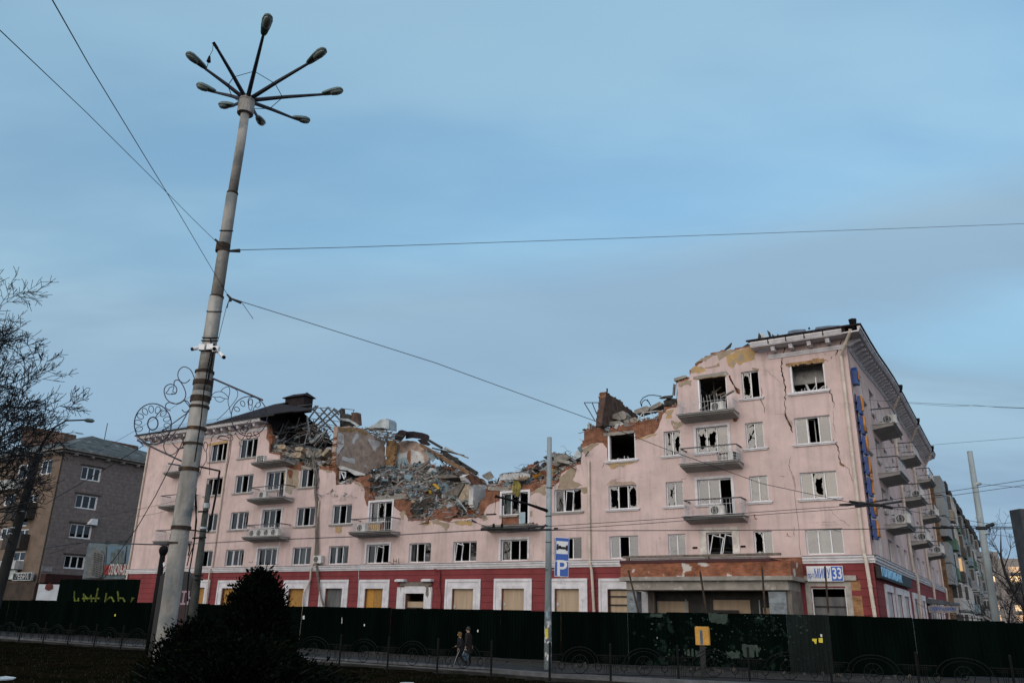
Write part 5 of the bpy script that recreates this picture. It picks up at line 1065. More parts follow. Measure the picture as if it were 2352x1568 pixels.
for pts, lb, off, mt in (([(1640, 720), (1680, 680), (1700, 720)], 'dark triangular scrap on the right heap', 1.0, CHD), ([(1730, 670), (1760, 645), (1775, 680), (1745, 695)], 'dark square scrap beside the triangular one', 1.0, CHD), ([(1860, 600), (1890, 555), (1990, 560), (2030, 600), (1960, 650), (1900, 690), (1870, 680)], 'layered grey roof panels piled behind the mid pole', .9, CHG), ([(1880, 600), (2040, 640), (2030, 665), (1890, 640)], 'long grey strip on the layered panels', .7, CONC), ([(2065, 600), (2080, 540), (2145, 490), (2150, 590), (2090, 620)], 'crumpled foil leaning on the stepped brick wall', .3, TIN), ([(1590, 680), (1620, 665), (1690, 665), (1680, 720), (1575, 725)], 'red brick lump on the right heap', 1.6, BRICK), ([(1655, 650), (1695, 630), (1690, 655), (1660, 665)], 'small dark chunk on the brick lump', 1.6, CHD)):
    chunk('roof_scrap', lb, 'scrap', 'c4', pts, off, .35, mt, 'scraps on the heap right of the gap', tilt=.2)
# cloth hanging over the wall
def cloth(name, label, crop, pts, off, mt, nfold=6, depth=.12):
    P = [HOT.pt(crop, *p, off) for p in pts]; zt = max(p.z for p in P); zb = min(p.z for p in P); xs = [p.x for p in P]
    m = MB(); nx, nz = 22, 14; V = []
    def row(z):
        cross = []
        n = len(P)
        for i in range(n):
            a, b = P[i], P[(i+1) % n]
            if (a.z-z)*(b.z-z) < 0: t = (z-a.z)/(b.z-a.z); cross.append(a.x+(b.x-a.x)*t)
        return (min(cross), max(cross)) if len(cross) > 1 else None
    for j in range(nz+1):
        z = zb+.01+(zt-zb-.02)*j/nz; r = row(z) or (sum(xs)/len(xs),)*2
        for i in range(nx+1):
            t = i/nx; x = r[0]+(r[1]-r[0])*t; y = off + depth*math.sin(t*nfold*2*math.pi + z*2.0) + .05*noise.noise(Vector((x*3, z*3, 1)))+.25*((z-zb)/(zt-zb))**3; V.append((x, y, z))
    m.add(V, [(j*(nx+1)+i, j*(nx+1)+i+1, (j+1)*(nx+1)+i+1, (j+1)*(nx+1)+i) for j in range(nz) for i in range(nx)])
    return tag(m.build(name, mt, world=HOT.M, smooth=True), label, 'cloth')
cloth('tarpaulin', 'dirty yellow-green tarpaulin hanging over the third floor balcony door', 'c4', [(1450, 815), (1490, 820), (1520, 900), (1510, 960), (1490, 1010), (1460, 980), (1430, 970), (1435, 880)], -.15, mat('tarp_green', (.29, .25, .07), .9, .25, 3), 3, .08)
cloth('blanket', 'orange blanket crumpled on the heap right of the gap', 'c4', [(1650, 780), (1730, 752), (1740, 775), (1700, 815), (1660, 818)], .1, mat('blanket_orange', (.36, .18, .03), .95, .2, 3), 3, .08)
cloth('bedding', 'lumpy white bedding draped along the broken wall top', 'c4', [(1300, 780), (1330, 760), (1440, 745), (1560, 745), (1630, 770), (1625, 810), (1590, 830), (1530, 790), (1420, 800), (1390, 840), (1310, 830)], -.02, CHW, 9, .14)
cloth('bedding', 'grey sacking draped beside the tarpaulin on the wall top', 'c4', [(1490, 790), (1560, 780), (1610, 800), (1590, 830), (1540, 840), (1500, 835)], -.14, CHT, 5, .1)
chunk('insulation_piece', 'yellow insulation piece in the middle of the rubble slope', 'insulation', 'c4', [(598, 878), (620, 868), (672, 920), (660, 932)], .9, .2, CHY, None)
# shattered bits on the right roof edge
G4 = 'splinters standing on the right roof'
for pts, lb, mt, off in (([(712, 240), (785, 168), (790, 175), (775, 215), (730, 242)], 'dark board sticking up above the peeled wall top', CHD, .8), ([(892, 210), (945, 175), (962, 190), (950, 203)], 'folded dark sheet at the end of the cornice', CHD, .6), ([(1040, 130), (1048, 72), (1068, 95), (1075, 125)], 'dark splinter first on the right roof edge', CHD, 1.0), ([(1058, 125), (1066, 72), (1095, 88), (1130, 118)], 'pale bent sheet on the right roof edge', TIN, 1.4), ([(1128, 50), (1155, 66), (1172, 112), (1150, 115)], 'tallest dark board on the right roof edge', CHD, 1.2), ([(1175, 85), (1205, 105), (1180, 112)], 'small dark scrap beside the tallest board', CHD, 1.0), ([(1232, 80), (1242, 100), (1225, 104)], 'tiny splinter right of the boards', CHD, 1.0),
                         ([(1325, 85), (1335, 58), (1390, 45), (1500, 38), (1505, 62), (1400, 78)], 'blue-grey sheet lying on the right roof', mat('blue_roof_sheet', (.10, .15, .21), .6), 1.5), ([(1590, 40), (1600, 20), (1730, 4), (1830, 2), (1830, 14), (1700, 28)], 'second blue-grey sheet nearer the corner of the roof', bpy.data.materials['blue_roof_sheet'], 1.5), ([(1525, 40), (1528, 20), (1543, 22), (1545, 38)], 'little dark stub between the blue-grey sheets', CHD, 1.5)):
    chunk('roof_splinter', lb, 'splinter', 'c6', pts, off, .06, mt, G4)
# planks and junk on the top balcony
m = MB(); m.beam(*bl('c6', 690, 700, 810, 632, -.8), .22, .06); m.beam(*bl('c6', 480, 820, 560, 770, -.7), .16, .05); tag(m.build('broken_plank', CHG, world=HOT.M), 'broken planks lying on the topmost right balcony', 'plank')
# debris inside the top floor behind
m = MB(); m.beam(*bl('c6', 560, 700, 690, 600, 1.6), .2, .1); m.beam(*bl('c6', 600, 640, 650, 680, 1.2), .12, .1); m.beam(*bl('c6', 620, 690, 735, 650, 1.3), .1, .1); m.tube(list(bl('c6', 612, 520, 620, 700, 1.0)), .02, 4); tag(m.build('fallen_joist', WOODG, world=HOT.M), 'fallen joists inside the topmost right room', 'timber')

# more splintered wood, laths and torn battens in the roof void at the left of the breach
rn = random.Random(33); m = MB()
for _ in range(150):
    x, y = rn.uniform(545, 1215), rn.uniform(560, 800)
    if y < 560+(x-545)*.0-40 or rn.random() < .15: continue
    a = HOT.pt('c3', x, y, rn.uniform(.8, 3.5)); t_ = rn.choice([.5, -.4, .15, -.1, 1.1])+rn.gauss(0, .25); l = rn.uniform(.4, 1.6); d = Vector((math.cos(t_), rn.gauss(0, .3), math.sin(t_))); m.beam(a-d*l/2, a+d*l/2, rn.uniform(.03, .09), rn.uniform(.02, .05), rn.choices([0, 1, 2, 3], [5, 4, 2, 2])[0])
tag(m.build('splinters', [CHD, WOODG, CHB, CHW], world=HOT.M, kind='stuff'), 'tangle of splintered laths and boards in the torn left roof', 'splinters')
rn = random.Random(41); m = MB()
for _ in range(110):
    x, y = rn.uniform(1560, 1960), rn.uniform(610, 745); 
    if y < 600+(x-1560)*.16: continue
    a = HOT.pt('c3', x, y, rn.uniform(4.2, 6.5)); t_ = rn.gauss(-.25, .4); l = rn.uniform(.4, 1.5); d = Vector((math.cos(t_), rn.gauss(0, .3), math.sin(t_))); m.beam(a-d*l/2, a+d*l/2, rn.uniform(.03, .08), rn.uniform(.02, .05), rn.choices([0, 1, 2], [5, 5, 1])[0])
for _ in range(90):
    x = rn.uniform(560, 1060); y = rn.uniform(0, 60)+ 500+(x-560)*.52; a = HOT.pt('c4', x, y, rn.uniform(3.0, 5.5)); t_ = rn.gauss(-.45, .35); l = rn.uniform(.3, 1.5); d = Vector((math.cos(t_), rn.gauss(0, .3), math.sin(t_))); m.beam(a-d*l/2, a+d*l/2, rn.uniform(.03, .09), rn.uniform(.02, .05), rn.choices([0, 1, 2], [6, 4, 1])[0])
tag(m.build('splinters', [CHD, WOODG, CHW], world=HOT.M, kind='stuff'), 'splintered boards along the broken ridge of the breach', 'splinters')
# white lintel strip and frame remains in the burst window under the cross wall
chunk('plaster_strip', 'slanting strip of white plaster over the burst window under the cross wall', 'plaster', 'c3', [(1285, 1035), (1330, 1032), (1480, 1085), (1600, 1125), (1590, 1140), (1480, 1140), (1400, 1085), (1310, 1075)], .35, .12, CHW, None)
m = MB()
for a in ((1312, 1095, 1312, 1180), (1375, 1100, 1372, 1170), (1312, 1098, 1375, 1104), (1330, 1110, 1362, 1185)): m.beam(*bl('c3', *a, .4), .11, .06)
tag(m.build('window_wreck', PVC, world=HOT.M), 'wrecked white window frame in the burst window under the cross wall', 'frame')
rn = random.Random(12); m = MB()
for _ in range(120):
    x, y = rn.uniform(1262, 1445), rn.uniform(1185, 1245); 
    if y < 1245-(x-1255)*.35: continue
    c = HOT.pt('c3', x, y, rn.uniform(.1, .6)); s_ = rn.uniform(.04, .14); A = Matrix.Rotation(rn.uniform(0, 6), 3, Vector((rn.random(), rn.random(), rn.random()+.01)).normalized()); m.obox(c, A @ Vector((s_*1.4, 0, 0)), A @ Vector((0, s_*.7, 0)), A @ Vector((0, 0, s_*.3)), rn.choices([0, 1, 2], [5, 3, 2])[0])
tag(m.build('plaster_rubble', [CHW, CHT, CHG], world=HOT.M, kind='stuff'), 'white plaster crumbs on the sill of the burst window', 'rubble')
# ------------------------------------------------------------------ ground, kerb, hoarding, railings
ASPH = mat('wet_asphalt', (.018, .0185, .020), .9, .25, 1.5, bump=.3, bscale=30, third=((.028, .028, .03), .8, .5, .7))
ground = MB(); ground.quad((-900, -900, -.30), (900, -900, -.30), (900, 1500, -.30), (-900, 1500, -.30)); ground.build('ground', mat('ground_soil', (.02, .018, .014), .95, .3, .3), kind='structure')
KX = 1.0732
kp = [(-60, 87), (-40.4, 68.4), (-34.2, 64.05), (-23.4, 56.0), (-9.8, 45.2), (-5.5, 42.6), (-1.4, 39.7), (1.7, 37.0), (6.2, 34.6), (16, 31.0), (40, 22)]
def strip(name, line, off0, off1, z0, z1, mt, kind='structure'):
    m = MB(); P = [Vector((x, y, 0)) for x, y in line]; A = []; Bq = []
    for i, p in enumerate(P):
        d = (P[min(i+1, len(P)-1)]-P[max(i-1, 0)]).normalized(); n = Vector((-d.y, d.x, 0)); n = n if n.y > 0 else -n
        A.append(p+n*off0); Bq.append(p+n*off1)
    n = len(P); V = [a+Vector((0, 0, z0)) for a in A]+[b+Vector((0, 0, z0)) for b in Bq]+[a+Vector((0, 0, z1)) for a in A]+[b+Vector((0, 0, z1)) for b in Bq]; Fq = []
    for i in range(n-1): Fq += [(i, i+1, i+1+2*n, i+2*n), (i+2*n, i+1+2*n, i+1+3*n, i+3*n), (i+n, i+3*n, i+1+3*n, i+1+n)]
    m.add(V, Fq); return m.build(name, mt, kind=kind)
KERB = mat('granite_kerb', (.10, .105, .115), .75, .2, 2, bump=.3, bscale=30, third=((.07, .07, .07), 1.2, .5, .7))
strip('kerb', kp, 0, .55, -.29, .0, KERB); strip('pavement', kp, .553, 3.6, -.29, -.02, ASPH); strip('dirt_verge', kp, 3.603, 30, -.29, -.012, mat('rubbly_soil', (.03, .028, .025), .95, .35, 2.2, bump=.6, bscale=12, third=((.10, .10, .10), 5, .64, .7)))
strip('kerb_base', kp, -.25, -.003, -.29, -.17, mat('old_kerb_base', (.022, .022, .020), .95, .35, 1.5, bump=.5))
LAWN = mat('winter_lawn', (.0125, .0092, .005), .98, .3, 3.0, 10, bump=.8, bscale=40, spec=.0, col2=(.006, .0052, .0028), third=((.004, .0046, .0024), .55, .45, .62))
m = MB(); nx, ny = 120, 80; V = []
for j in range(ny+1):
    for i in range(nx+1):
        x = -60+100*i/nx; y = 6+64*j/ny; V.append((x, y, -.255+.05*noise.noise(Vector((x*.3, y*.3, 0)))))
def kerby(x): 
    for (a, ya), (b, yb) in zip(kp, kp[1:]):
        if x <= b: return ya+(yb-ya)*(x-a)/(b-a)
    return kp[-1][1]
m.add(V, [(j*(nx+1)+i, j*(nx+1)+i+1, (j+1)*(nx+1)+i+1, (j+1)*(nx+1)+i) for j in range(ny) for i in range(nx) if V[(j+1)*(nx+1)+i][1] < kerby(V[j*(nx+1)+i][0])-.25 and V[(j+1)*(nx+1)+i+1][1] < kerby(V[j*(nx+1)+i+1][0])-.25])
m.build('lawn', LAWN, kind='structure')
rn = random.Random(3); m = MB()
for _ in range(26000):
    u_ = rn.random(); y = 14+45*u_; x = rn.uniform(-.72, .60)*y
    if y > kerby(x)-.5: continue
    h = rn.uniform(.03, .10); a = rn.uniform(0, 6.28); z = -.25; w_ = rn.uniform(.008, .02); dx, dy = math.cos(a)*w_, math.sin(a)*w_
    m.add([(x-dx, y-dy, z), (x+dx, y+dy, z), (x+rn.gauss(0, .04), y+rn.gauss(0, .04), z+h)], [(0, 1, 2)])
tag(m.build('grass', mat('dry_grass', (.015, .0112, .0062), .9, .3, 2, col2=(.006, .006, .003)), kind='stuff', recalc=False), 'thin dry winter grass on the lawn', 'grass')
SNOW = mat('old_snow', (.50, .54, .58), .8, .1, 3, bump=.4)
for (c, pts), lb in (((('e6'), [(0, 680), (40, 676), (108, 684), (90, 692), (0, 697)]), 'patch of old snow on the lawn at the left edge of the picture'), (('e4', [(0, 965), (60, 960), (165, 963), (150, 972), (0, 973)]), 'patch of old snow on the lawn near the persons')):
    P = [gnd(c, *p, -.2) for p in pts]; P = [Vector((p.x, p.y, -.245)) for p in P]; m = MB(); m.slab(P, (0, 0, .05)); tag(m.build('snow_patch', SNOW), lb, 'snow')
# litter and lumps below the hoarding
fp = [(-64, 92.0), (-44.3, 76.8), (-36.5, 72.0), (-29.7, 66.0), (-11.8, 53.7), (-6.5, 50.1), (-3.5, 47.9), (.65, 46.0), (5.3, 42.5), (9.1, 42.0), (11.8, 41.3), (15.5, 39.1), (19.6, 39.0), (24.2, 37.3)]
def along(line, step):
    out = []; 
    for (a, b), (c, d) in zip(line, line[1:]):
        l = math.hypot(c-a, d-b); out.append((a, b, c, d, l))
    tot = sum(o[4] for o in out); n = int(tot/step); res = []
    for i in range(n+1):
        t = tot*i/n
        for a, b, c, d, l in out:
            if t <= l+1e-9: k = t/l; res.append((a+(c-a)*k, b+(d-b)*k)); break
            t -= l
    return res
HG = [mat('hoarding_green', (.0019, .0048, .0038), .8, .2, 1.2, spec=.0, streak=.2), mat('hoarding_green_worn', (.0018, .005, .0038), .7, .2, 1.0, spec=.0, third=((.010, .019, .015), 2.6, .58, .66), streak=.3), mat('hoarding_blue_green', (.006, .0125, .012), .6, .25, 1.5, spec=.08, streak=.2, third=((.013, .021, .021), 3, .6, .75))]
PP = along(fp, 1.9)
hoard = thing('hoarding', 'long dark green corrugated metal hoarding in front of the pink building', 'hoarding', (PP[0][0], PP[0][1], 0)); rn = random.Random(4)
hz = 0; itp_ = interp
for i, ((xa, ya), (xb, yb)) in enumerate(zip(PP, PP[1:])):
    a, b = Vector((xa, ya, 0)), Vector((xb, yb, 0)); d = (b-a); L_ = d.length; d.normalize(); nrm = Vector((d.y, -d.x, 0)); nrm = nrm if nrm.y < 0 else -nrm
    if rn.random() < .4: hz = rn.uniform(-.05, .05)
    z0, z1 = rn.uniform(.06, .16), itp_([(-44, 2.83), (-30, 2.73), (-4, 2.57), (12, 2.6), (15.5, 2.57), (19.5, 2.5), (24.2, 2.35)], xa)+hz*.6; m = MB(); V = []; k = 0; N_ = 10
    prof = [0, .04, .04, 0]; o_ = rn.uniform(0, .02); xs = []
    for q_ in range(N_):
        w_ = L_/N_
        for f_, h in ((0, 0), (.38, 0), (.5, .035), (.88, .035)): xs.append((q_*w_+f_*w_, h))
    xs.append((L_, 0))
    for s_, h in xs: p = a+d*s_+nrm*(h+o_)-Vector((PP[0][0], PP[0][1], 0)); V += [(p.x, p.y, z0), (p.x, p.y, z1)]
    m.add(V, [(2*q_, 2*q_+2, 2*q_+3, 2*q_+1) for q_ in range(len(xs)-1)])
    pxm = (xa+xb)/2
    mt = HG[1] if 5.5 < pxm < 13.2 else HG[2] if 13.2 < pxm < 15.2 else HG[0]
    o = m.build('panel', mt, hoard, recalc=False)
    if mt is HG[2]: o['label'] = 'paler blue-green scuffed panel'
m = MB()
for i, (xa, ya) in enumerate(PP):
    if i % 2 == 0: m.box(xa-PP[0][0]-.03, xa-PP[0][0]+.03, ya-PP[0][1]+.1, ya-PP[0][1]+.16, 0, 2.5)
m.build('post', DARKI, hoard)
# things stuck on the hoarding
def hpoint(c, x, y):                 # where a pixel meets the hoarding
    v = ray(c, x, y); best = None
    for (a, b), (c2, d) in zip(fp, fp[1:]):
        e = Vector((c2-a, d-b)); det = v.x*(-e.y) + v.y*e.x
        if abs(det) < 1e-9: continue
        t = (a*(-e.y)+b*e.x)/det; p = EYEP+v*t; s_ = ((p.x-a)*e.x+(p.y-b)*e.y)/e.length_squared
        if 0 <= s_ <= 1: best = p; break
    return best
PAPW = mat('paper_white', (.55, .56, .56), .8, .1, 5); PAPY = mat('paper_yellow', (.55, .47, .05), .8, .1, 5)
def notice(crop, pts, mt, lb, name='paper_notice'):
    P = [hpoint(crop, *p)+Vector((-.02, -.075, 0)) for p in pts]; m = MB(); m.slab(P, (0, .004, 0)); tag(m.build(name, mt), lb, 'notice', 'papers stuck on the hoarding')
notice('b4', [(557, 812), (578, 810), (575, 850), (556, 848)], PAPW, 'white paper on the hoarding right of the dark conifer'); notice('b4', [(965, 832), (970, 830), (968, 895), (962, 893)], PAPW, 'narrow torn white strip on the hoarding below the white doorway')
notice('b4', [(1195, 900), (1207, 898), (1206, 922), (1194, 920)], PAPW, 'small torn white scrap on the hoarding, right of the narrow strip'); notice('e4', [(913, 345), (930, 345), (922, 370), (932, 372), (920, 374), (911, 360)], PAPW, 'curled white scrap on the hoarding just right of the two persons')
notice('b6', [(1905, 888), (1960, 890), (1955, 950), (1940, 950), (1925, 920), (1908, 915)], PAPY, 'torn yellow notice on the hoarding, left one of the pair'); notice('b6', [(1980, 882), (2028, 880), (2030, 938), (1985, 935)], PAPY, 'squarer yellow notice on the hoarding, right one of the pair'); notice('b6', [(1998, 838), (2022, 835), (2024, 870), (2005, 868)], PAPW, 'white scrap above the pair of yellow notices'); notice('c2', [(962, 992), (973, 990), (970, 1010), (960, 1008)], PAPY, 'tiny yellow tag on the far left hoarding')
notice('b6', [(82, 870), (90, 870), (90, 888), (83, 886)], PAPW, 'tiny white tag on the hoarding left of the yellow box')
# pale flaked paint where posters were torn off
rn = random.Random(17); m = MB(); FLK = mat('bare_flake', (.024, .042, .033), .7, .2, 4)
for _ in range(150):
    x, y = rn.uniform(0, 1950), 600+rn.random()**1.2*560; p = hpoint('b6', x, y)+Vector((0, -.07, 0)); s_ = rn.uniform(.02, .07); n_ = 6
    m.slab([p+Vector((math.cos(t*1.05)*s_*rn.uniform(.6, 1.3), 0, math.sin(t*1.05)*s_*.6*rn.uniform(.5, 1.3))) for t in range(n_)], (0, .003, 0))
for pts in ([(680, 592), (905, 600), (912, 700), (860, 715), (740, 700), (690, 680)], [(0, 592), (140, 592), (140, 640), (0, 640)], [(1070, 960), (1250, 955), (1300, 1000), (1280, 1090), (1180, 1120), (1090, 1090)], [(390, 1040), (480, 1000), (590, 1040), (590, 1100), (420, 1090)], [(890, 1040), (1050, 1040), (1050, 1120), (900, 1110)], [(1240, 640), (1350, 650), (1345, 662), (1230, 655)]):
    P = [hpoint('b6', *p)+Vector((0, -.072, 0)) for p in pts]; P2 = []
    for a, b in zip(P, P[1:]+P[:1]):
        for q_ in range(5): P2.append(a.lerp(b, q_/5)+Vector((rn.uniform(-.03, .03), 0, rn.uniform(-.05, .05))))
    m.slab(P2, (0, .003, 0))
vs_ = [Vector(v) for v in m.v]; m.v = [v-Vector((PP[0][0], PP[0][1], 0)) for v in vs_]
m.build('flaked_paint', FLK, hoard)['kind'] = 'stuff'
m = MB(); rn = random.Random(5); RUBD = mat('dark_rubble', (.06, .055, .05), .95, .3, 3)
for _ in range(230):
    t = rn.random(); i = rn.randrange(2, len(fp)-2); x = fp[i][0]+(fp[i+1][0]-fp[i][0])*t; y = fp[i][1]+(fp[i+1][1]-fp[i][1])*t - rn.random()**2*1.6-.1; s_ = .02+.10*rn.random()**5
    A = Matrix.Rotation(rn.uniform(0, 6), 3, Vector((rn.random(), rn.random(), rn.random()+.01)).normalized()); m.obox((x, y, s_*.4), A @ Vector((s_, 0, 0)), A @ Vector((0, s_*.8, 0)), A @ Vector((0, 0, s_*.5)), rn.choices([0, 1, 2], [8, 3, .5])[0])
tag(m.build('litter', [CHD, RUBD, CONCD], kind='stuff'), 'crumbs of masonry and litter along the foot of the hoarding', 'litter')
# ---- ornate pedestrian railing
rp = [(-40.5, 68.0), (-36.6, 64.5), (-33.0, 61.2), (-29.7, 58.2), (-26.6, 55.5), (-24.0, 53.6), (-21.8, 52.6), (-19.2, 50.4), (-16.6, 48.3), (-14.0, 46.3), (-11.2, 44.2), (-8.0, 41.6), (-5.4, 39.6), (-3.0, 38.1), (-.6, 36.9), (1.85, 35.9), (4.35, 35.6), (7.1, 35.4), (9.9, 35.0), (12.8, 33.9), (15.7, 32.8), (18.6, 31.6), (21.5, 30.3)]
rail = thing('pedestrian_railing', 'low black ornamental iron railing with arches and rings along the pavement', 'railing', (rp[0][0], rp[0][1], -.25))
R0 = Vector((rp[0][0], rp[0][1], -.25))
for i, (x, y) in enumerate(rp):
    m = MB(); p = Vector((x, y, -.25))-R0; m.tube([p, p+Vector((0, 0, 1.42))], .048, 8); m.tube([p+Vector((0, 0, 1.42)), p+Vector((0, 0, 1.47)), p+Vector((0, 0, 1.53))], [.05, .06, .02], 8); m.build('post', IRON, rail)
for i, ((xa, ya), (xb, yb)) in enumerate(zip(rp, rp[1:])):
    if i == 14: continue
    a, b = Vector((xa, ya, -.25))-R0, Vector((xb, yb, -.25))-R0; d = b-a; L_ = d.length; d.normalize(); U = Vector((0, 0, 1)); m = MB()
    def P(s_, z): return a+d*s_+U*z
    m.beam(P(.06, .32), P(L_-.06, .32), .03); m.beam(P(.06, 1.05), P(L_*.22, 1.05), .03); m.beam(P(L_*.78, 1.05), P(L_-.06, 1.05), .03)
    c = L_/2
    m.ring(P(c, .74), d*L_*.30, U*.62, .017, 20, 5, 0, 180); m.ring(P(c, .74), d*L_*.24, U*.5, .014, 20, 4, 0, 180); m.ring(P(c, .70), d*.34, U*.36, .016, 22, 5); m.ring(P(c, .70), d*.12, U*.13, .018, 12, 4)
    for t in range(0, 360, 45): m.beam(P(c+.12*math.cos(R_(t)), .70+.13*math.sin(R_(t))), P(c+.34*math.cos(R_(t)), .70+.36*math.sin(R_(t))), .014)
    for sgn in (-1, 1):
        m.ring(P(c+sgn*L_*.30, .62), d*.13, U*.16, .016, 14, 4); m.beam(P(c+sgn*L_*.30, .32), P(c+sgn*L_*.30, .46), .02)
        for k in range(3): m.beam(P(c+sgn*(L_*.40+k*.075), .32), P(c+sgn*(L_*.40+k*.075), 1.05), .016)
        for zz in (.9, .97): m.beam(P(c+sgn*L_*.34, zz), P(c+sgn*(L_/2-.06), zz), .014)
    m.build('panel', IRON, rail)
# yellow box on a post
p = gnd('b6', 635, 1350)
t = thing('parking_box', 'yellow box with a blue stripe on a dark post in front of the hoarding', 'box', (p.x, p.y, 0), R_(-10))
m = MB(); m.box(-.11, .11, -.08, .08, 0, 1.30); m.build('post', BLACK, t)
m = MB(); bmv = [(-.27, -.15), (.27, -.15), (.33, -.08), (.33, .16), (-.27, .16)]
m.slab([(x, y, 1.28) for x, y in bmv], (0, 0, .68)); m.slab([(-.25, -.13, 1.96), (.25, -.13, 1.96), (.31, -.06, 1.96), (.31, .14, 1.96), (-.25, .14, 1.96)], (0, 0, .05)); m.build('housing', mat('yellow_box_paint', (.48, .25, .045), .55, .12, 4), t)
m = MB(); m.box(-.08, .03, -.156, -.150, 1.30, 1.86); m.build('stripe', mat('stripe_blue', (.05, .10, .14), .6), t)
# ------------------------------------------------------------------ neighbours
# ---- tiled block behind the left end
_p = at('e2', 415, 900, 92); NB = Frame(Vector((_p.x, _p.y, 0)), FANG)
nb = thing('tiled_building', 'grey-brown tiled apartment block with hipped roof and brick chimneys, left of the pink building', 'building', NB.org, FANG)
TILE = brickmat('wall_tile', (.185, .158, .15), (.17, .145, .138), (.12, .10, .095), .75, .42, .02, spread=.25, bump=.2); TAN = mat('tan_render', (.15, .112, .086), .9, .15, .8)
ROOFG = mat('slate_roof', (.075, .085, .088), .8, .3, 1.0, third=((.26, .28, .28), 1.0, .64, .70))
sd_ = lambda x, y: NB.side('e2', x, y); zw = sd_(470, 400)[1]
WIN = [(650, 512, 780, 642), (605, 732, 750, 862), (560, 962, 705, 1090), (515, 1210, 655, 1325)]
hl = []
for a in WIN:
    y0, z1 = sd_(a[0], a[1]); y1, z0 = sd_(a[2], a[3]); hl.append([(y0, z0), (y1, z0), (y1, z1), (y0, z1)])
plate('wall', [(0, 0), (24, 0), (24, zw), (0, zw)], hl, 0, .4, TILE, nb, SIDE)
fr_ = lambda x, y: NB.front('e2', x, y)
FW = [(150, 505, 240, 605), (330, 470, 395, 575), (130, 900, 205, 985), (40, 740, 110, 820), (215, 740, 285, 800), (105, 1185, 185, 1260), (10, 1000, 70, 1090), (150, 1010, 210, 1090)]
hf = []
for a in FW:
    xa, z1 = fr_(a[0], a[1]); xb, z0 = fr_(a[2], a[3]); hf.append([(xa, z0), (xb, z0), (xb, z1), (xa, z1)])
plate('wall', [(-26, 0), (-.401, 0), (-.401, zw), (-26, zw)], hf, 0, .4, TAN, nb)
for k, h in enumerate(hl): window(SIDE, h[0][0], h[1][0], h[0][1], h[2][1], 'ggg', nb, seed=k, sill=0, fw=.14); 
m = MB(SIDE)
for h in hl: m.box(h[0][0]-.3, h[1][0]+.3, -.12, -.0, h[2][1]+.05, h[2][1]+.2)
m.build('lintel', mat('dark_lintel', (.07, .055, .05), .9), nb)
for k, h in enumerate(hf): window(I4, h[0][0], h[1][0], h[0][1], h[2][1], 'gg', nb, seed=k+9, sill=0, fw=.14)
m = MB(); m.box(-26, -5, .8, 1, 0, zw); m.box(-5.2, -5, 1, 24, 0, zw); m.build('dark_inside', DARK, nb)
m = MB(); m.box(-26.8, .9, -.9, 24.5, zw+.25, zw+.42); m.box(-26.4, .5, -.5, 24.3, zw+.003, zw+.247); m.build('eave', mat('old_eave', (.20, .19, .18), .9, .2), nb)
m = MB()
for i in range(12): m.box(.003, .75, 1+i*2-.12, 1+i*2+.12, zw-.25, zw)
for i in range(12): m.box(-1-i*2-.12, -1-i*2+.12, -.75, -.003, zw-.25, zw)
m.build('eave_bracket', bpy.data.materials['old_eave'], nb)
pk = NB.hit('e2', 722, 280, 0, -6); hz_ = pk.z
m = MB(); c0, c1, c2, c3 = (-26.8, -.9, zw+.43), (.9, -.9, zw+.43), (.9, 24.5, zw+.43), (-26.8, 24.5, zw+.43); r0, r1 = (-20, pk.y, hz_), (-6, pk.y, hz_)
m.add([c0, c1, c2, c3, r0, r1], [(0, 1, 5, 4), (1, 2, 5), (2, 3, 4, 5), (3, 0, 4)]); m.build('roof', ROOFG, nb)
m = MB(); P = [NB.hit('e2', *p, 1, 4.5) for p in ((165, 208), (205, 200), (505, 255), (500, 330), (165, 360))]; m.slab([P[0], P[1], P[2], P[3], P[4]], (0, 1.6, 0)); m.build('chimney', BRICKD, nb)
P = [NB.hit('e2', *p, 0, -8) for p in ((830, 310), (1085, 360), (1080, 450), (830, 400))]; m = MB(); m.slab(P, (-1.5, 0, 0)); m.build('chimney', brickmat('dull_brick', (.16, .085, .05), (.12, .065, .04), (.1, .08, .07)), nb)
p = NB.hit('e2', 817, 315, 0, -6); q_ = NB.hit('e2', 843, 180, 0, -6); m = MB(); m.tube([p, q_], .05, 4); m.build('aerial', IRON, nb)
y0, z0 = sd_(692, 975); m = MB(SIDE); m.slab([(y0-.3, -.02, z0), (y0+.8, -.02, z0), (y0+.75, -.02, z0+.7), (y0+.2, -.02, z0+.7)], (0, -.5, 0)); m.build('vent_hood', PVC, nb)
PPAN = mat('pale_panel', (.38, .40, .41), .7); DPAN = mat('dark_panel', (.035, .032, .03), .8); x0_ = fr_(395, 700)[0]; m = MB(); m.tube([(-.15, -.15, 1), (-.15, -.15, zw)], .09, 6); m.build('downpipe', BLACK, nb)
m = MB(); 
for (x_, y_, x2_, y2_) in ((60, 640, 170, 700), (75, 1262, 180, 1325), (60, 1330, 110, 1400)):
    m = MB(); a, b = fr_(x_, y_); c, d = fr_(x2_, y2_); m.box(a, c, -1.0, 0, d, b); m.build('balcony_box', PPAN, nb)
m = MB()
for (x_, y_, x2_, y2_) in ((120, 820, 270, 930), (100, 1060, 215, 1165)):
    m = MB(); a, b = fr_(x_, y_); c, d = fr_(x2_, y2_); m.box(a, c, -1.0, 0, d, b); m.build('balcony_box', DPAN, nb)
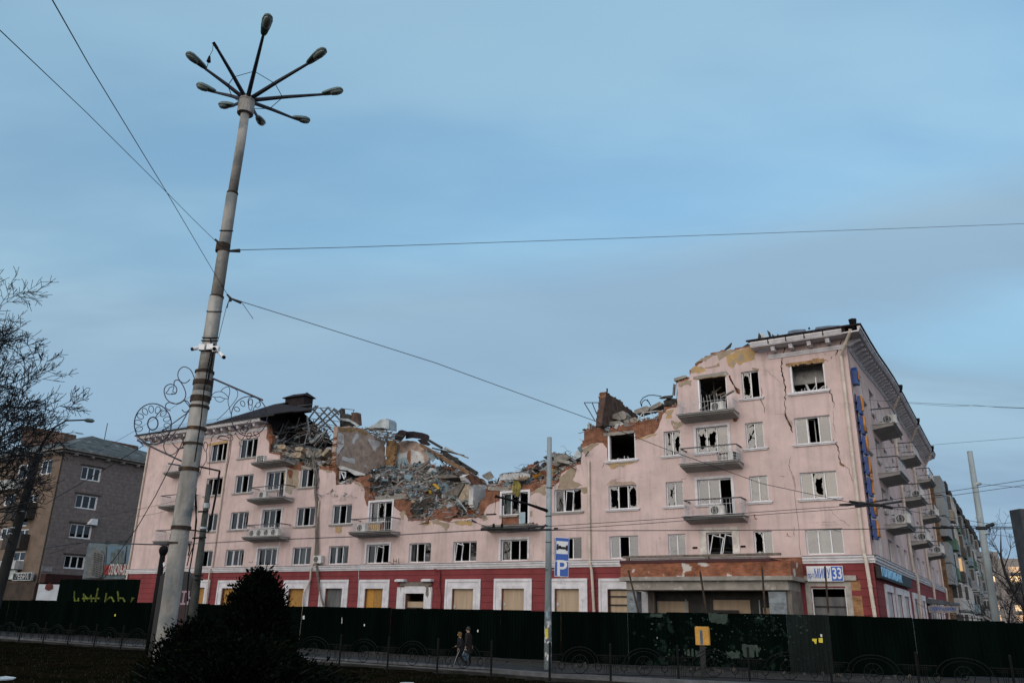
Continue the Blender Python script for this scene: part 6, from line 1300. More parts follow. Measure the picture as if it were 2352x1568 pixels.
# shop front below
a, b = fr_(270, 1345)[0], 0
m = MB(); m.box(-26, -.02, -.35, -.003, 0, fr_(240, 1430)[1]); m.build('shop_front', mat('dark_shopfront', (.045, .03, .02), .7, .3, 1), nb)
ya, zt_ = sd_(275, 1360); yb, zb_ = sd_(660, 1380); m = MB(SIDE); m.box(.0, 14, -1.0, -.003, zb_-.9, zb_+.05); m.box(.0, 14, -.1, -.003, 0, zb_-.91); m.build('shop_awning', mat('maroon_awning', (.035, .010, .010), .8), nb)
m = MB(SIDE); yy, zz = sd_(330, 1300); y2, z2 = sd_(403, 1342); m.box(yy, y2, -.05, -.003, z2, zz); m.build('name_plate', mat('grey_plate', (.26, .25, .26), .7), nb)
# shop sign
xa, z1 = NB.front('e2', 110, 1350, -.6); xb, z0 = NB.front('e2', 242, 1412, -.6)
zs = thing('shop_sign', 'black shop sign reading ЗЕБРА in a pale frame under the bare tree', 'sign', NB.w(((xa+xb)/2, -.6, z0)), FANG); W_ = (xb-xa)/2; H_ = z1-z0
m = MB(); m.box(-W_, W_, -.05, .2, 0, H_); m.build('frame', mat('pale_sign_frame', (.36, .40, .42), .6), zs); m = MB(); m.box(-W_+.08, W_-.08, -.06, -.051, .08, H_-.08); m.build('board', BLACK, zs)
text('lettering', 'ЗЕБРА', .9, mat('dim_white', (.42, .44, .45), .6), zs, Matrix.Translation((0, -.065, H_/2)), .003, 1, bold=.01, fit=W_*1.45)
xa, z1 = NB.front('e2', 40, 1330, -.62); xb, z0 = NB.front('e2', 108, 1402, -.62); m = MB(); m.box(xa, xb, -.62, -.4, z0, z1); tag(m.build('blank_board', mat('pale_light_panel', (.40, .46, .46), .6), world=NB.M), 'pale blank panel left of the black shop sign', 'panel')
# white panel with a heart shape
P = [at('e2', *p, 86) for p in ((305, 1440), (468, 1440), (452, 1575), (288, 1575))]
P[1] = Vector((P[1].x, P[1].y, P[0].z)); P[2] = Vector((P[1].x, P[1].y, P[3].z-.5)); P[3] = Vector((P[0].x, P[0].y, P[3].z-.5))
t = thing('white_panel', 'white hoarding panel with a dark red round blotch near the left shops', 'panel', P[3]); c = P[3]
m = MB(); m.slab([p-c for p in P], (0, .08, 0)); m.build('board', mat('mural_white', (.44, .48, .53), .8, .1, 1, third=((.30, .34, .38), 4, .6, .7)), t)
pc = at('e2', 384, 1462, 85.96)-c; m = MB(); m.slab([pc+Vector((math.cos(k*.52)*.42*(1+.15*math.sin(3*k)), 0, math.sin(k*.52)*.36)) for k in range(12)], (0, .02, 0)); m.build('blotch', mat('dark_red_blotch', (.09, .02, .018), .8), t)
# yellow frame beside it
m = MB()
for a in ((478, 1460, 545, 1450), (478, 1460, 470, 1570), (545, 1450, 525, 1570), (480, 1500, 535, 1492), (480, 1545, 530, 1535)): m.beam(at('e2', a[0], a[1], 88), at('e2', a[2], a[3], 88), .18)
tag(m.build('yellow_frame', mat('dim_yellow', (.16, .08, .01), .7)), 'dim yellow metal frame standing between the white panel and the graffiti', 'frame')
# billboard with housing picture
bb = thing('billboard', 'advertising billboard with pictures of tower blocks and a red strip reading OSNOVA-BU', 'billboard', at('e2', 640, 1400, 83)); o0 = bb.location
bp = lambda x, y, d=83: at('e2', x, y, d)-o0
def face(name, pts, mt, d): m = MB(); m.slab([bp(*p, d) for p in pts], (0, .05, 0)); return m.build(name, mt, bb)
face('board', [(686, 1150), (700, 1118), (1120, 1118), (1120, 1400), (645, 1400)], mat('board_grey_blue', (.11, .15, .17), .7), 83)
BL1 = mat('print_sky', (.06, .13, .20), .6, .4, .35, col2=(.11, .17, .22)); face('print', [(700, 1150), (832, 1145), (822, 1385), (660, 1390)], mat('print_pale', (.10, .14, .16), .6), 82.9)
face('print', [(845, 1143), (990, 1140), (975, 1278), (835, 1285)], BL1, 82.9); face('print', [(1003, 1140), (1100, 1140), (1090, 1280), (985, 1282)], BL1, 82.9)
face('print', [(692, 1215), (740, 1160), (790, 1175), (818, 1215), (800, 1390), (668, 1390)], mat('print_tower', (.12, .13, .13), .7), 82.8)
m = MB()
for k in range(11):
    for c_ in range(3): m.slab([bp(738+c_*24-k*1.5, 1192+k*17+c_*7, 82.7), bp(752+c_*24-k*1.5, 1195+k*17+c_*7, 82.7), bp(751+c_*24-k*1.5, 1202+k*17+c_*7, 82.7), bp(737+c_*24-k*1.5, 1199+k*17+c_*7, 82.7)], (0, .02, 0))
m.build('printed_window', mat('print_dark', (.03, .035, .04), .7), bb)
m = MB()
for (x_, yt, wd) in ((870, 1190, 26), (900, 1165, 30), (935, 1175, 26), (962, 1200, 18)): m.slab([bp(x_, yt, 82.8), bp(x_+wd, yt, 82.8), bp(x_+wd-6, 1275, 82.8), bp(x_-8, 1275, 82.8)], (0, .02, 0))
m.build('printed_tower', mat('print_tower2', (.09, .12, .13), .7), bb)
face('red_strip', [(822, 1293), (1110, 1288), (1100, 1362), (812, 1366)], mat('strip_red', (.22, .012, .012), .6), 82.85)
tp = bp(925, 1329, 82.8); text('lettering', 'OSNOVA-BU', 1.5, mat('strip_white', (.50, .50, .50), .6), bb, Matrix.Translation(tp), .01, 1, bold=.03, fit=(bp(996, 1329, 82.8)-bp(852, 1329, 82.8)).x)
m = MB()
for x_ in (820, 925, 960): m.slab([bp(x_, 1118, 82.8), bp(x_+35, 1118, 82.8), bp(x_+25, 1098, 82.8), bp(x_+12, 1098, 82.8)], (0, .3, 0))
m.build('floodlight', BLACK, bb)
# taller fence with graffiti, behind
gp = [at('e2', 540, 1480, 80), at('e2', 700, 1400, 79), at('e5', 300, 1150, 76)]
a, b = Vector((gp[0].x-1.5, 81, 0)), Vector((at('e5', 330, 1150, 75).x, 75.5, 0)); ztop = at('c2', 800, 703, 78.5).z
gf = thing('graffiti_fence', 'taller black-green fence with yellow spray-paint lettering behind the hoarding', 'fence', a); d = b-a; Lg = d.length; d.normalize(); m = MB(); V = []; n_ = int(Lg/.25)
for k in range(n_+1): p = d*(Lg*k/n_)+Vector((0, -.05 if k % 2 else 0, 0)); V += [(p.x, p.y, 0), (p.x, p.y, ztop+.05*math.sin(k*.21))]
m.add(V, [(2*k, 2*k+2, 2*k+3, 2*k+1) for k in range(n_)]); m.build('sheet', HG[0], gf)
SPR = mat('yellow_spray', (.10, .13, .015), .8, .35, 2.5)
def gz(x, y):
    v = ray('c2', x, y); e = Vector((d.x, d.y)); w_ = Vector((a.x-EYEP.x, a.y-EYEP.y)); det = v.x*(-e.y)+v.y*e.x; t = (w_.x*(-e.y)+w_.y*e.x)/det; return EYEP+v*t-a+Vector((.03, -.09, 0))
for st in ([(625, 800), (622, 850), (628, 890), (650, 878)], [(657, 855), (657, 885)], [(700, 820), (706, 890)], [(700, 825), (735, 870), (762, 835), (768, 890)], [(822, 775), (808, 850), (800, 890)], [(893, 815), (880, 890)], [(885, 880), (920, 852), (935, 852), (955, 890)], [(985, 800), (993, 885)], [(995, 860), (1030, 858), (1045, 890)], [(1108, 850), (1098, 890), (1120, 855)], [(690, 862), (835, 860)]):
    m = MB(); P = [gz(*p) for p in st]; m.tube(P, .085, 5); o = m.build('spray_stroke', SPR, gf)
# ---- long residential block on the side street beyond the pink building
rb = thing('apartment_block', 'long grey apartment block with glazed white and green balconies, right of the pink building', 'building', HOT.w((0, 45.5, 0)), FANG); M0 = Matrix.Translation((0, -45.5, 0))
BT = brickmat('brown_tile', (.23, .13, .07), (.20, .11, .06), (.10, .07, .05), .55, .5, .03, spread=.3)
def rbx(mb, x0, x1, y0, y1, z0, z1): mb.box(x0, x1, y0-45.5, y1-45.5, z0, z1)
m = MB(); rbx(m, -10, -.2, 45.51, 128, 0, 16.6); m.build('wall', mat('grey_block_wall', (.19, .18, .18), .9, .2, .6), rb)
m = MB(); rbx(m, -.197, .35, 45.6, 50.5, 0, 16.4); m.build('tile_pier', BT, rb)
m = MB()
for k in range(3): z = 16.9-k*2.05; rbx(m, .36, 1.1, 45.6, 51, z-1.95, z)
for k in range(2): z = 10.3-k*2.1; rbx(m, .36, .9, 46, 51.5, z-2.0, z)
m.build('grey_panel', mat('grey_cladding', (.27, .29, .30), .8, .1, .6), rb)
m = MB(); rbx(m, -10.5, .5, 45.51, 128, 16.605, 16.9)
rn = random.Random(31)
for y in range(52, 128, 6): rbx(m, -.5+rn.uniform(-.3, .3), 1.2, y, y+rn.uniform(2.4, 4.4), 16.2, 17.0+rn.uniform(0, .7))
m.build('roof_edge', mat('dark_roof_edge', (.035, .03, .028), .9), rb)
BC = [mat('balcony_white', (.48, .49, .50), .7, .1, 1), mat('balcony_green', (.09, .17, .12), .7, .15, 1), mat('balcony_grey', (.27, .29, .30), .7, .15, 1), mat('balcony_slats', (.44, .38, .29), .7, .1, 1), mat('balcony_blue', (.20, .28, .31), .7, .15, 1), mat('balcony_dark', (.09, .08, .07), .8, .2, 1)]
GD = mat('dark_glazing', (.03, .035, .04), .25, .2, .5, spec=.6); LITW = mat('lit_balcony_window', (.3, .2, .1), .6, emit=((1.0, .62, .30), .55))
for ci, y in enumerate((52.5, 58.5, 65, 72, 80, 88, 97, 107, 117)):
    for r in range(5):
        z = 1.0+r*3.05; dp = rn.uniform(1.0, 1.5); wd = 3.6; kind = {(0, 4): 3, (0, 3): 1, (0, 2): 1, (0, 1): 0, (0, 0): 3, (1, 3): 2, (1, 2): 5, (1, 1): 0, (1, 0): 3}.get((ci, r), rn.choice([0, 0, 2, 4, 5, 0, 1]))
        m = MB(); rbx(m, -.19, dp, y, y+wd, z-.12, z+1.05); o = m.build('balcony', BC[kind], rb)
        if rn.random() < .85 or ci < 2:
            m = MB(); rbx(m, -.19, dp-.03, y+.05, y+wd-.05, z+1.053, z+2.45); lit = (ci, r) in ((0, 4), (1, 2), (1, 3)); m.build('glazing', LITW if lit and ci else GD, o)
            m = MB(); rbx(m, -.18, dp+.02, y, y+wd, z+2.453, z+2.6)
            for k in range(4): yy = y+wd*k/3; rbx(m, dp-.06, dp+.02, yy-.05, yy+.05, z+1.056, z+2.45)
            rbx(m, dp-.5, dp-.42, y-.02, y+.045, z+1.056, z+2.45); m.build('glazing_frame', BC[0] if kind in (0, 3, 1) else BC[2], o)
        if kind == 3:
            m = MB()
            for k in range(8): rbx(m, -.1, dp+.015, y-.02, y+wd+.02, z-.05+k*.135, z-.02+k*.135)
            m.build('slat', mat('slat_edge', (.24, .20, .15), .8) if 'slat_edge' not in bpy.data.materials else bpy.data.materials['slat_edge'], o)
# ---- tower block far away
tpv = at('b3', 1650, 1200, 250)
tb = thing('tower_block', 'distant tower block with lit windows behind the right hand pole', 'building', (tpv.x, tpv.y, 0), R_(-20)); zt1 = at('b3', 1560, 843, 250).z; zt2 = at('b3', 1680, 890, 250).z
wm = 250/1840/.94*2352/2352
m = MB(); m.box(-16, -3.0, 0, 12, 0, zt1); m.build('wall', mat('tower_wall', (.185, .165, .165), .9, .1, .1), tb)
m = MB(); m.box(-2.997, 12.5, .8, 12, 0, zt2-1); m.box(-2.5, 2.2, 1, 8, zt2-1+.003, zt2+1.0); m.build('wall', mat('tower_wall_side', (.22, .20, .19), .9, .1, .1), tb)
TW = mat('tower_window', (.05, .055, .07), .4); TL = mat('lit_window', (.4, .3, .2), .6, emit=((1.0, .66, .36), 1.1)); TL2 = mat('dim_lit_window', (.4, .3, .2), .6, emit=((1.0, .6, .35), .5)); rn = random.Random(77)
for k in range(13):
    z = zt2-5.0-k*2.75
    if z < 2: break
    for x0, x1 in ((-1.6, .2), (4.3, 8.6)):
        m = MB(); m.box(x0, x1, .72, .78, z, z+1.6); L1 = (x0 > 0 and k in (1, 4)) or (x0 < 0 and k in (1,)); L2 = rn.random() < .35; o = m.build('window', TL if L1 else TL2 if L2 else TW, tb)
    for x0 in (-14, -9.5, -6):
        m = MB(); m.box(x0, x0+2, -.08, -.003, z+4, z+5.4); m.build('window', TL2 if rn.random() < .1 else TW, tb)
    m = MB(); m.box(4.0, 8.9, .0, .70, z-.7, z-.1); m.build('balcony', mat('tower_balcony', (.17, .16, .155), .9) if k == 0 else bpy.data.materials['tower_balcony'], tb)
# ------------------------------------------------------------------ poles, lamps, signs, wires
CONP = mat('pole_concrete', (.31, .30, .28), .85, .25, 2.0, 8, bump=.4, bscale=10, streak=.22, third=((.12, .145, .15), 1.6, .50, .70))
CONP2 = mat('stained_pole_concrete', (.30, .29, .27), .85, .3, 2.4, 8, bump=.5, bscale=10, streak=.35, third=((.07, .075, .08), 2.0, .48, .66))
RUST = mat('rusty_band', (.045, .032, .024), .9, .3, 8, third=((.11, .055, .02), 3, .55, .7))
DP = 26.0
mast = thing('lamp_mast', 'tall concrete lamp mast crowned by a star of nine arms with eight lamps', 'lamp mast', (at('D', 377, 1475, DP).x, DP, -.25)); MO = Vector(mast.location)
def mp(c, x, y, d=DP): return at(c, x, y, d)-MO
def prad(c, x, y, px): P = at(c, x, y, DP)-EYEP; return px/2*P.dot(_f)/FPX
secs = [('D', [(377, 1475, 40), (392, 1380, 40), (417, 1200, 40), (439, 1060, 40), (463, 900, 40)], CONP), ('D', [(463, 900, 40), (471, 852, 39)], CONP2), ('D', [(472, 850, 33), (481, 790, 32), (497, 683, 31)], CONP), ('D', [(498, 681, 27), (516, 560, 26), (533, 447, 25)], CONP), ('D', [(534, 445, 21), (553, 330, 20), (566, 240, 19)], CONP)]
base = mp('D', 377, 1475); first = True
for c, pts, mt in secs:
    P = [mp(c, x, y) for x, y, w_ in pts]; r = [prad(c, x, y, w_) for x, y, w_ in pts]
    if first: P = [Vector((base.x-.03, base.y, 0))]+P; r = [r[0]*1.05]+r; first = False
    m = MB(); m.tube(P, r, 20); m.build('shaft', mt, mast, smooth=False)
    for p in mast.children[-1].data.polygons: p.use_smooth = len(p.vertices) == 4
m = MB()
for x, y, w_, t in ((416, 1212, 42, .06), (435, 1078, 42, .06), (407, 1247, 41, .03), (460, 917, 42, .10), (466, 880, 42, .08), (458, 935, 42, .04), (452, 985, 42, .05), (512, 570, 30, .15), (534, 444, 24, .03), (498, 682, 30, .03), (470, 855, 41, .04), (443, 1020, 42, .04)):
    m = MB(); p = mp('D', x, y); r = prad('D', x, y, w_)*1.05; ax = (mp('D', x+2.6, y-17)-p).normalized()*t; m.tube([p-ax, p+ax], r, 20); m.build('band', RUST, mast)
m = MB()
for x, y, w_ in ((481, 782, 34), (483, 775, 34), (478, 805, 34), (520, 530, 28), (492, 715, 32)):
    p = mp('D', x, y); r = prad('D', x, y, w_)*1.03; m.ring(p, (r, 0, 0), (0, r, .1), .018, 18, 4)
P = [mp('D', *p, 25.68) for p in ((483, 775), (487, 800), (478, 840), (468, 900), (462, 960), (447, 1060))]; m.tube(P, .02, 4); P = [mp('D', *p, 25.66) for p in ((492, 790), (486, 830), (476, 880))]; m.tube(P, .03, 4)
m.build('loose_cable', IRON, mast)
# poster remains low on the mast
rn = random.Random(2)
hub = mp('D', 567, 234)
m = MB(); p2 = mp('D', 563, 262); m.tube([p2, hub+Vector((0, 0, .05))], [.30, .30], 16); m.tube([hub, hub+Vector((0, 0, .25))], [.32, .2], 16); m.build('hub', CONP2, mast)
TIPS = [((605, 80), (618, 33), 1.2), ((708, 146), (750, 112), 1.2), ((742, 217), (790, 208), 1.2), ((675, 272), (713, 280), 1.1), ((592, 270), (603, 287), .9), ((535, 243), (506, 244), .9), ((493, 212), (451, 196), 1.0), ((470, 157), (426, 121), 1.1), ((499, 112), (489, 96), 1.2)]
LMP = mat('lamp_housing', (.10, .15, .15), .5, .15, 3, metal=.2, spec=.4); LENS = mat('lamp_lens', (.16, .20, .19), .3, .1, 3, spec=.5); ARM = mat('lamp_arm', (.03, .035, .05), .5, .2, 4, metal=.3)
def onz(px, dz):
    v = ray('D', *px); z = hub.z+MO.z+dz; return EYEP+v*((z-EYE)/v.z)-MO
for i, (pa, pb, dz) in enumerate(TIPS):
    A = onz(pa, dz*.8); Bq = onz(pb, dz*.95); m = MB(); m.tube([hub+Vector((0, 0, .05)), hub.lerp(A, .5)+Vector((0, 0, .05)), A], [.085, .07, .05], 8); arm = m.build('arm', ARM, mast)
    if i == 8:
        arm['label'] = 'arm that has lost its lamp, with a wire dangling'; m = MB(); q_ = A.lerp(Bq, .9); m.tube([A, q_], .06, 6); m.tube([q_, q_+Vector((.02, 0, -.35)), q_+Vector((-.05, 0, -.6))], .012, 3); m.tube([q_+Vector((-.05, 0, -.6)), q_+Vector((-.05, 0, -.85))], [.03, .08], 6); m.tube([q_+Vector((-.05, 0, -.85)), q_+Vector((-.09, 0, -1.25))], .014, 3); m.build('dangling_wire', IRON, arm); continue
    dv = (Bq-A); ln = min(max(dv.length, .75), 1.0); dv.normalize(); sd2 = dv.cross(Vector((0, 0, 1))).normalized(); up2 = sd2.cross(dv).normalized(); A0 = A-dv*.03; m = MB(); n = 12; rings = []
    for t, w_, h in ((0, .085, .09), (.12, .12, .12), (.45, .165, .16), (.75, .185, .17), (.92, .15, .13), (1.0, .06, .06)):
        rings.append([A0+dv*ln*t+sd2*w_*math.cos(2*math.pi*k/n)+up2*(h if math.sin(2*math.pi*k/n) > 0 else h*.35)*math.sin(2*math.pi*k/n)+up2*.02 for k in range(n)])
    V = [p for r in rings for p in r]; Fq = [(a*n+k, a*n+(k+1) % n, (a+1)*n+(k+1) % n, (a+1)*n+k) for a in range(5) for k in range(n)]+[tuple(range(n)), tuple(5*n+k for k in range(n-1, -1, -1))]
    m.add(V, Fq); lamp = m.build('lamp', LMP, mast, smooth=True)
    m = MB(); rings = []
    for t, w_, h in ((.36, .03, .03), (.45, .12, .075), (.68, .15, .095), (.88, .12, .075), (.96, .03, .03)): rings.append([A0+dv*ln*t+sd2*w_*math.cos(math.pi*k/8)-up2*(.02+h*math.sin(math.pi*k/8)) for k in range(9)])
    V = [p for r in rings for p in r]; m.add(V, [(a*9+k, a*9+k+1, (a+1)*9+k+1, (a+1)*9+k) for a in range(4) for k in range(8)]); m.build('lens', LENS, lamp, smooth=True)
m = MB(); mids = [hub.lerp(onz(t[0], t[2]*.8), .46)+Vector((0, 0, .04)) for t in TIPS]
for i in range(9): m.tube([mids[i], mids[(i+1) % 9]], .016, 4)
m.build('brace_wire', ARM, mast)
# surveillance cameras strapped to it
def cam_thing(label, pa, pb, pc, d=25.7):
    a, b, c = at('d2', *pa, d), at('d2', *pb, d), at('d2', *pc, d-.2); t = thing('security_camera', label, 'camera', a, 0, 'security cameras on the lamp mast'); o_ = Vector(a)
    m = MB(); m.tube([a-o_, b-o_], .03, 6); m.obox((0, 0, 0), Vector((.10, 0, 0)), Vector((0, .08, 0)), Vector((0, 0, .10))); m.build('bracket', PVC, t)
    m = MB(); m.tube([b-o_, (b-o_).lerp(c-o_, .85)], .065, 10); body = m.build('body', PVC, t); m = MB(); m.tube([(b-o_).lerp(c-o_, .855), c-o_], .06, 10); m.build('front_glass', BLACK, t)
cam_thing('white security camera pointing left on the lamp mast', (415, 1280), (385, 1280), (303, 1298)); cam_thing('white security camera pointing down to the right on the lamp mast', (560, 1300), (598, 1335), (645, 1385)); cam_thing('white box camera facing the viewer in the middle of the lamp mast', (500, 1275), (510, 1280), (545, 1293))
# wire-frame ornaments on either side of the mast
def ornament(label, bars, rings, curls, loops):
    t = MB(); o_ = at('d3', *bars[0][:2], DP)
    t.beam(at('d3', *bars[0][:2], DP), at('d3', *bars[0][2:], DP), .055); 
    for b_ in bars[1:]: t.beam(at('d3', *b_[:2], DP), at('d3', *b_[2:], DP), .04)
    P3 = lambda x, y: at('d3', x, y, DP)
    for cx, cy, rx, ry, tr, tilt in rings:
        m_ = [P3(cx+rx*math.cos(a)*math.cos(tilt)-ry*math.sin(a)*math.sin(tilt), cy+rx*math.cos(a)*math.sin(tilt)+ry*math.sin(a)*math.cos(tilt)) for a in [2*math.pi*k/36 for k in range(37)]]; t.tube(m_, tr*.72, 5, cap=False)
    for pts, tr in curls:                   # smooth through the points
        Q = []; n = len(pts)
        for i in range(n-1):
            p0, p1, p2, p3 = [Vector((*pts[min(max(k, 0), n-1)], 0)) for k in (i-1, i, i+1, i+2)]
            for s_ in range(6):
                u_ = s_/6; Q.append(.5*((2*p1)+(p2-p0)*u_+(2*p0-5*p1+4*p2-p3)*u_*u_+(3*p1-p0-3*p2+p3)*u_**3))
        Q.append(Vector((*pts[-1], 0))); t.tube([P3(q.x, q.y) for q in Q], tr*.72, 5)
    for cx, cy, R1, a0, a1, n, lr in loops:
        for k in range(n):
            a = R_(a0+(a1-a0)*k/max(n-1, 1)); x, y = cx+R1*math.cos(a), cy+R1*math.sin(a); ca, sa = math.cos(a), math.sin(a)
            t.tube([P3(x+lr*1.25*math.cos(b)*ca-lr*.85*math.sin(b)*sa, y+lr*1.25*math.cos(b)*sa+lr*.85*math.sin(b)*ca) for b in [2*math.pi*j/18 for j in range(19)]], .012, 4, cap=False)
    return tag(t.build('light_ornament', mat('ornament_wire', (.02, .025, .045), .5) if 'ornament_wire' not in bpy.data.materials else bpy.data.materials['ornament_wire']), label, 'ornament', 'wire ornaments on the lamp mast')
ornament('curly wire ornament with a flower ring on the left side of the lamp mast', [(155, 1130, 740, 1405), (660, 1240, 840, 1195), (540, 1420, 720, 1450)], [(350, 925, 233, 255, .026, 0), (350, 920, 64, 80, .03, .1)],
         [([(880, 400), (862, 330), (820, 245), (740, 208), (680, 250), (662, 320), (690, 385), (740, 412), (785, 395), (815, 365)], .022), ([(615, 440), (618, 395), (650, 372), (690, 390), (735, 460), (762, 550), (740, 620), (670, 665), (590, 665), (520, 610), (490, 520), (510, 455), (570, 425), (630, 450), (650, 500), (630, 545), (580, 545)], .024), ([(510, 540), (545, 500), (560, 470), (612, 458), (600, 520), (640, 540), (570, 555), (510, 540)], .018),
          ([(840, 750), (770, 660), (740, 635), (690, 665), (640, 672), (570, 655), (520, 670), (510, 720), (570, 760)], .022), ([(715, 745), (740, 772), (775, 772), (815, 730), (810, 680), (780, 640), (735, 632)], .022), ([(820, 740), (775, 790), (500, 990), (480, 1005)], .026), ([(790, 770), (700, 930), (560, 1100), (400, 1180), (240, 1170)], .024), ([(500, 1150), (485, 1200), (510, 1280), (570, 1312), (630, 1290), (665, 1240)], .022), ([(585, 1140), (620, 1095), (680, 1090), (720, 1120), (740, 1180), (690, 1235), (640, 1215), (590, 1160)], .02), ([(300, 1040), (310, 990)], .022), ([(385, 840), (410, 800), (470, 740)], .022)],
         [(350, 925, 185, -200, 110, 13, 36)])
ornament('tangled wire ornament under a black bar on the right side of the lamp mast', [(1108, 358, 1730, 627), (1108, 358, 1073, 630)], [(1560, 830, 226, 250, .022, 0)],
         [([(1080, 575), (1130, 530), (1200, 520), (1260, 550), (1300, 605), (1240, 605), (1190, 585), (1140, 592), (1080, 575)], .016), ([(1125, 595), (1150, 635), (1200, 650), (1240, 625), (1250, 605)], .014), ([(1200, 520), (1235, 480), (1300, 460), (1315, 520), (1298, 600), (1295, 660), (1330, 800)], .016), ([(1330, 465), (1400, 500), (1415, 560), (1390, 620), (1330, 700), (1260, 780), (1150, 880)], .014), ([(1540, 660), (1560, 600), (1640, 590), (1690, 640), (1700, 700)], .016), ([(1545, 660), (1560, 740), (1590, 740), (1600, 620)], .016), ([(1640, 690), (1610, 740), (1600, 820), (1560, 920), (1530, 980)], .018),
          ([(1080, 1150), (1100, 1080), (1180, 1040), (1290, 1040), (1350, 1090), (1340, 1130), (1280, 1130), (1180, 1110), (1200, 1080), (1280, 1085), (1300, 1110)], .018), ([(1155, 1120), (1180, 1080), (1240, 1075), (1310, 1100)], .018), ([(1450, 980), (1520, 960), (1540, 1010), (1480, 1040), (1445, 1000), (1480, 960), (1560, 880)], .018), ([(1380, 1040), (1470, 1120), (1560, 920)], .016), ([(1000, 1150), (985, 1210), (1010, 1270), (1035, 1200), (1015, 1150), (990, 1170)], .018), ([(1020, 1270), (1020, 1380), (960, 1480), (940, 1560)], .016), ([(1335, 1140), (1320, 1300), (1290, 1440), (1270, 1540)], .014), ([(1070, 1160), (1065, 1300), (1060, 1560)], .014), ([(1440, 1140), (1440, 1190), (1480, 1200), (1480, 1160)], .014), ([(1380, 985), (1395, 1030), (1360, 1060), (1280, 1060)], .014)],
         [(1560, 830, 180, -150, -20, 5, 30), (1590, 1000, 80, 40, 190, 3, 32)])
# bracket loop and cable of the mast
m = MB(); P = lambda x, y: at('c1', x, y, 26)
m.beam(P(1665, 1182), P(1838, 1218), .05); m.beam(P(1838, 1218), P(1825, 1290), .05); m.tube([P(1830, 1280), at('c2', 1800, 20, 26), at('c2', 1745, 300, 26)], .035, 5); m.tube([at('c2', 1585, 288, 26), at('c2', 1690, 300, 26), at('c2', 1745, 305, 26)], .02, 4); tag(m.build('steel_bracket', IRON), 'black steel bracket arm hooked out to the right of the lamp mast', 'bracket')
m = MB(); m.tube([at('e5', *p, 26.3) for p in ((735, 0), (725, 200), (740, 420), (715, 650), (680, 880), (640, 1100), (625, 1300), (630, 1420))], .022, 4); m.tube([at('e5', *p, 26.3) for p in ((728, 0), (742, 250), (728, 450), (708, 720), (650, 850), (620, 980))], .018, 4); m.tube([at('e5', *p, 26.3) for p in ((630, 700), (655, 705), (650, 790), (632, 850))], .02, 4)
tag(m.build('loose_cable', IRON), 'thin black cables dangling between the lamp mast and the dark pole', 'cable')
# ---- mid pole with sign
def pole(name, label, pts, Y, mt, r0, r1, base_z=0.0, n=16):
    t = thing(name, label, 'pole', (pts[0].x, pts[0].y, base_z)); O = Vector(t.location); m = MB(); m.tube([Vector((0, 0, 0)), pts[1]-O], [r0, r1], n); o = m.build('shaft', mt, t)
    for p in o.data.polygons: p.use_smooth = len(p.vertices) == 4
    return t, O
PG = mat('zinc_pole', (.26, .31, .33), .7, .2, 1.5, bump=.2, streak=.2, third=((.16, .19, .20), 2, .55, .75))
bz = gnd('D', 1258, 1535); YM = bz.y; t, O = pole('traction_pole', 'slim grey pole with posters at its foot, standing on the pavement in the middle', [bz, at('D', 1262, 1004, YM)], YM, PG, .178, .118, -.02)
m = MB()
for x, y in ((1262, 1120), (1260, 1185), (1260, 1215), (1260, 1245), (1258, 1308)): m = MB(); p = at('D', x, y, YM)-O; m.tube([p-Vector((0, 0, .025)), p+Vector((0, 0, .025))], .155, 16); m.build('band', DARKI, t)
m = MB(); m.tube([at('c4', 1830, 1165, YM)-O, at('c4', 1600, 1085, YM-.5)-O, at('c4', 1265, 1005, YM-1.0)-O], [.09, .06, .05], 8); m.tube([at('c4', 1265, 1005, YM-1.0)-O, at('c4', 1255, 1000, YM-1.0)-O], .09, 6); m.build('bracket_arm', IRON, t)
m = MB(); m.tube([at('c4', 1265, 1010, YM-1)-O, at('c4', 1250, 1200, YM-1)-O], .012, 3); m.tube([at('c4', 1335, 1020, YM-.9)-O, at('c4', 1330, 1320, YM-.9)-O], .012, 3); m.tube([at('c4', 1337, 1000, YM-.9)-O, at('c4', 1338, 1100, YM-.9)-O], .05, 5); m.beam(at('c4', 1160, 1195, YM-1)-O, at('c4', 1270, 1190, YM-1)-O, .06); m.tube([at('c4', 1240, 1290, YM-1)-O, at('c4', 1240, 1340, YM-1)-O], .06, 5); m.tube([at('c4', 1327, 1290, YM-1)-O, at('c4', 1327, 1340, YM-1)-O], .06, 5); m.build('hanger', IRON, t)
rn = random.Random(6); pap = []
for k in range(34):
    z = rn.uniform(.35, 2.35) if k < 30 else rn.uniform(2.3, 2.9); a = rn.uniform(-2.9, -.2); h, w_ = rn.uniform(.06, .22), rn.uniform(.25, .7); r = .179-.006*z; pap.append((z, a, h, w_, r))
PM = [PAPW, mat('paper_grey', (.33, .36, .38), .8, .15, 5), mat('paper_blue', (.24, .34, .42), .8, .15, 5)]
m = MB()
for z, a, h, w_, r in pap:
    k = rn.choice([0, 0, 1, 1, 2]); q_ = rn.uniform(-.06, .06)
    m.add([(math.cos(a+w_*s_)*r*1.015, math.sin(a+w_*s_)*r*1.015, z+dz2+q_*s_) for s_ in (0, .5, 1) for dz2 in (0, h*(1+rn.uniform(-.3, .3)))], [(0, 2, 3, 1), (2, 4, 5, 3)], k)
m.build('poster_scraps', PM, t)['kind'] = 'stuff'
m = MB(); m.add([(math.cos(-2.45+.9*s_)*.176, math.sin(-2.45+.9*s_)*.176, z) for s_ in (0, .5, 1) for z in (1.35, 1.78)], [(0, 2, 3, 1), (2, 4, 5, 3)]); m.build('yellow_notice', PAPY, t)
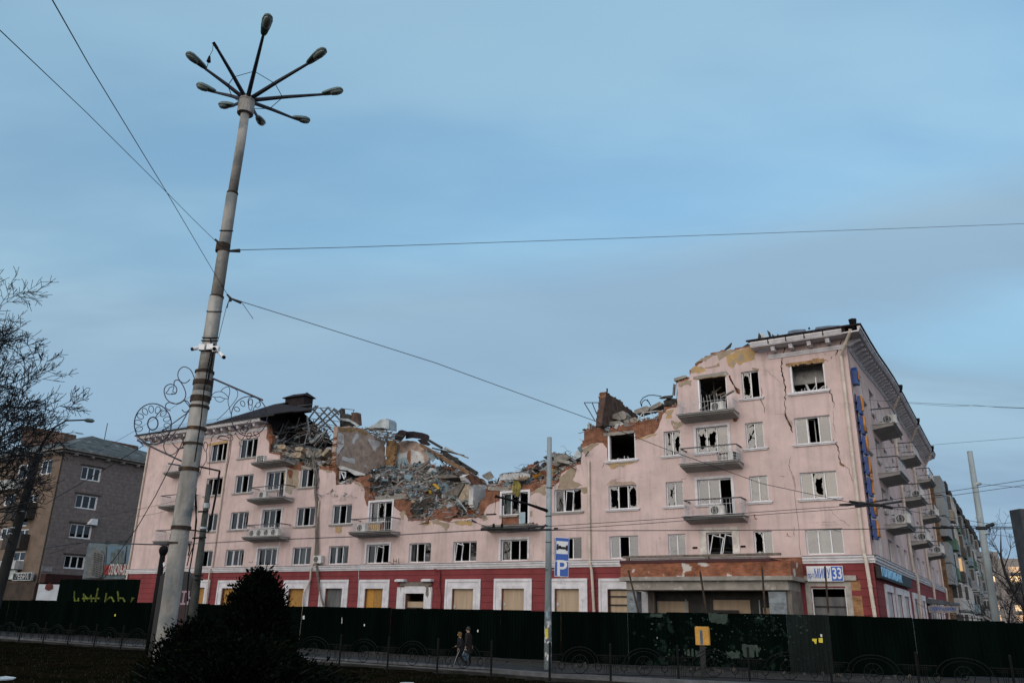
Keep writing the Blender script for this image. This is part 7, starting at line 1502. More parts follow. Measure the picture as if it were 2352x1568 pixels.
# signs
sp = at('d4', 225, 960, YM-.1); ts = thing('road_sign', 'blue sign with a bed symbol above a blue P sign beside the middle pole', 'road sign', sp, R_(0)); O2 = Vector(sp)
def SP(x, y): q = at('d4', x, y, YM-.1)-O2; return q
BLU = mat('sign_face_blue', (.018, .085, .36), .4, .05, 4, spec=.5)
def rect(name, a, b, c, d, mt, y0, th, par): m = MB(); m.slab([p+Vector((0, y0, 0)) for p in (a, b, c, d)], (0, th, 0)); return m.build(name, mt, par)
pl = rect('hotel_plate', SP(190, 700), SP(278, 706), SP(274, 851), SP(188, 848), SWHITE, 0, .03, ts); rect('face', SP(192, 703), SP(276, 709), SP(272, 848), SP(190, 845), BLU, -.004, .003, pl); rect('panel', SP(197, 724), SP(270, 729), SP(268, 808), SP(196, 804), SWHITE, -.008, .003, pl)
m = MB()
for a, b, w_ in ((( 205, 744), (203, 781), .07), ((263, 752), (262, 786), .07), ((204, 764), (262, 769), .10), ((213, 757), (225, 759), .06)): p, q_ = SP(*a), SP(*b); m.beam(p+Vector((0, -.012, 0)), q_+Vector((0, -.012, 0)), w_ if abs(p.x-q_.x) > .2 else .004, .004 if abs(p.x-q_.x) > .2 else w_)
m = MB()
def barp(a, b, w_):
    p, q_ = SP(*a), SP(*b); d_ = (q_-p).normalized(); nn = Vector((-d_.z, 0, d_.x))*w_/2; m.slab([p+nn+Vector((0, -.014, 0)), q_+nn+Vector((0, -.014, 0)), q_-nn+Vector((0, -.014, 0)), p-nn+Vector((0, -.014, 0))], (0, .003, 0))
barp((205, 744), (203, 781), .09); barp((263, 752), (262, 786), .09); barp((204, 766), (262, 771), .12); barp((212, 757), (226, 759), .07); m.build('bed_symbol', BLACK, pl)
pl = rect('parking_plate', SP(187, 850), SP(274, 853), SP(272, 951), SP(183, 946), SWHITE, 0, .03, ts); rect('face', SP(189, 853), SP(272, 856), SP(270, 948), SP(185, 943), BLU, -.004, .003, pl)
pc = SP(229, 900); text('letter', 'P', 1.05, SWHITE, pl, Matrix.Translation(pc+Vector((0, -.008, 0))), .003, 1, bold=.012)
m = MB(); m.beam(SP(226, 950), SP(226, 992), .03); m.beam(SP(200, 966), SP(246, 968), .03); m.beam(SP(198, 990), SP(258, 994), .025); m.beam(SP(170, 800)+Vector((0, .06, 0)), SP(262, 802)+Vector((0, .06, 0)), .04); m.beam(SP(170, 905)+Vector((0, .06, 0)), SP(262, 908)+Vector((0, .06, 0)), .04); m.build('fixing', TIN, ts)
# ---- right pole, dark pole, black post, pylon, light box, left lamp post
q0 = at('D', 2289, 1440, 46); t, O = pole('traction_pole', 'plain grey pole at the right, in front of the tower block', [Vector((q0.x+.0, 46, 0)), at('D', 2227, 1036, 46)], 46, PG, .235, .145)
m = MB()
for x, y in ((2244, 1111), (2262, 1212), (2263, 1224)): m = MB(); p = at('D', x, y, 46)-O; m.tube([p-Vector((0, 0, .05)), p+Vector((0, 0, .05))], .23, 14); m.build('band', TIN, t)
q0 = at('e5', 705, 1560, 33); t, O = pole('wooden_pole', 'dark weathered pole just right of the lamp mast', [Vector((q0.x, 33, -.1)), at('c1', 1748, 1330, 33)], 33, mat('dark_pole', (.055, .06, .055), .9, .3, 2, bump=.4), .20, .095, -.1)
m = MB()
for a, b in (((760, 300), (890, 292)), ((690, 632), (860, 620)), ((715, 1096), (820, 1098)), ((715, 1150), (820, 1150))): m = MB(); m.beam(at('e5', *a, 32.8)-O, at('e5', *b, 32.8)-O, .06); m.build('cross_bar', IRON, t)
m = MB(); p = at('e5', 825, 505, 33)-O; m.tube([p-Vector((0, 0, .04)), p+Vector((0, 0, .04))], .17, 12); p = at('e5', 865, 225, 33)-O; m.tube([p-Vector((0, 0, .1)), p+Vector((0, 0, .1))], .14, 12); m.build('band', TIN, t)
q0 = gnd('c2', 1235, 1308, -.02); YB_ = q0.y; t, O = pole('black_post', 'stout black post with a round cap left of the lamp mast', [q0, at('e5', 325, 790, YB_)], YB_, IRON, .17, .15, -.02)
m = MB(); p = at('e5', 327, 780, YB_)-O; rr = [(.16, -.3), (.23, -.15), (.26, 0), (.22, .16), (.1, .24)]; m.tube([p+Vector((0, 0, z)) for r, z in rr], [r for r, z in rr], 14); m.build('cap', IRON, t); m = MB(); m.tube([at('e5', 325, 930, YB_)-O, at('e5', 335, 990, YB_-.2)-O, at('e5', 355, 960, YB_-.2)-O], .05, 6); m.build('hook', PVC, t)
a, b = at('e5', 330, 1020, 36), at('e5', 712, 1060, 36); lb = thing('advertising_box', 'tall black advertising box half hidden behind the lamp mast', 'advertising box', ((a.x+b.x)/2, 36, -.02), R_(4)); W_ = (b.x-a.x)/2; zt_ = a.z+.02
m = MB(); m.slab([(-W_, -.25, .4), (W_, -.25, .4), (W_, -.25, zt_-.35), (W_-.25, -.25, zt_-.08), (-W_+.25, -.25, zt_), (-W_, -.25, zt_-.3)], (0, .5, 0)); m.box(-W_*.6, W_*.6, -.15, .15, 0, .397); m.build('housing', mat('black_box', (.010, .011, .013), .45, .1, 3), lb)
pz = at('e5', 555, 1500, 35.7)-Vector(lb.location); m = MB(); m.slab([(W_*.15, -.27, .9), (W_*.86, -.27, .9), (W_*.86, -.27, pz.z+.7), (W_*.15, -.27, pz.z+.7)], (0, .015, 0)); m.build('poster', mat('dark_maroon_poster', (.03, .010, .016), .5, .3, 2), lb)
text('lettering', 'КІН', .75, mat('poster_pink', (.30, .22, .26), .6), lb, Matrix.Translation((pz.x, -.29, pz.z+.35)), .004, 1, bold=.01, fit=.95); m = MB()
for k in range(9): m.box(pz.x-.6+k*.14, pz.x-.52+k*.14, -.285, -.275, pz.z-1.35, pz.z-1.27+.04*(k % 3))
m.build('small_print', mat('poster_red', (.30, .08, .09), .6), lb)
a, b = at('e3', 1438, 105, 25), at('e3', 1640, 100, 25); py = thing('dark_pylon', 'tall dark metal pylon cut off by the right edge of the picture', 'pylon', ((a.x+b.x)/2+.05, 25, -.25), R_(6)); W_ = (b.x-a.x)/2; zt_ = a.z+.25
m = MB(); m.slab([(-W_, -.2, 0), (W_, -.2, 0), (W_, -.2, zt_+.1), (-W_, -.2, zt_)], (0, .4, 0)); m.build('body', mat('pylon_black', (.012, .015, .017), .5, .2, 3), py); m = MB(); m.box(-W_-.02, -W_+.16, -.24, .22, 0, zt_+.02); m.box(-W_*.3, -W_*.3+.06, -.23, -.203, 0, zt_); m.build('edge_trim', DARKI, py)
q1 = at('e2', 300, 415, 52); q0 = at('e2', 20, 1400, 52); t = thing('street_lamp', 'street lamp post with a long curved arm standing in the bare tree', 'street lamp', (q0.x-.3, 52, -.1)); O = Vector(t.location)
m = MB(); m.tube([Vector((0, 0, 0)), q1-O], [.36, .22], 14); m.build('post', mat('lamp_post_dark', (.025, .027, .026), .9, .2, 2), t); m = MB(); m.tube([q1-O, at('e2', 340, 330, 52)-O, at('e2', 430, 210, 51.5)-O, at('e2', 520, 160, 51)-O, at('e2', 670, 155, 50.5)-O], [.12, .08, .06, .05, .045], 8); m.build('arm', IRON, t)
m = MB(); a, b = at('e2', 660, 155, 50.5)-O, at('e2', 738, 163, 50.3)-O; m.tube([a, a.lerp(b, .3), a.lerp(b, .8), b], [.06, .13, .13, .05], 8); m.build('lamp', LMP, t)
m = MB()
for x, y in ((300, 415), (165, 870), (120, 1000), (105, 1048)): m = MB(); p = at('e2', x, y, 52)-O; m.tube([p-Vector((0, 0, .04)), p+Vector((0, 0, .04))], .30, 14); m.build('band', TIN, t)
# ---- wires
WIRE = mat('wire', (.025, .028, .035), .6, .1, 5)
def wire(label, pts, r=.014, sag=.0, cat='cable', name='wire'):
    """pts: (crop, x, y, distance)"""
    P = [at(*p) for p in pts]; Q = []
    for k, k2 in ((0, 1), (-1, -2)):              # wires that leave the picture run on to supports out of view
        d = (P[k]-EYEP); zc = d.dot(_f); px, py = d.dot(_r)/zc*FPX+1176, 784-d.dot(_u)/zc*FPX
        if px < 12 or px > 2335 or py < 8: P[k] = P[k]+(P[k]-P[k2]).normalized()*45 if P[k].y > 15 else P[k]+(P[k]-P[k2]).normalized()*12
    for a, b in zip(P, P[1:]):
        for k in range(12): u_ = k/12; Q.append(a.lerp(b, u_)-Vector((0, 0, sag*4*u_*(1-u_)*(b-a).length*.01)))
    Q.append(P[-1]); m = MB(); m.tube(Q, r*.8, 4); return tag(m.build(name, WIRE), label, cat)
W1 = [('D', 120, 0, 8), ('D', 205, 150, 11), ('D', 380, 437, 18), ('D', 500, 640, 25), ('D', 527, 684, 26)]
wire('overhead cable running from the top edge down to the knot beside the lamp mast', W1, .013); wire('overhead cable from the left edge to the upper collar of the lamp mast', [('D', 0, 70, 10), ('D', 200, 260, 15.5), ('D', 378, 437, 21), ('D', 440, 500, 23.5), ('D', 512, 570, 26)], .013)
wire('long level cable from the upper collar of the lamp mast to the right edge', [('D', 515, 575, 26), ('D', 800, 568, 30), ('D', 1400, 548, 36), ('D', 2000, 527, 42), ('D', 2400, 512, 46)], .016)
wire('long sloping span cable from the lamp mast across the pink building to the right pole', [('D', 527, 684, 26), ('D', 700, 738, 26.7), ('D', 1000, 833, 28.5), ('D', 1360, 964, 31), ('D', 1530, 1031, 32.5), ('D', 1750, 1110, 34.5), ('D', 1960, 1155, 37.5), ('b3', 660, 440, 38), ('b3', 1600, 590, 46)], .016)
wire('tie wire from the cable knot down the lamp mast', [('D', 527, 690, 26), ('D', 520, 705, 26), ('D', 500, 785, 26)], .012); wire('loose wire end hanging from the cable knot', [('d2', 830, 810, 26), ('d2', 885, 890, 26), ('d2', 948, 980, 26)], .012)
m = MB()
for a, b, r in ((('d2', 675, 725), ('d2', 715, 770), .05), (('d2', 705, 765), ('d2', 820, 810), .055), (('d2', 705, 765), ('d2', 708, 795), .06), (('d2', 690, 800), ('d2', 672, 865), .025), (('d2', 550, 150), ('d2', 620, 215), .06), (('d2', 700, 272), ('d2', 810, 268), .07)): m.tube([at(*a, 25.9), at(*b, 25.9)], [r*.6, r], 6)
tag(m.build('strain_insulator', BLACK), 'black strain insulators and knot where the cables meet the lamp mast', 'insulator')
wire('upper trolley wire rising to the right edge', [('b1', -1500, 560, 34), ('b1', 0, 465, 34), ('b1', 1400, 365, 35), ('b1', 2091, 318, 36), ('b3', 600, 360, 36.4), ('b3', 1300, 262, 37.5), ('b3', 2000, 155, 39)], .015); wire('lower trolley wire rising to the right edge', [('b1', -1500, 600, 34.4), ('b1', 0, 500, 34.4), ('b1', 1400, 395, 35.4), ('b1', 2091, 347, 36.4), ('b3', 740, 378, 36.8), ('b3', 1300, 305, 37.9), ('b3', 2000, 205, 39.4)], .015)
wire('black feeder cable running level to the dark pylon', [('c4', 1105, 1352, 36.5), ('c4', 1800, 1357, 36.5), ('c4', 2350, 1362, 36), ('b1', 1000, 573, 36), ('b3', 300, 640, 35), ('b3', 1100, 628, 33), ('b3', 1850, 635, 30)], .02)
wire('second black feeder just above the level one', [('b3', 1040, 625, 33.2), ('b3', 1250, 612, 32.6), ('b3', 1850, 620, 30.2)], .02)
for k in (0, 1): wire(['upper of the two trolley wires crossing the left part of the facade', 'lower of the two trolley wires crossing the left part of the facade'][k], [('c4', 1120, 1353+k*6, 36.5), ('c4', 185, 1406+k*6, 40), ('b4', 0, 26+k*6, 46), ('e5', 850, 690+k*8, 47.5), ('e5', 640, 700+k*6, 49)], .013)
m = MB()
for a, b, r in ((('c4', 1105, 1350), ('c4', 1300, 1345), .07), (('c4', 1300, 1345), ('c4', 1620, 1350), .06), (('c4', 1600, 1330), ('c4', 1810, 1310), .05), (('c4', 1640, 1355), ('c4', 1830, 1352), .06), (('c4', 1010, 1255), ('c4', 1060, 1278), .05), (('c4', 1180, 1330), ('c4', 1225, 1345), .06), (('c4', 1870, 1338), ('c4', 1915, 1340), .05), (('c4', 1730, 1350), ('c4', 1790, 1300), .06)): m.tube([at(*a, 36.4), at(*b, 36.4)], [r, r*.8], 6)
tag(m.build('wire_switch', BLACK), 'black trolley wire switch gear in front of the bare middle balcony', 'switch gear'); wire('stay wire above the wire switch', [('c4', 1040, 1268, 36.4), ('c4', 1200, 1340, 36.4)], .014)
m = MB()
for a, b, r in ((('b3', 235, 372), ('b3', 345, 392), .08), (('b3', 345, 385), ('b3', 500, 410), .09), (('b3', 500, 400), ('b3', 650, 437), .08), (('b3', 140, 405), ('b3', 380, 395), .07), (('b3', 290, 420), ('b3', 520, 405), .07), (('b3', 420, 385), ('b3', 600, 355), .05), (('b3', 520, 405), ('b3', 740, 372), .06)): m.tube([at(*a, 37), at(*b, 37)], [r*.7, r], 6)
tag(m.build('wire_switch', BLACK), 'black tangle of trolley wire fittings in front of the letter sign', 'switch gear')
m = MB()
for a, b, r in ((('b3', 1040, 625), ('b3', 1240, 625), .05), (('b3', 1460, 632), ('b3', 1560, 630), .07), (('b3', 1560, 615), ('b3', 1625, 590), .08), (('b3', 1120, 615), ('b3', 1180, 620), .06)): m.tube([at(*a, 32), at(*b, 32)], r, 6)
tag(m.build('wire_switch', BLACK), 'black clamps on the feeder cables beside the right pole', 'switch gear')
wire('twisted service cable at the right, leaving the side wall below the eaves', [('b2', 415, 843, 47), ('b2', 750, 862, 46), ('b2', 1200, 885, 44), ('b2', 1600, 905, 42), ('b2', 1990, 922, 40)], .012); wire('second strand of the service cable at the right', [('b2', 750, 870, 46), ('b2', 1250, 905, 44), ('b2', 1450, 893, 43), ('b2', 1700, 915, 41.5), ('b2', 1990, 924, 40)], .010)
wire('thin wire from the letter sign to the right edge', [('b2', 410, 1315, 46), ('b2', 970, 1280, 44), ('b2', 1990, 1197, 40)], .010); wire('span wire right of the right pole, upper', [('b3', 1480, 203, 46), ('b3', 1700, 222, 45), ('b3', 2000, 247, 43)], .012); wire('span wire right of the right pole, lower', [('b3', 1520, 685, 46), ('b3', 1750, 705, 45), ('b3', 2000, 732, 43)], .012)
wire('tie wire from the right pole to the pylon', [('b3', 1625, 592, 45.5), ('b3', 1830, 574, 40)], .012); wire('cable hanging on the pink wall with a strain insulator', [('b1', 1500, 0, 42), ('b1', 1520, 100, 42), ('b1', 1512, 200, 42), ('b1', 1530, 350, 42), ('b1', 1558, 560, 42), ('b1', 1560, 720, 42), ('b1', 1575, 830, 42)], .012)
wire('black cable sloping behind the lamp mast to the left', [('c1', 1150, 960, 27), ('c1', 1200, 1005, 27.5), ('c1', 900, 1190, 32), ('c1', 380, 1495, 40)], .022); wire('thin wire from the ornament to the left', [('c1', 1600, 592, 26.2), ('c1', 1150, 870, 31), ('c1', 640, 1160, 38)], .010)
wire('thick guy wire left of the lamp mast', [('d3', 840, 860, 26), ('d3', 700, 1200, 27), ('e5', 270, 10, 28.5), ('e5', 220, 110, 29), ('e5', 0, 490, 32), ('c2', 830, 700, 36)], .02)
wire('twisted black cable behind the lamp mast', [('c2', 370, 440, 60), ('c2', 700, 392, 52), ('c2', 1060, 403, 42), ('c2', 1250, 410, 38), ('c2', 1430, 408, 33)], .035)
for k, (a, b) in enumerate((((740, 195), (1480, 45)), ((1140, 180), (1480, 105)), ((300, 520), (730, 378)), ((340, 320), (720, 375)))): wire(['thin drop wire to the balcony beside the lamp mast', 'lower thin drop wire beside the lamp mast', 'thin wire across the tiled building, rising right', 'thin wire across the tiled building, falling right'][k], [('c2', *a, 60), ('c2', (a[0]+b[0])/2, (a[1]+b[1])/2+8, 58), ('c2', *b, 56)], .014)
x, z = 0, 0
wire('white cable looping down the pink wall beside the third balcony', [('b4', 310, 30, 62), ('b4', 285, 200, 62), ('b4', 290, 270, 62), ('b4', 380, 310, 61.5), ('b4', 620, 310, 60.5)], .018)
for o in ('wire',): pass
bpy.data.objects[max((o.name for o in bpy.data.objects if o.name.startswith('wire')), key=lambda n: int(n.split('.')[1]) if '.' in n else 0)].data.materials[0] = RAILW
o = wire('white cable on the pink wall under the middle balcony', [('b5', 878, 0, 50), ('b5', 870, 120, 50), ('b5', 880, 230, 50), ('b5', 1000, 245, 49), ('b5', 1250, 240, 48), ('b5', 1440, 245, 47)], .018); o.data.materials[0] = RAILW
o = wire('white cable hanging down the red wall', [('b4', 1125, 0, 55), ('b4', 1130, 110, 55), ('b4', 1138, 200, 54.8), ('b4', 1132, 600, 54.6), ('b4', 1128, 730, 54.6)], .02); o.data.materials[0] = RAILW
m = MB()
for x_ in (520, 1165, 1828): pass
for k, (a, b) in enumerate((((522, 1000), (590, 1440)), ((1170, 960), (1205, 1450)), ((1828, 950), (1865, 1440)))):
    d_ = (40, 38.5, 41)[k]; m = MB(); m.tube([at('b1', *a, d_), at('b1', (a[0]+b[0])/2, (a[1]+b[1])/2, d_), at('b1', *b, d_)], .05, 5); tag(m.build('thin_rod', RUST), ['thin rusty rod in front of the porch, left one', 'thin rusty rod in front of the porch, beside the stone column', 'thin rusty rod in front of the blue 33 board'][k], 'rod', 'rods standing behind the hoarding')
a, b = at('b5', 1865, 340, 43.5), at('b5', 1970, 780, 42); m = MB(); m.tube([a, b], .05, 5); tag(m.build('thin_rod', RUST), 'thin rod leaning at the left end of the porch', 'rod', 'rods standing behind the hoarding')
m = MB()
for pts in ([(1500, 215), (1500, 270)], [(1530, 220), (1535, 260)], [(1458, 250), (1500, 275)], [(1555, 212), (1555, 275)], [(1500, 240), (1535, 245)]): m.tube([HOT.pt('b4', *p, -.3) for p in pts], .03, 4)
m.build('wall_bracket', WOODG, world=HOT.M); tag(bpy.data.objects['wall_bracket'], 'empty metal brackets on the pink wall above the white doorway', 'bracket')
# ------------------------------------------------------------------ trees, conifers, people
BARK = mat('dark_bark', (.022, .022, .024), .95, .3, 3)
def bare_tree(name, label, base, h, r, seed, spread=1.0, lean=(0, 0), levels=5, crown_from=.25, dens=1.0, twig=.006, xmax=1e9):
    rn = random.Random(seed); t = thing(name, label, 'tree', base); tr = MB(); br = MB()
    def seg(mb, p, d, L_, r0, r1, n, k):
        P = [p]; 
        for i in range(k):
            d = (d+Vector((rn.gauss(0, .13), rn.gauss(0, .13), rn.gauss(0, .10)+.035))).normalized(); P.append(P[-1]+d*L_/k)
        mb.tube(P, [r0+(r1-r0)*i/k for i in range(k+1)], n, cap=False); return P, d
    top = Vector((lean[0], lean[1], h)); P, d = seg(tr, Vector((0, 0, 0)), top.normalized(), h*.82, r, r*.25, 9, 9)
    tr.tube([P[-1], P[-1]+d*h*.2], [r*.25, r*.04], 6)
    def grow(p, d, L_, r0, lv):
        n = 5 if lv < 2 else 3
        if p.x+d.x*L_ > xmax: L_ *= max(.25, (xmax-p.x)/max(d.x*L_, .1))
        Q, dd = seg(br, p, d, L_, r0, max(r0*.38, twig), n, 5 if lv < 3 else 3)
        if lv >= levels: return
        for _ in range(int((rn.randint(4, 6) if lv < 3 else rn.randint(3, 5))*dens)):
            q_ = Q[rn.randrange(1, len(Q))]; a = (Q[-1]-Q[0]).normalized(); o_ = Vector((rn.gauss(0, 1), rn.gauss(0, 1), rn.gauss(.15, .8))); o_ -= a*o_.dot(a); o_.normalize()
            k = rn.uniform(.55, 1.1)
            if q_.x > xmax*(.75+.25*rn.random()): continue
            grow(q_, (a+o_*k).normalized(), L_*rn.uniform(.42, .66), max(r0*rn.uniform(.36, .52), twig), lv+1)
    for i in range(int(15*dens)):
        k = crown_from+(1-crown_from)*(i+.5)/int(15*dens); q_ = P[min(int(k*9), 9)]; a = i*2.4+rn.uniform(-.4, .4); el = rn.uniform(.1, .7)+k*.35
        grow(q_, Vector((math.cos(a)*math.cos(el), math.sin(a)*math.cos(el), math.sin(el))), h*spread*(.42-.24*k)*rn.uniform(.8, 1.2), r*.34*(1.1-k*.7), 1)
    tr.build('trunk', BARK, t); br.build('crown', BARK, t, recalc=False); return t
bare_tree('bare_tree', 'large leafless tree reaching in from the left edge', (at('e2', -270, 1400, 44).x, 44, -.1), 23.5, .40, 5, spread=.98, lean=(.3, 0), levels=5, crown_from=.33, dens=1.3, twig=.017, xmax=at('D', 128, 1000, 44).x-at('e2', -270, 1400, 44).x)
bare_tree('bare_tree', 'leafless tree reaching in from the right edge below the pylon', (at('b7', 2690, 900, 52).x, 52, 0), 10, .20, 12, spread=1.0, levels=4, crown_from=.15, dens=.9, twig=.009)
bare_tree('bare_tree', 'smaller leafless tree beyond the end of the hoarding, behind the right edge', (at('b7', 2380, 900, 78).x, 78, 0), 7.5, .18, 14, spread=1.1, levels=4, crown_from=.1, dens=.9, twig=.014)
bare_tree('bare_tree', 'thin leafless tree far behind the hoarding near the right pole', (at('b7', 2180, 900, 118).x, 118, 0), 10, .18, 19, spread=1.0, levels=3, crown_from=.1, dens=1, twig=.02)
# conifers
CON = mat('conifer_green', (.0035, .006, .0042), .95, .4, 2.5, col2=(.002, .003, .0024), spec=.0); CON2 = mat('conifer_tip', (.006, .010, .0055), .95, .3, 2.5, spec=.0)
def conifer(label, base, prof, seed, n, tilt=0.0, size=.13, flat=0.0):
    """prof: [(height, radius), ...]; a trunk and thousands of flat leaf sprays on short limbs"""
    rn = random.Random(seed); t = thing('conifer_bush', label, 'bush', base, 0, 'dark conifers on the lawn'); H_ = prof[-1][0]; tr = MB(); tr.tube([(0, 0, 0), (0, 0, H_*.9)], [.09, .02], 7)
    cr = MB(); nl = int(n/26)
    def rad(z):
        for (za, ra), (zb, rb_) in zip(prof, prof[1:]):
            if z <= zb: return ra+(rb_-ra)*(z-za)/(zb-za)
        return 0
    zs = []; 
    for _ in range(nl):
        while True:
            z = rn.uniform(.02, H_)
            if rn.random() < (rad(z)/max(r for _, r in prof))**.8+.05: break
        a = rn.uniform(0, 6.283); lump = .80+.30*noise.noise(Vector((math.cos(a)*1.6, math.sin(a)*1.6, z*1.1+seed))) + rn.gauss(0, .07); R = rad(z)*lump*rn.uniform(.86, 1.05); up_ = .55-flat
        tip = Vector((math.cos(a)*R, math.sin(a)*R, z+R*.18)); root = Vector((math.cos(a)*R*.25, math.sin(a)*R*.25, max(0, z-R*up_*.6))); tr.tube([root, tip], [.012, .004], 3, cap=False)
        for k in range(26):
            u_ = rn.random()**.55; c = root.lerp(tip, .25+.75*u_)+Vector((rn.gauss(0, .09), rn.gauss(0, .09), rn.gauss(0, .09))); d = (tip-root).normalized()+Vector((rn.gauss(0, .45), rn.gauss(0, .45), rn.gauss(.35-flat, .4))); d.normalize()
            s_ = d.cross(Vector((rn.gauss(0, 1), rn.gauss(0, 1), rn.gauss(0, 1)))).normalized(); L_ = size*rn.uniform(.5, 1.35); w_ = L_*rn.uniform(.16, .30)
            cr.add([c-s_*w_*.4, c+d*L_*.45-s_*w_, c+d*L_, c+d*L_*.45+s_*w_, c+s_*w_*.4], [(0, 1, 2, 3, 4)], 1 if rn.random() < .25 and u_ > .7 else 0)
    tr.build('trunk', BARK, t); cr.build('foliage', [CON, CON2], t, recalc=False); return t
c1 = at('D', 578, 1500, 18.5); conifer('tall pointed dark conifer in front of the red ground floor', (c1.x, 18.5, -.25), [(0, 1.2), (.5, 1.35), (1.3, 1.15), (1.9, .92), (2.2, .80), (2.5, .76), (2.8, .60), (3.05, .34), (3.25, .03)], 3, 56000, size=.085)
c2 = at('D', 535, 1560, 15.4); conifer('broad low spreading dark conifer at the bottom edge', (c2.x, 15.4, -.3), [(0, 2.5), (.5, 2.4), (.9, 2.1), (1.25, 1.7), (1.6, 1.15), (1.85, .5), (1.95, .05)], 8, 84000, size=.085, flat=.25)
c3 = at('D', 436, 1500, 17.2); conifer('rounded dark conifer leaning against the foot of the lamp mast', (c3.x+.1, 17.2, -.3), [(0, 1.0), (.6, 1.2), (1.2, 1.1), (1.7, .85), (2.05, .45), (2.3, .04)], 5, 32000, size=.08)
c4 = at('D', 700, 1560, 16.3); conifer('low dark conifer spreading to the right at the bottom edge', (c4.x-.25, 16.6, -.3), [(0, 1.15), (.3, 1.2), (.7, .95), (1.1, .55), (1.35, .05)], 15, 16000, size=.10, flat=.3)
# ---- two persons walking along the hoarding
SKIN = mat('skin', (.42, .26, .19), .6, .08, 6, spec=.3)
def person(label, base, ang, h, pose, cloth_mats, seed):
    """one skinned body (trousers, jacket, skin by height), then hair and clothes as children"""
    t = thing('person', label, 'person', base, ang, 'two persons walking on the pavement'); k = h/1.70
    J = pose; V = [Vector(p)*k for p, r in J['pts']]; Rr = [r*k for p, r in J['pts']]
    me = bpy.data.meshes.new('body'); me.from_pydata([tuple(v) for v in V], J['edges'], []); o = bpy.data.objects.new('body', me); COL.objects.link(o)
    sm = o.modifiers.new('s', 'SKIN'); sm.use_smooth_shade = True
    for i, sv in enumerate(me.skin_vertices[0].data): sv.radius = (Rr[i], Rr[i]*J.get('flat', {}).get(i, 1.0)); sv.use_root = (i == 0)
    ss = o.modifiers.new('u', 'SUBSURF'); ss.levels = 2; ss.render_levels = 2
    bpy.context.view_layer.update(); m2 = bpy.data.meshes.new_from_object(o.evaluated_get(bpy.context.evaluated_depsgraph_get())); bpy.data.objects.remove(o); m2.name = 'body'
    m2.materials.clear(); [m2.materials.append(c) for c in (SKIN, cloth_mats['trousers'], cloth_mats['jacket'], cloth_mats['shoes'])]
    hands = [V[i] for i in J['hands']]
    for p in m2.polygons:
        c = p.center; p.use_smooth = True
        if c.z > 1.43*k: mi = 0
        elif c.z < .10*k: mi = 3
        elif any((c-hh).length < .085*k for hh in hands): mi = 0
        elif c.z > .86*k: mi = 2
        else: mi = 1
        p.material_index = mi
    b = bpy.data.objects.new('body', m2); COL.objects.link(b); b.parent = t
    return t, k, V
P1 = {'pts': [((0, 0, .92), .135), ((0, 0, 1.08), .125), ((.01, 0, 1.26), .145), ((.03, 0, 1.40), .11), ((.04, 0, 1.47), .055), ((.06, 0, 1.56), .088), ((.065, 0, 1.64), .085),
              ((0, .09, .88), .095), ((.17, .10, .50), .072), ((.30, .10, .09), .05), ((.42, .10, .04), .04), ((0, -.09, .88), .095), ((-.05, -.10, .50), .072), ((-.33, -.10, .20), .05), ((-.30, -.10, .06), .04),
              ((.02, .19, 1.36), .062), ((-.08, .25, 1.12), .05), ((.06, .25, .95), .04), ((.10, .24, .86), .034), ((.02, -.19, 1.36), .062), ((.10, -.25, 1.12), .05), ((.22, -.23, 1.02), .04), ((.30, -.21, 1.0), .034)],
      'edges': [(0, 1), (1, 2), (2, 3), (3, 4), (4, 5), (5, 6), (0, 7), (7, 8), (8, 9), (9, 10), (0, 11), (11, 12), (12, 13), (13, 14), (3, 15), (15, 16), (16, 17), (17, 18), (3, 19), (19, 20), (20, 21), (21, 22)], 'hands': [18, 22]}
def fingers(t, k, V, ids, mt):
    for e, w_ in ids:
        d = (V[e]-V[w_]).normalized(); s_ = d.cross(Vector((1, 0, 0))).normalized() if abs(d.x) < .8 else d.cross(Vector((0, 0, 1))).normalized(); nn = d.cross(s_); m = MB()
        for i in range(4): p = V[e]+d*.02*k+s_*(i-1.5)*.017*k; m.tube([p, p+d*.035*k, p+d*.06*k+nn*.015*k, p+d*(.072-.006*abs(i-1.2))*k+nn*.035*k], [.010*k, .0095*k, .009*k, .006*k], 6)
        p = V[e]-d*.02*k+s_*.035*k; m.tube([p, p+s_*.03*k+d*.02*k, p+s_*.035*k+d*.05*k], [.011*k, .010*k, .007*k], 6); m.build('hand', mt, t)
def face(t, k, V, mt, yaw=0):
    c = V[6]*.55+V[5]*.45; F_ = Matrix.Rotation(yaw, 3, 'Z'); f = F_ @ Vector((1, 0, 0)); l = F_ @ Vector((0, 1, 0)); U = Vector((0, 0, 1)); m = MB()
    def ball(q_, rx, ry, rz, mi):
        P = []; n = 8
        for a in range(5):
            th = math.pi*a/4
            for b in range(n): ph = 2*math.pi*b/n; P.append(q_+f*rx*math.sin(th)*math.cos(ph)+l*ry*math.sin(th)*math.sin(ph)+U*rz*math.cos(th))
        m.add(P, [(a*n+b, a*n+(b+1) % n, (a+1)*n+(b+1) % n, (a+1)*n+b) for a in range(4) for b in range(n)], mi)
    ball(c+f*.098*k-U*.02*k, .022*k, .014*k, .028*k, 0)
    for s_ in (-1, 1): ball(c+f*.084*k+l*s_*.032*k+U*.012*k, .010*k, .013*k, .008*k, 1); ball(c+l*s_*.088*k-U*.01*k, .018*k, .010*k, .032*k, 0)
    ball(c+f*.083*k-U*.062*k, .010*k, .026*k, .008*k, 2); m.build('face', [mt, BLACK, mat('lips', (.25, .10, .09), .5) if 'lips' not in bpy.data.materials else bpy.data.materials['lips']], t, smooth=True)
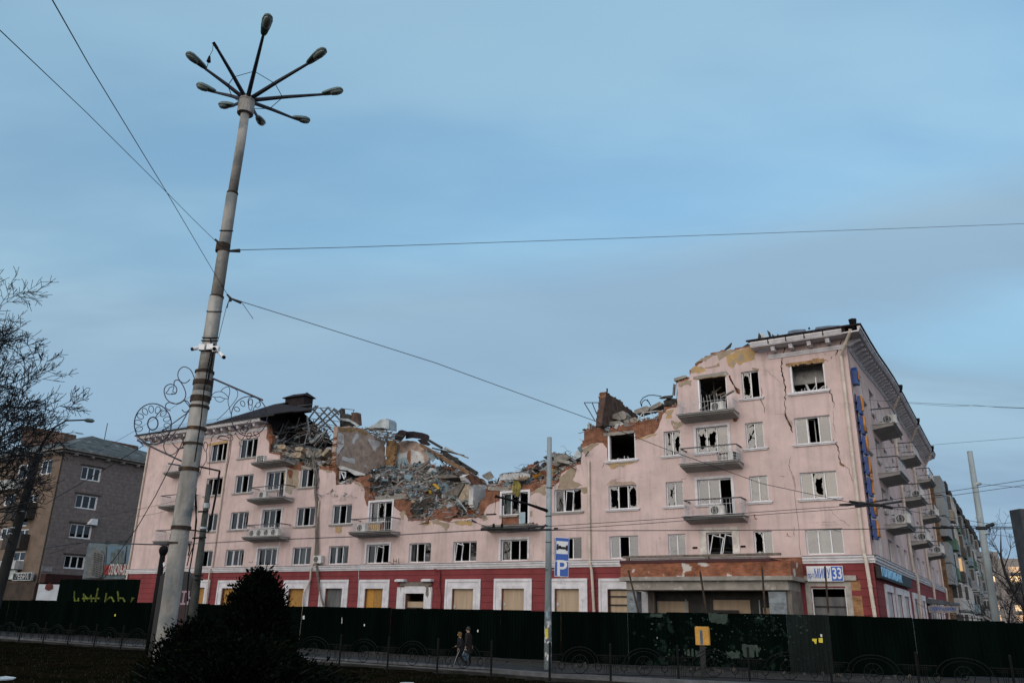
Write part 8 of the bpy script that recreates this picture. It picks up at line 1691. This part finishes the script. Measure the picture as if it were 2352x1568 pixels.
def shell(t, name, k, rings, mt, n=16, jit=.0, seed=1):
    rn = random.Random(seed); m = MB(); V = []
    for (x, y, z, rx, ry) in rings:
        for i in range(n): a = 2*math.pi*i/n; j = 1+rn.uniform(-jit, jit); V.append(((x+rx*math.cos(a)*j)*k, (y+ry*math.sin(a)*j)*k, z*k))
    m.add(V, [(r*n+i, r*n+(i+1) % n, (r+1)*n+(i+1) % n, (r+1)*n+i) for r in range(len(rings)-1) for i in range(n)]); m.add([V[i] for i in range((len(rings)-1)*n, len(rings)*n)], [tuple(range(n))]); return m.build(name, mt, t, smooth=True)
JK = mat('black_jacket', (.006, .006, .008), .8, .2, 6); TRK = mat('navy_tracksuit', (.006, .0065, .010), .8, .2, 6); CT = mat('dark_coat', (.009, .0055, .006), .85, .2, 6); SHO = mat('black_shoes', (.012, .012, .012), .5)
pa = gnd('b4', 2190, 1352, -.02); t, k, V = person('person with fair hair striding left, dark jacket and tracksuit with pale side stripe', (pa.x, pa.y, -.02), R_(180), 1.52, P1, {'trousers': TRK, 'jacket': JK, 'shoes': SHO}, 1)
shell(t, 'jacket', k, [(0, 0, .80, .17, .20), (0, 0, .92, .175, .205), (.0, 0, 1.10, .165, .20), (.01, 0, 1.28, .165, .215), (.03, 0, 1.40, .13, .18), (.04, 0, 1.47, .07, .08)], JK)
HF = mat('fair_hair', (.16, .085, .03), .8, .3, 14, streak=.3); shell(t, 'hair', k, [(.045, 0, 1.47, .085, .095), (.035, 0, 1.55, .10, .108), (.04, 0, 1.64, .112, .112), (.055, 0, 1.71, .085, .09), (.06, 0, 1.735, .03, .03)], HF, jit=.05); fingers(t, k, V, ((18, 17), (22, 21)), SKIN); face(t, k, V, SKIN)
m = MB(); a, b, c = V[7], V[8], V[9]
for lg, s_ in (((V[7], V[8], V[9]), 1), ((V[11], V[12], V[13]), -1)):
    for q0, q1, r0, r1 in ((lg[0], lg[1], .098*k, .075*k), (lg[1], lg[2], .075*k, .054*k)): m.beam(q0+Vector((0, s_*r0*1.02, 0)), q1+Vector((0, s_*r1*1.02, 0)), .02, .012)
m.build('side_stripe', PAPW, t)
P2 = {'pts': [((0, 0, .94), .14), ((0, 0, 1.10), .135), ((0, 0, 1.28), .15), ((.01, 0, 1.42), .115), ((.02, 0, 1.49), .055), ((.03, 0, 1.58), .088), ((.035, 0, 1.66), .085),
              ((0, .09, .90), .10), ((.05, .10, .50), .075), ((.02, .10, .09), .05), ((.14, .10, .04), .04), ((0, -.09, .90), .10), ((.0, -.10, .50), .075), ((-.10, -.10, .10), .05), ((.0, -.10, .04), .04),
              ((0, .20, 1.38), .065), ((-.02, .26, 1.12), .052), ((.04, .26, .90), .042), ((.06, .26, .80), .034), ((0, -.20, 1.38), .065), ((-.05, -.26, 1.12), .052), ((-.10, -.27, .90), .042), ((-.12, -.27, .80), .034)], 'edges': P1['edges'], 'hands': [18, 22]}
pb = gnd('b4', 2275, 1332, -.02); t, k, V = person('taller person in a long dark coat and dark cap carrying a pale blue bag', (pb.x, pb.y, -.02), R_(165), 1.70, P2, {'trousers': CT, 'jacket': CT, 'shoes': SHO}, 2)
shell(t, 'coat', k, [(0, 0, .55, .21, .24), (0, 0, .80, .19, .22), (0, 0, 1.05, .17, .21), (0, 0, 1.28, .175, .225), (.01, 0, 1.42, .135, .19), (.02, 0, 1.50, .075, .085)], CT); shell(t, 'cap', k, [(.02, 0, 1.60, .098, .105), (.025, 0, 1.68, .108, .108), (.03, 0, 1.75, .08, .085), (.03, 0, 1.775, .03, .03)], BLACK); fingers(t, k, V, ((18, 17), (22, 21)), SKIN); face(t, k, V, SKIN, R_(15))
hm = Matrix.Translation((pb.x, pb.y, -.02)) @ Matrix.Rotation(R_(165), 4, 'Z'); hp = hm @ V[18]
hp = hm @ (V[18]+Vector((0, .0, -.03))); bg_ = thing('carrier_bag', 'pale blue carrier bag held by the taller person', 'bag', (hp.x, hp.y, hp.z-.55), R_(30)); m = MB()
m.add([(-.15, -.05, 0), (.15, -.05, 0), (.15, .05, 0), (-.15, .05, 0), (-.18, -.04, .30), (.18, -.04, .30), (.18, .04, .30), (-.18, .04, .30), (-.12, 0, .36), (.12, 0, .36)], [(3, 2, 1, 0), (0, 1, 5, 4), (1, 2, 6, 5), (2, 3, 7, 6), (3, 0, 4, 7), (4, 5, 9, 8), (6, 7, 8, 9), (5, 6, 9), (7, 4, 8)]); m.build('sack', mat('bag_blue', (.05, .085, .11), .6, .15, 5), bg_); m = MB(); m.tube([(-.10, 0, .35), (-.02, 0, .55), (.02, 0, .55), (.10, 0, .35)], .010, 5); m.build('handle', PAPW, bg_)
# ---- a car with its tail lamps on, beyond the end of the hoarding
cp = at('b7', 2255, 960, 58); car = thing('parked_car', 'dark car with red tail lamps glowing beyond the end of the hoarding', 'car', (cp.x+.75, 58, -.02), R_(80)); CB = mat('car_dark', (.02, .02, .024), .3, .1, 4, spec=.5)
m = MB(); m.slab([(-2.1, -.85, .35), (2.0, -.85, .35), (2.15, -.85, .6), (2.0, -.85, .9), (1.1, -.85, .98), (-2.0, -.85, .98), (-2.2, -.85, .7)], (0, 1.7, 0)); m.build('body', CB, car)
m = MB(); m.slab([(-1.7, -.75, .983), (1.0, -.75, .983), (.4, -.72, 1.48), (-1.2, -.72, 1.5)], (0, 1.5, 0)); m.build('cabin', mat('car_glass', (.02, .025, .03), .1, spec=.6), car)
for x in (-1.35, 1.3):
    for y in (-.86, .66): m = MB(); m.tube([(x, y, .32), (x, y+.2, .32)], .32, 14); m.build('wheel', BLACK, car)
TLM = mat('tail_lamp', (.3, .01, .01), .4, emit=((1.0, .05, .03), 2.2))
for y in (-.8, .5): m = MB(); m.box(-2.24, -2.14, y, y+.3, .68, .86); m.build('tail_lamp', TLM, car)
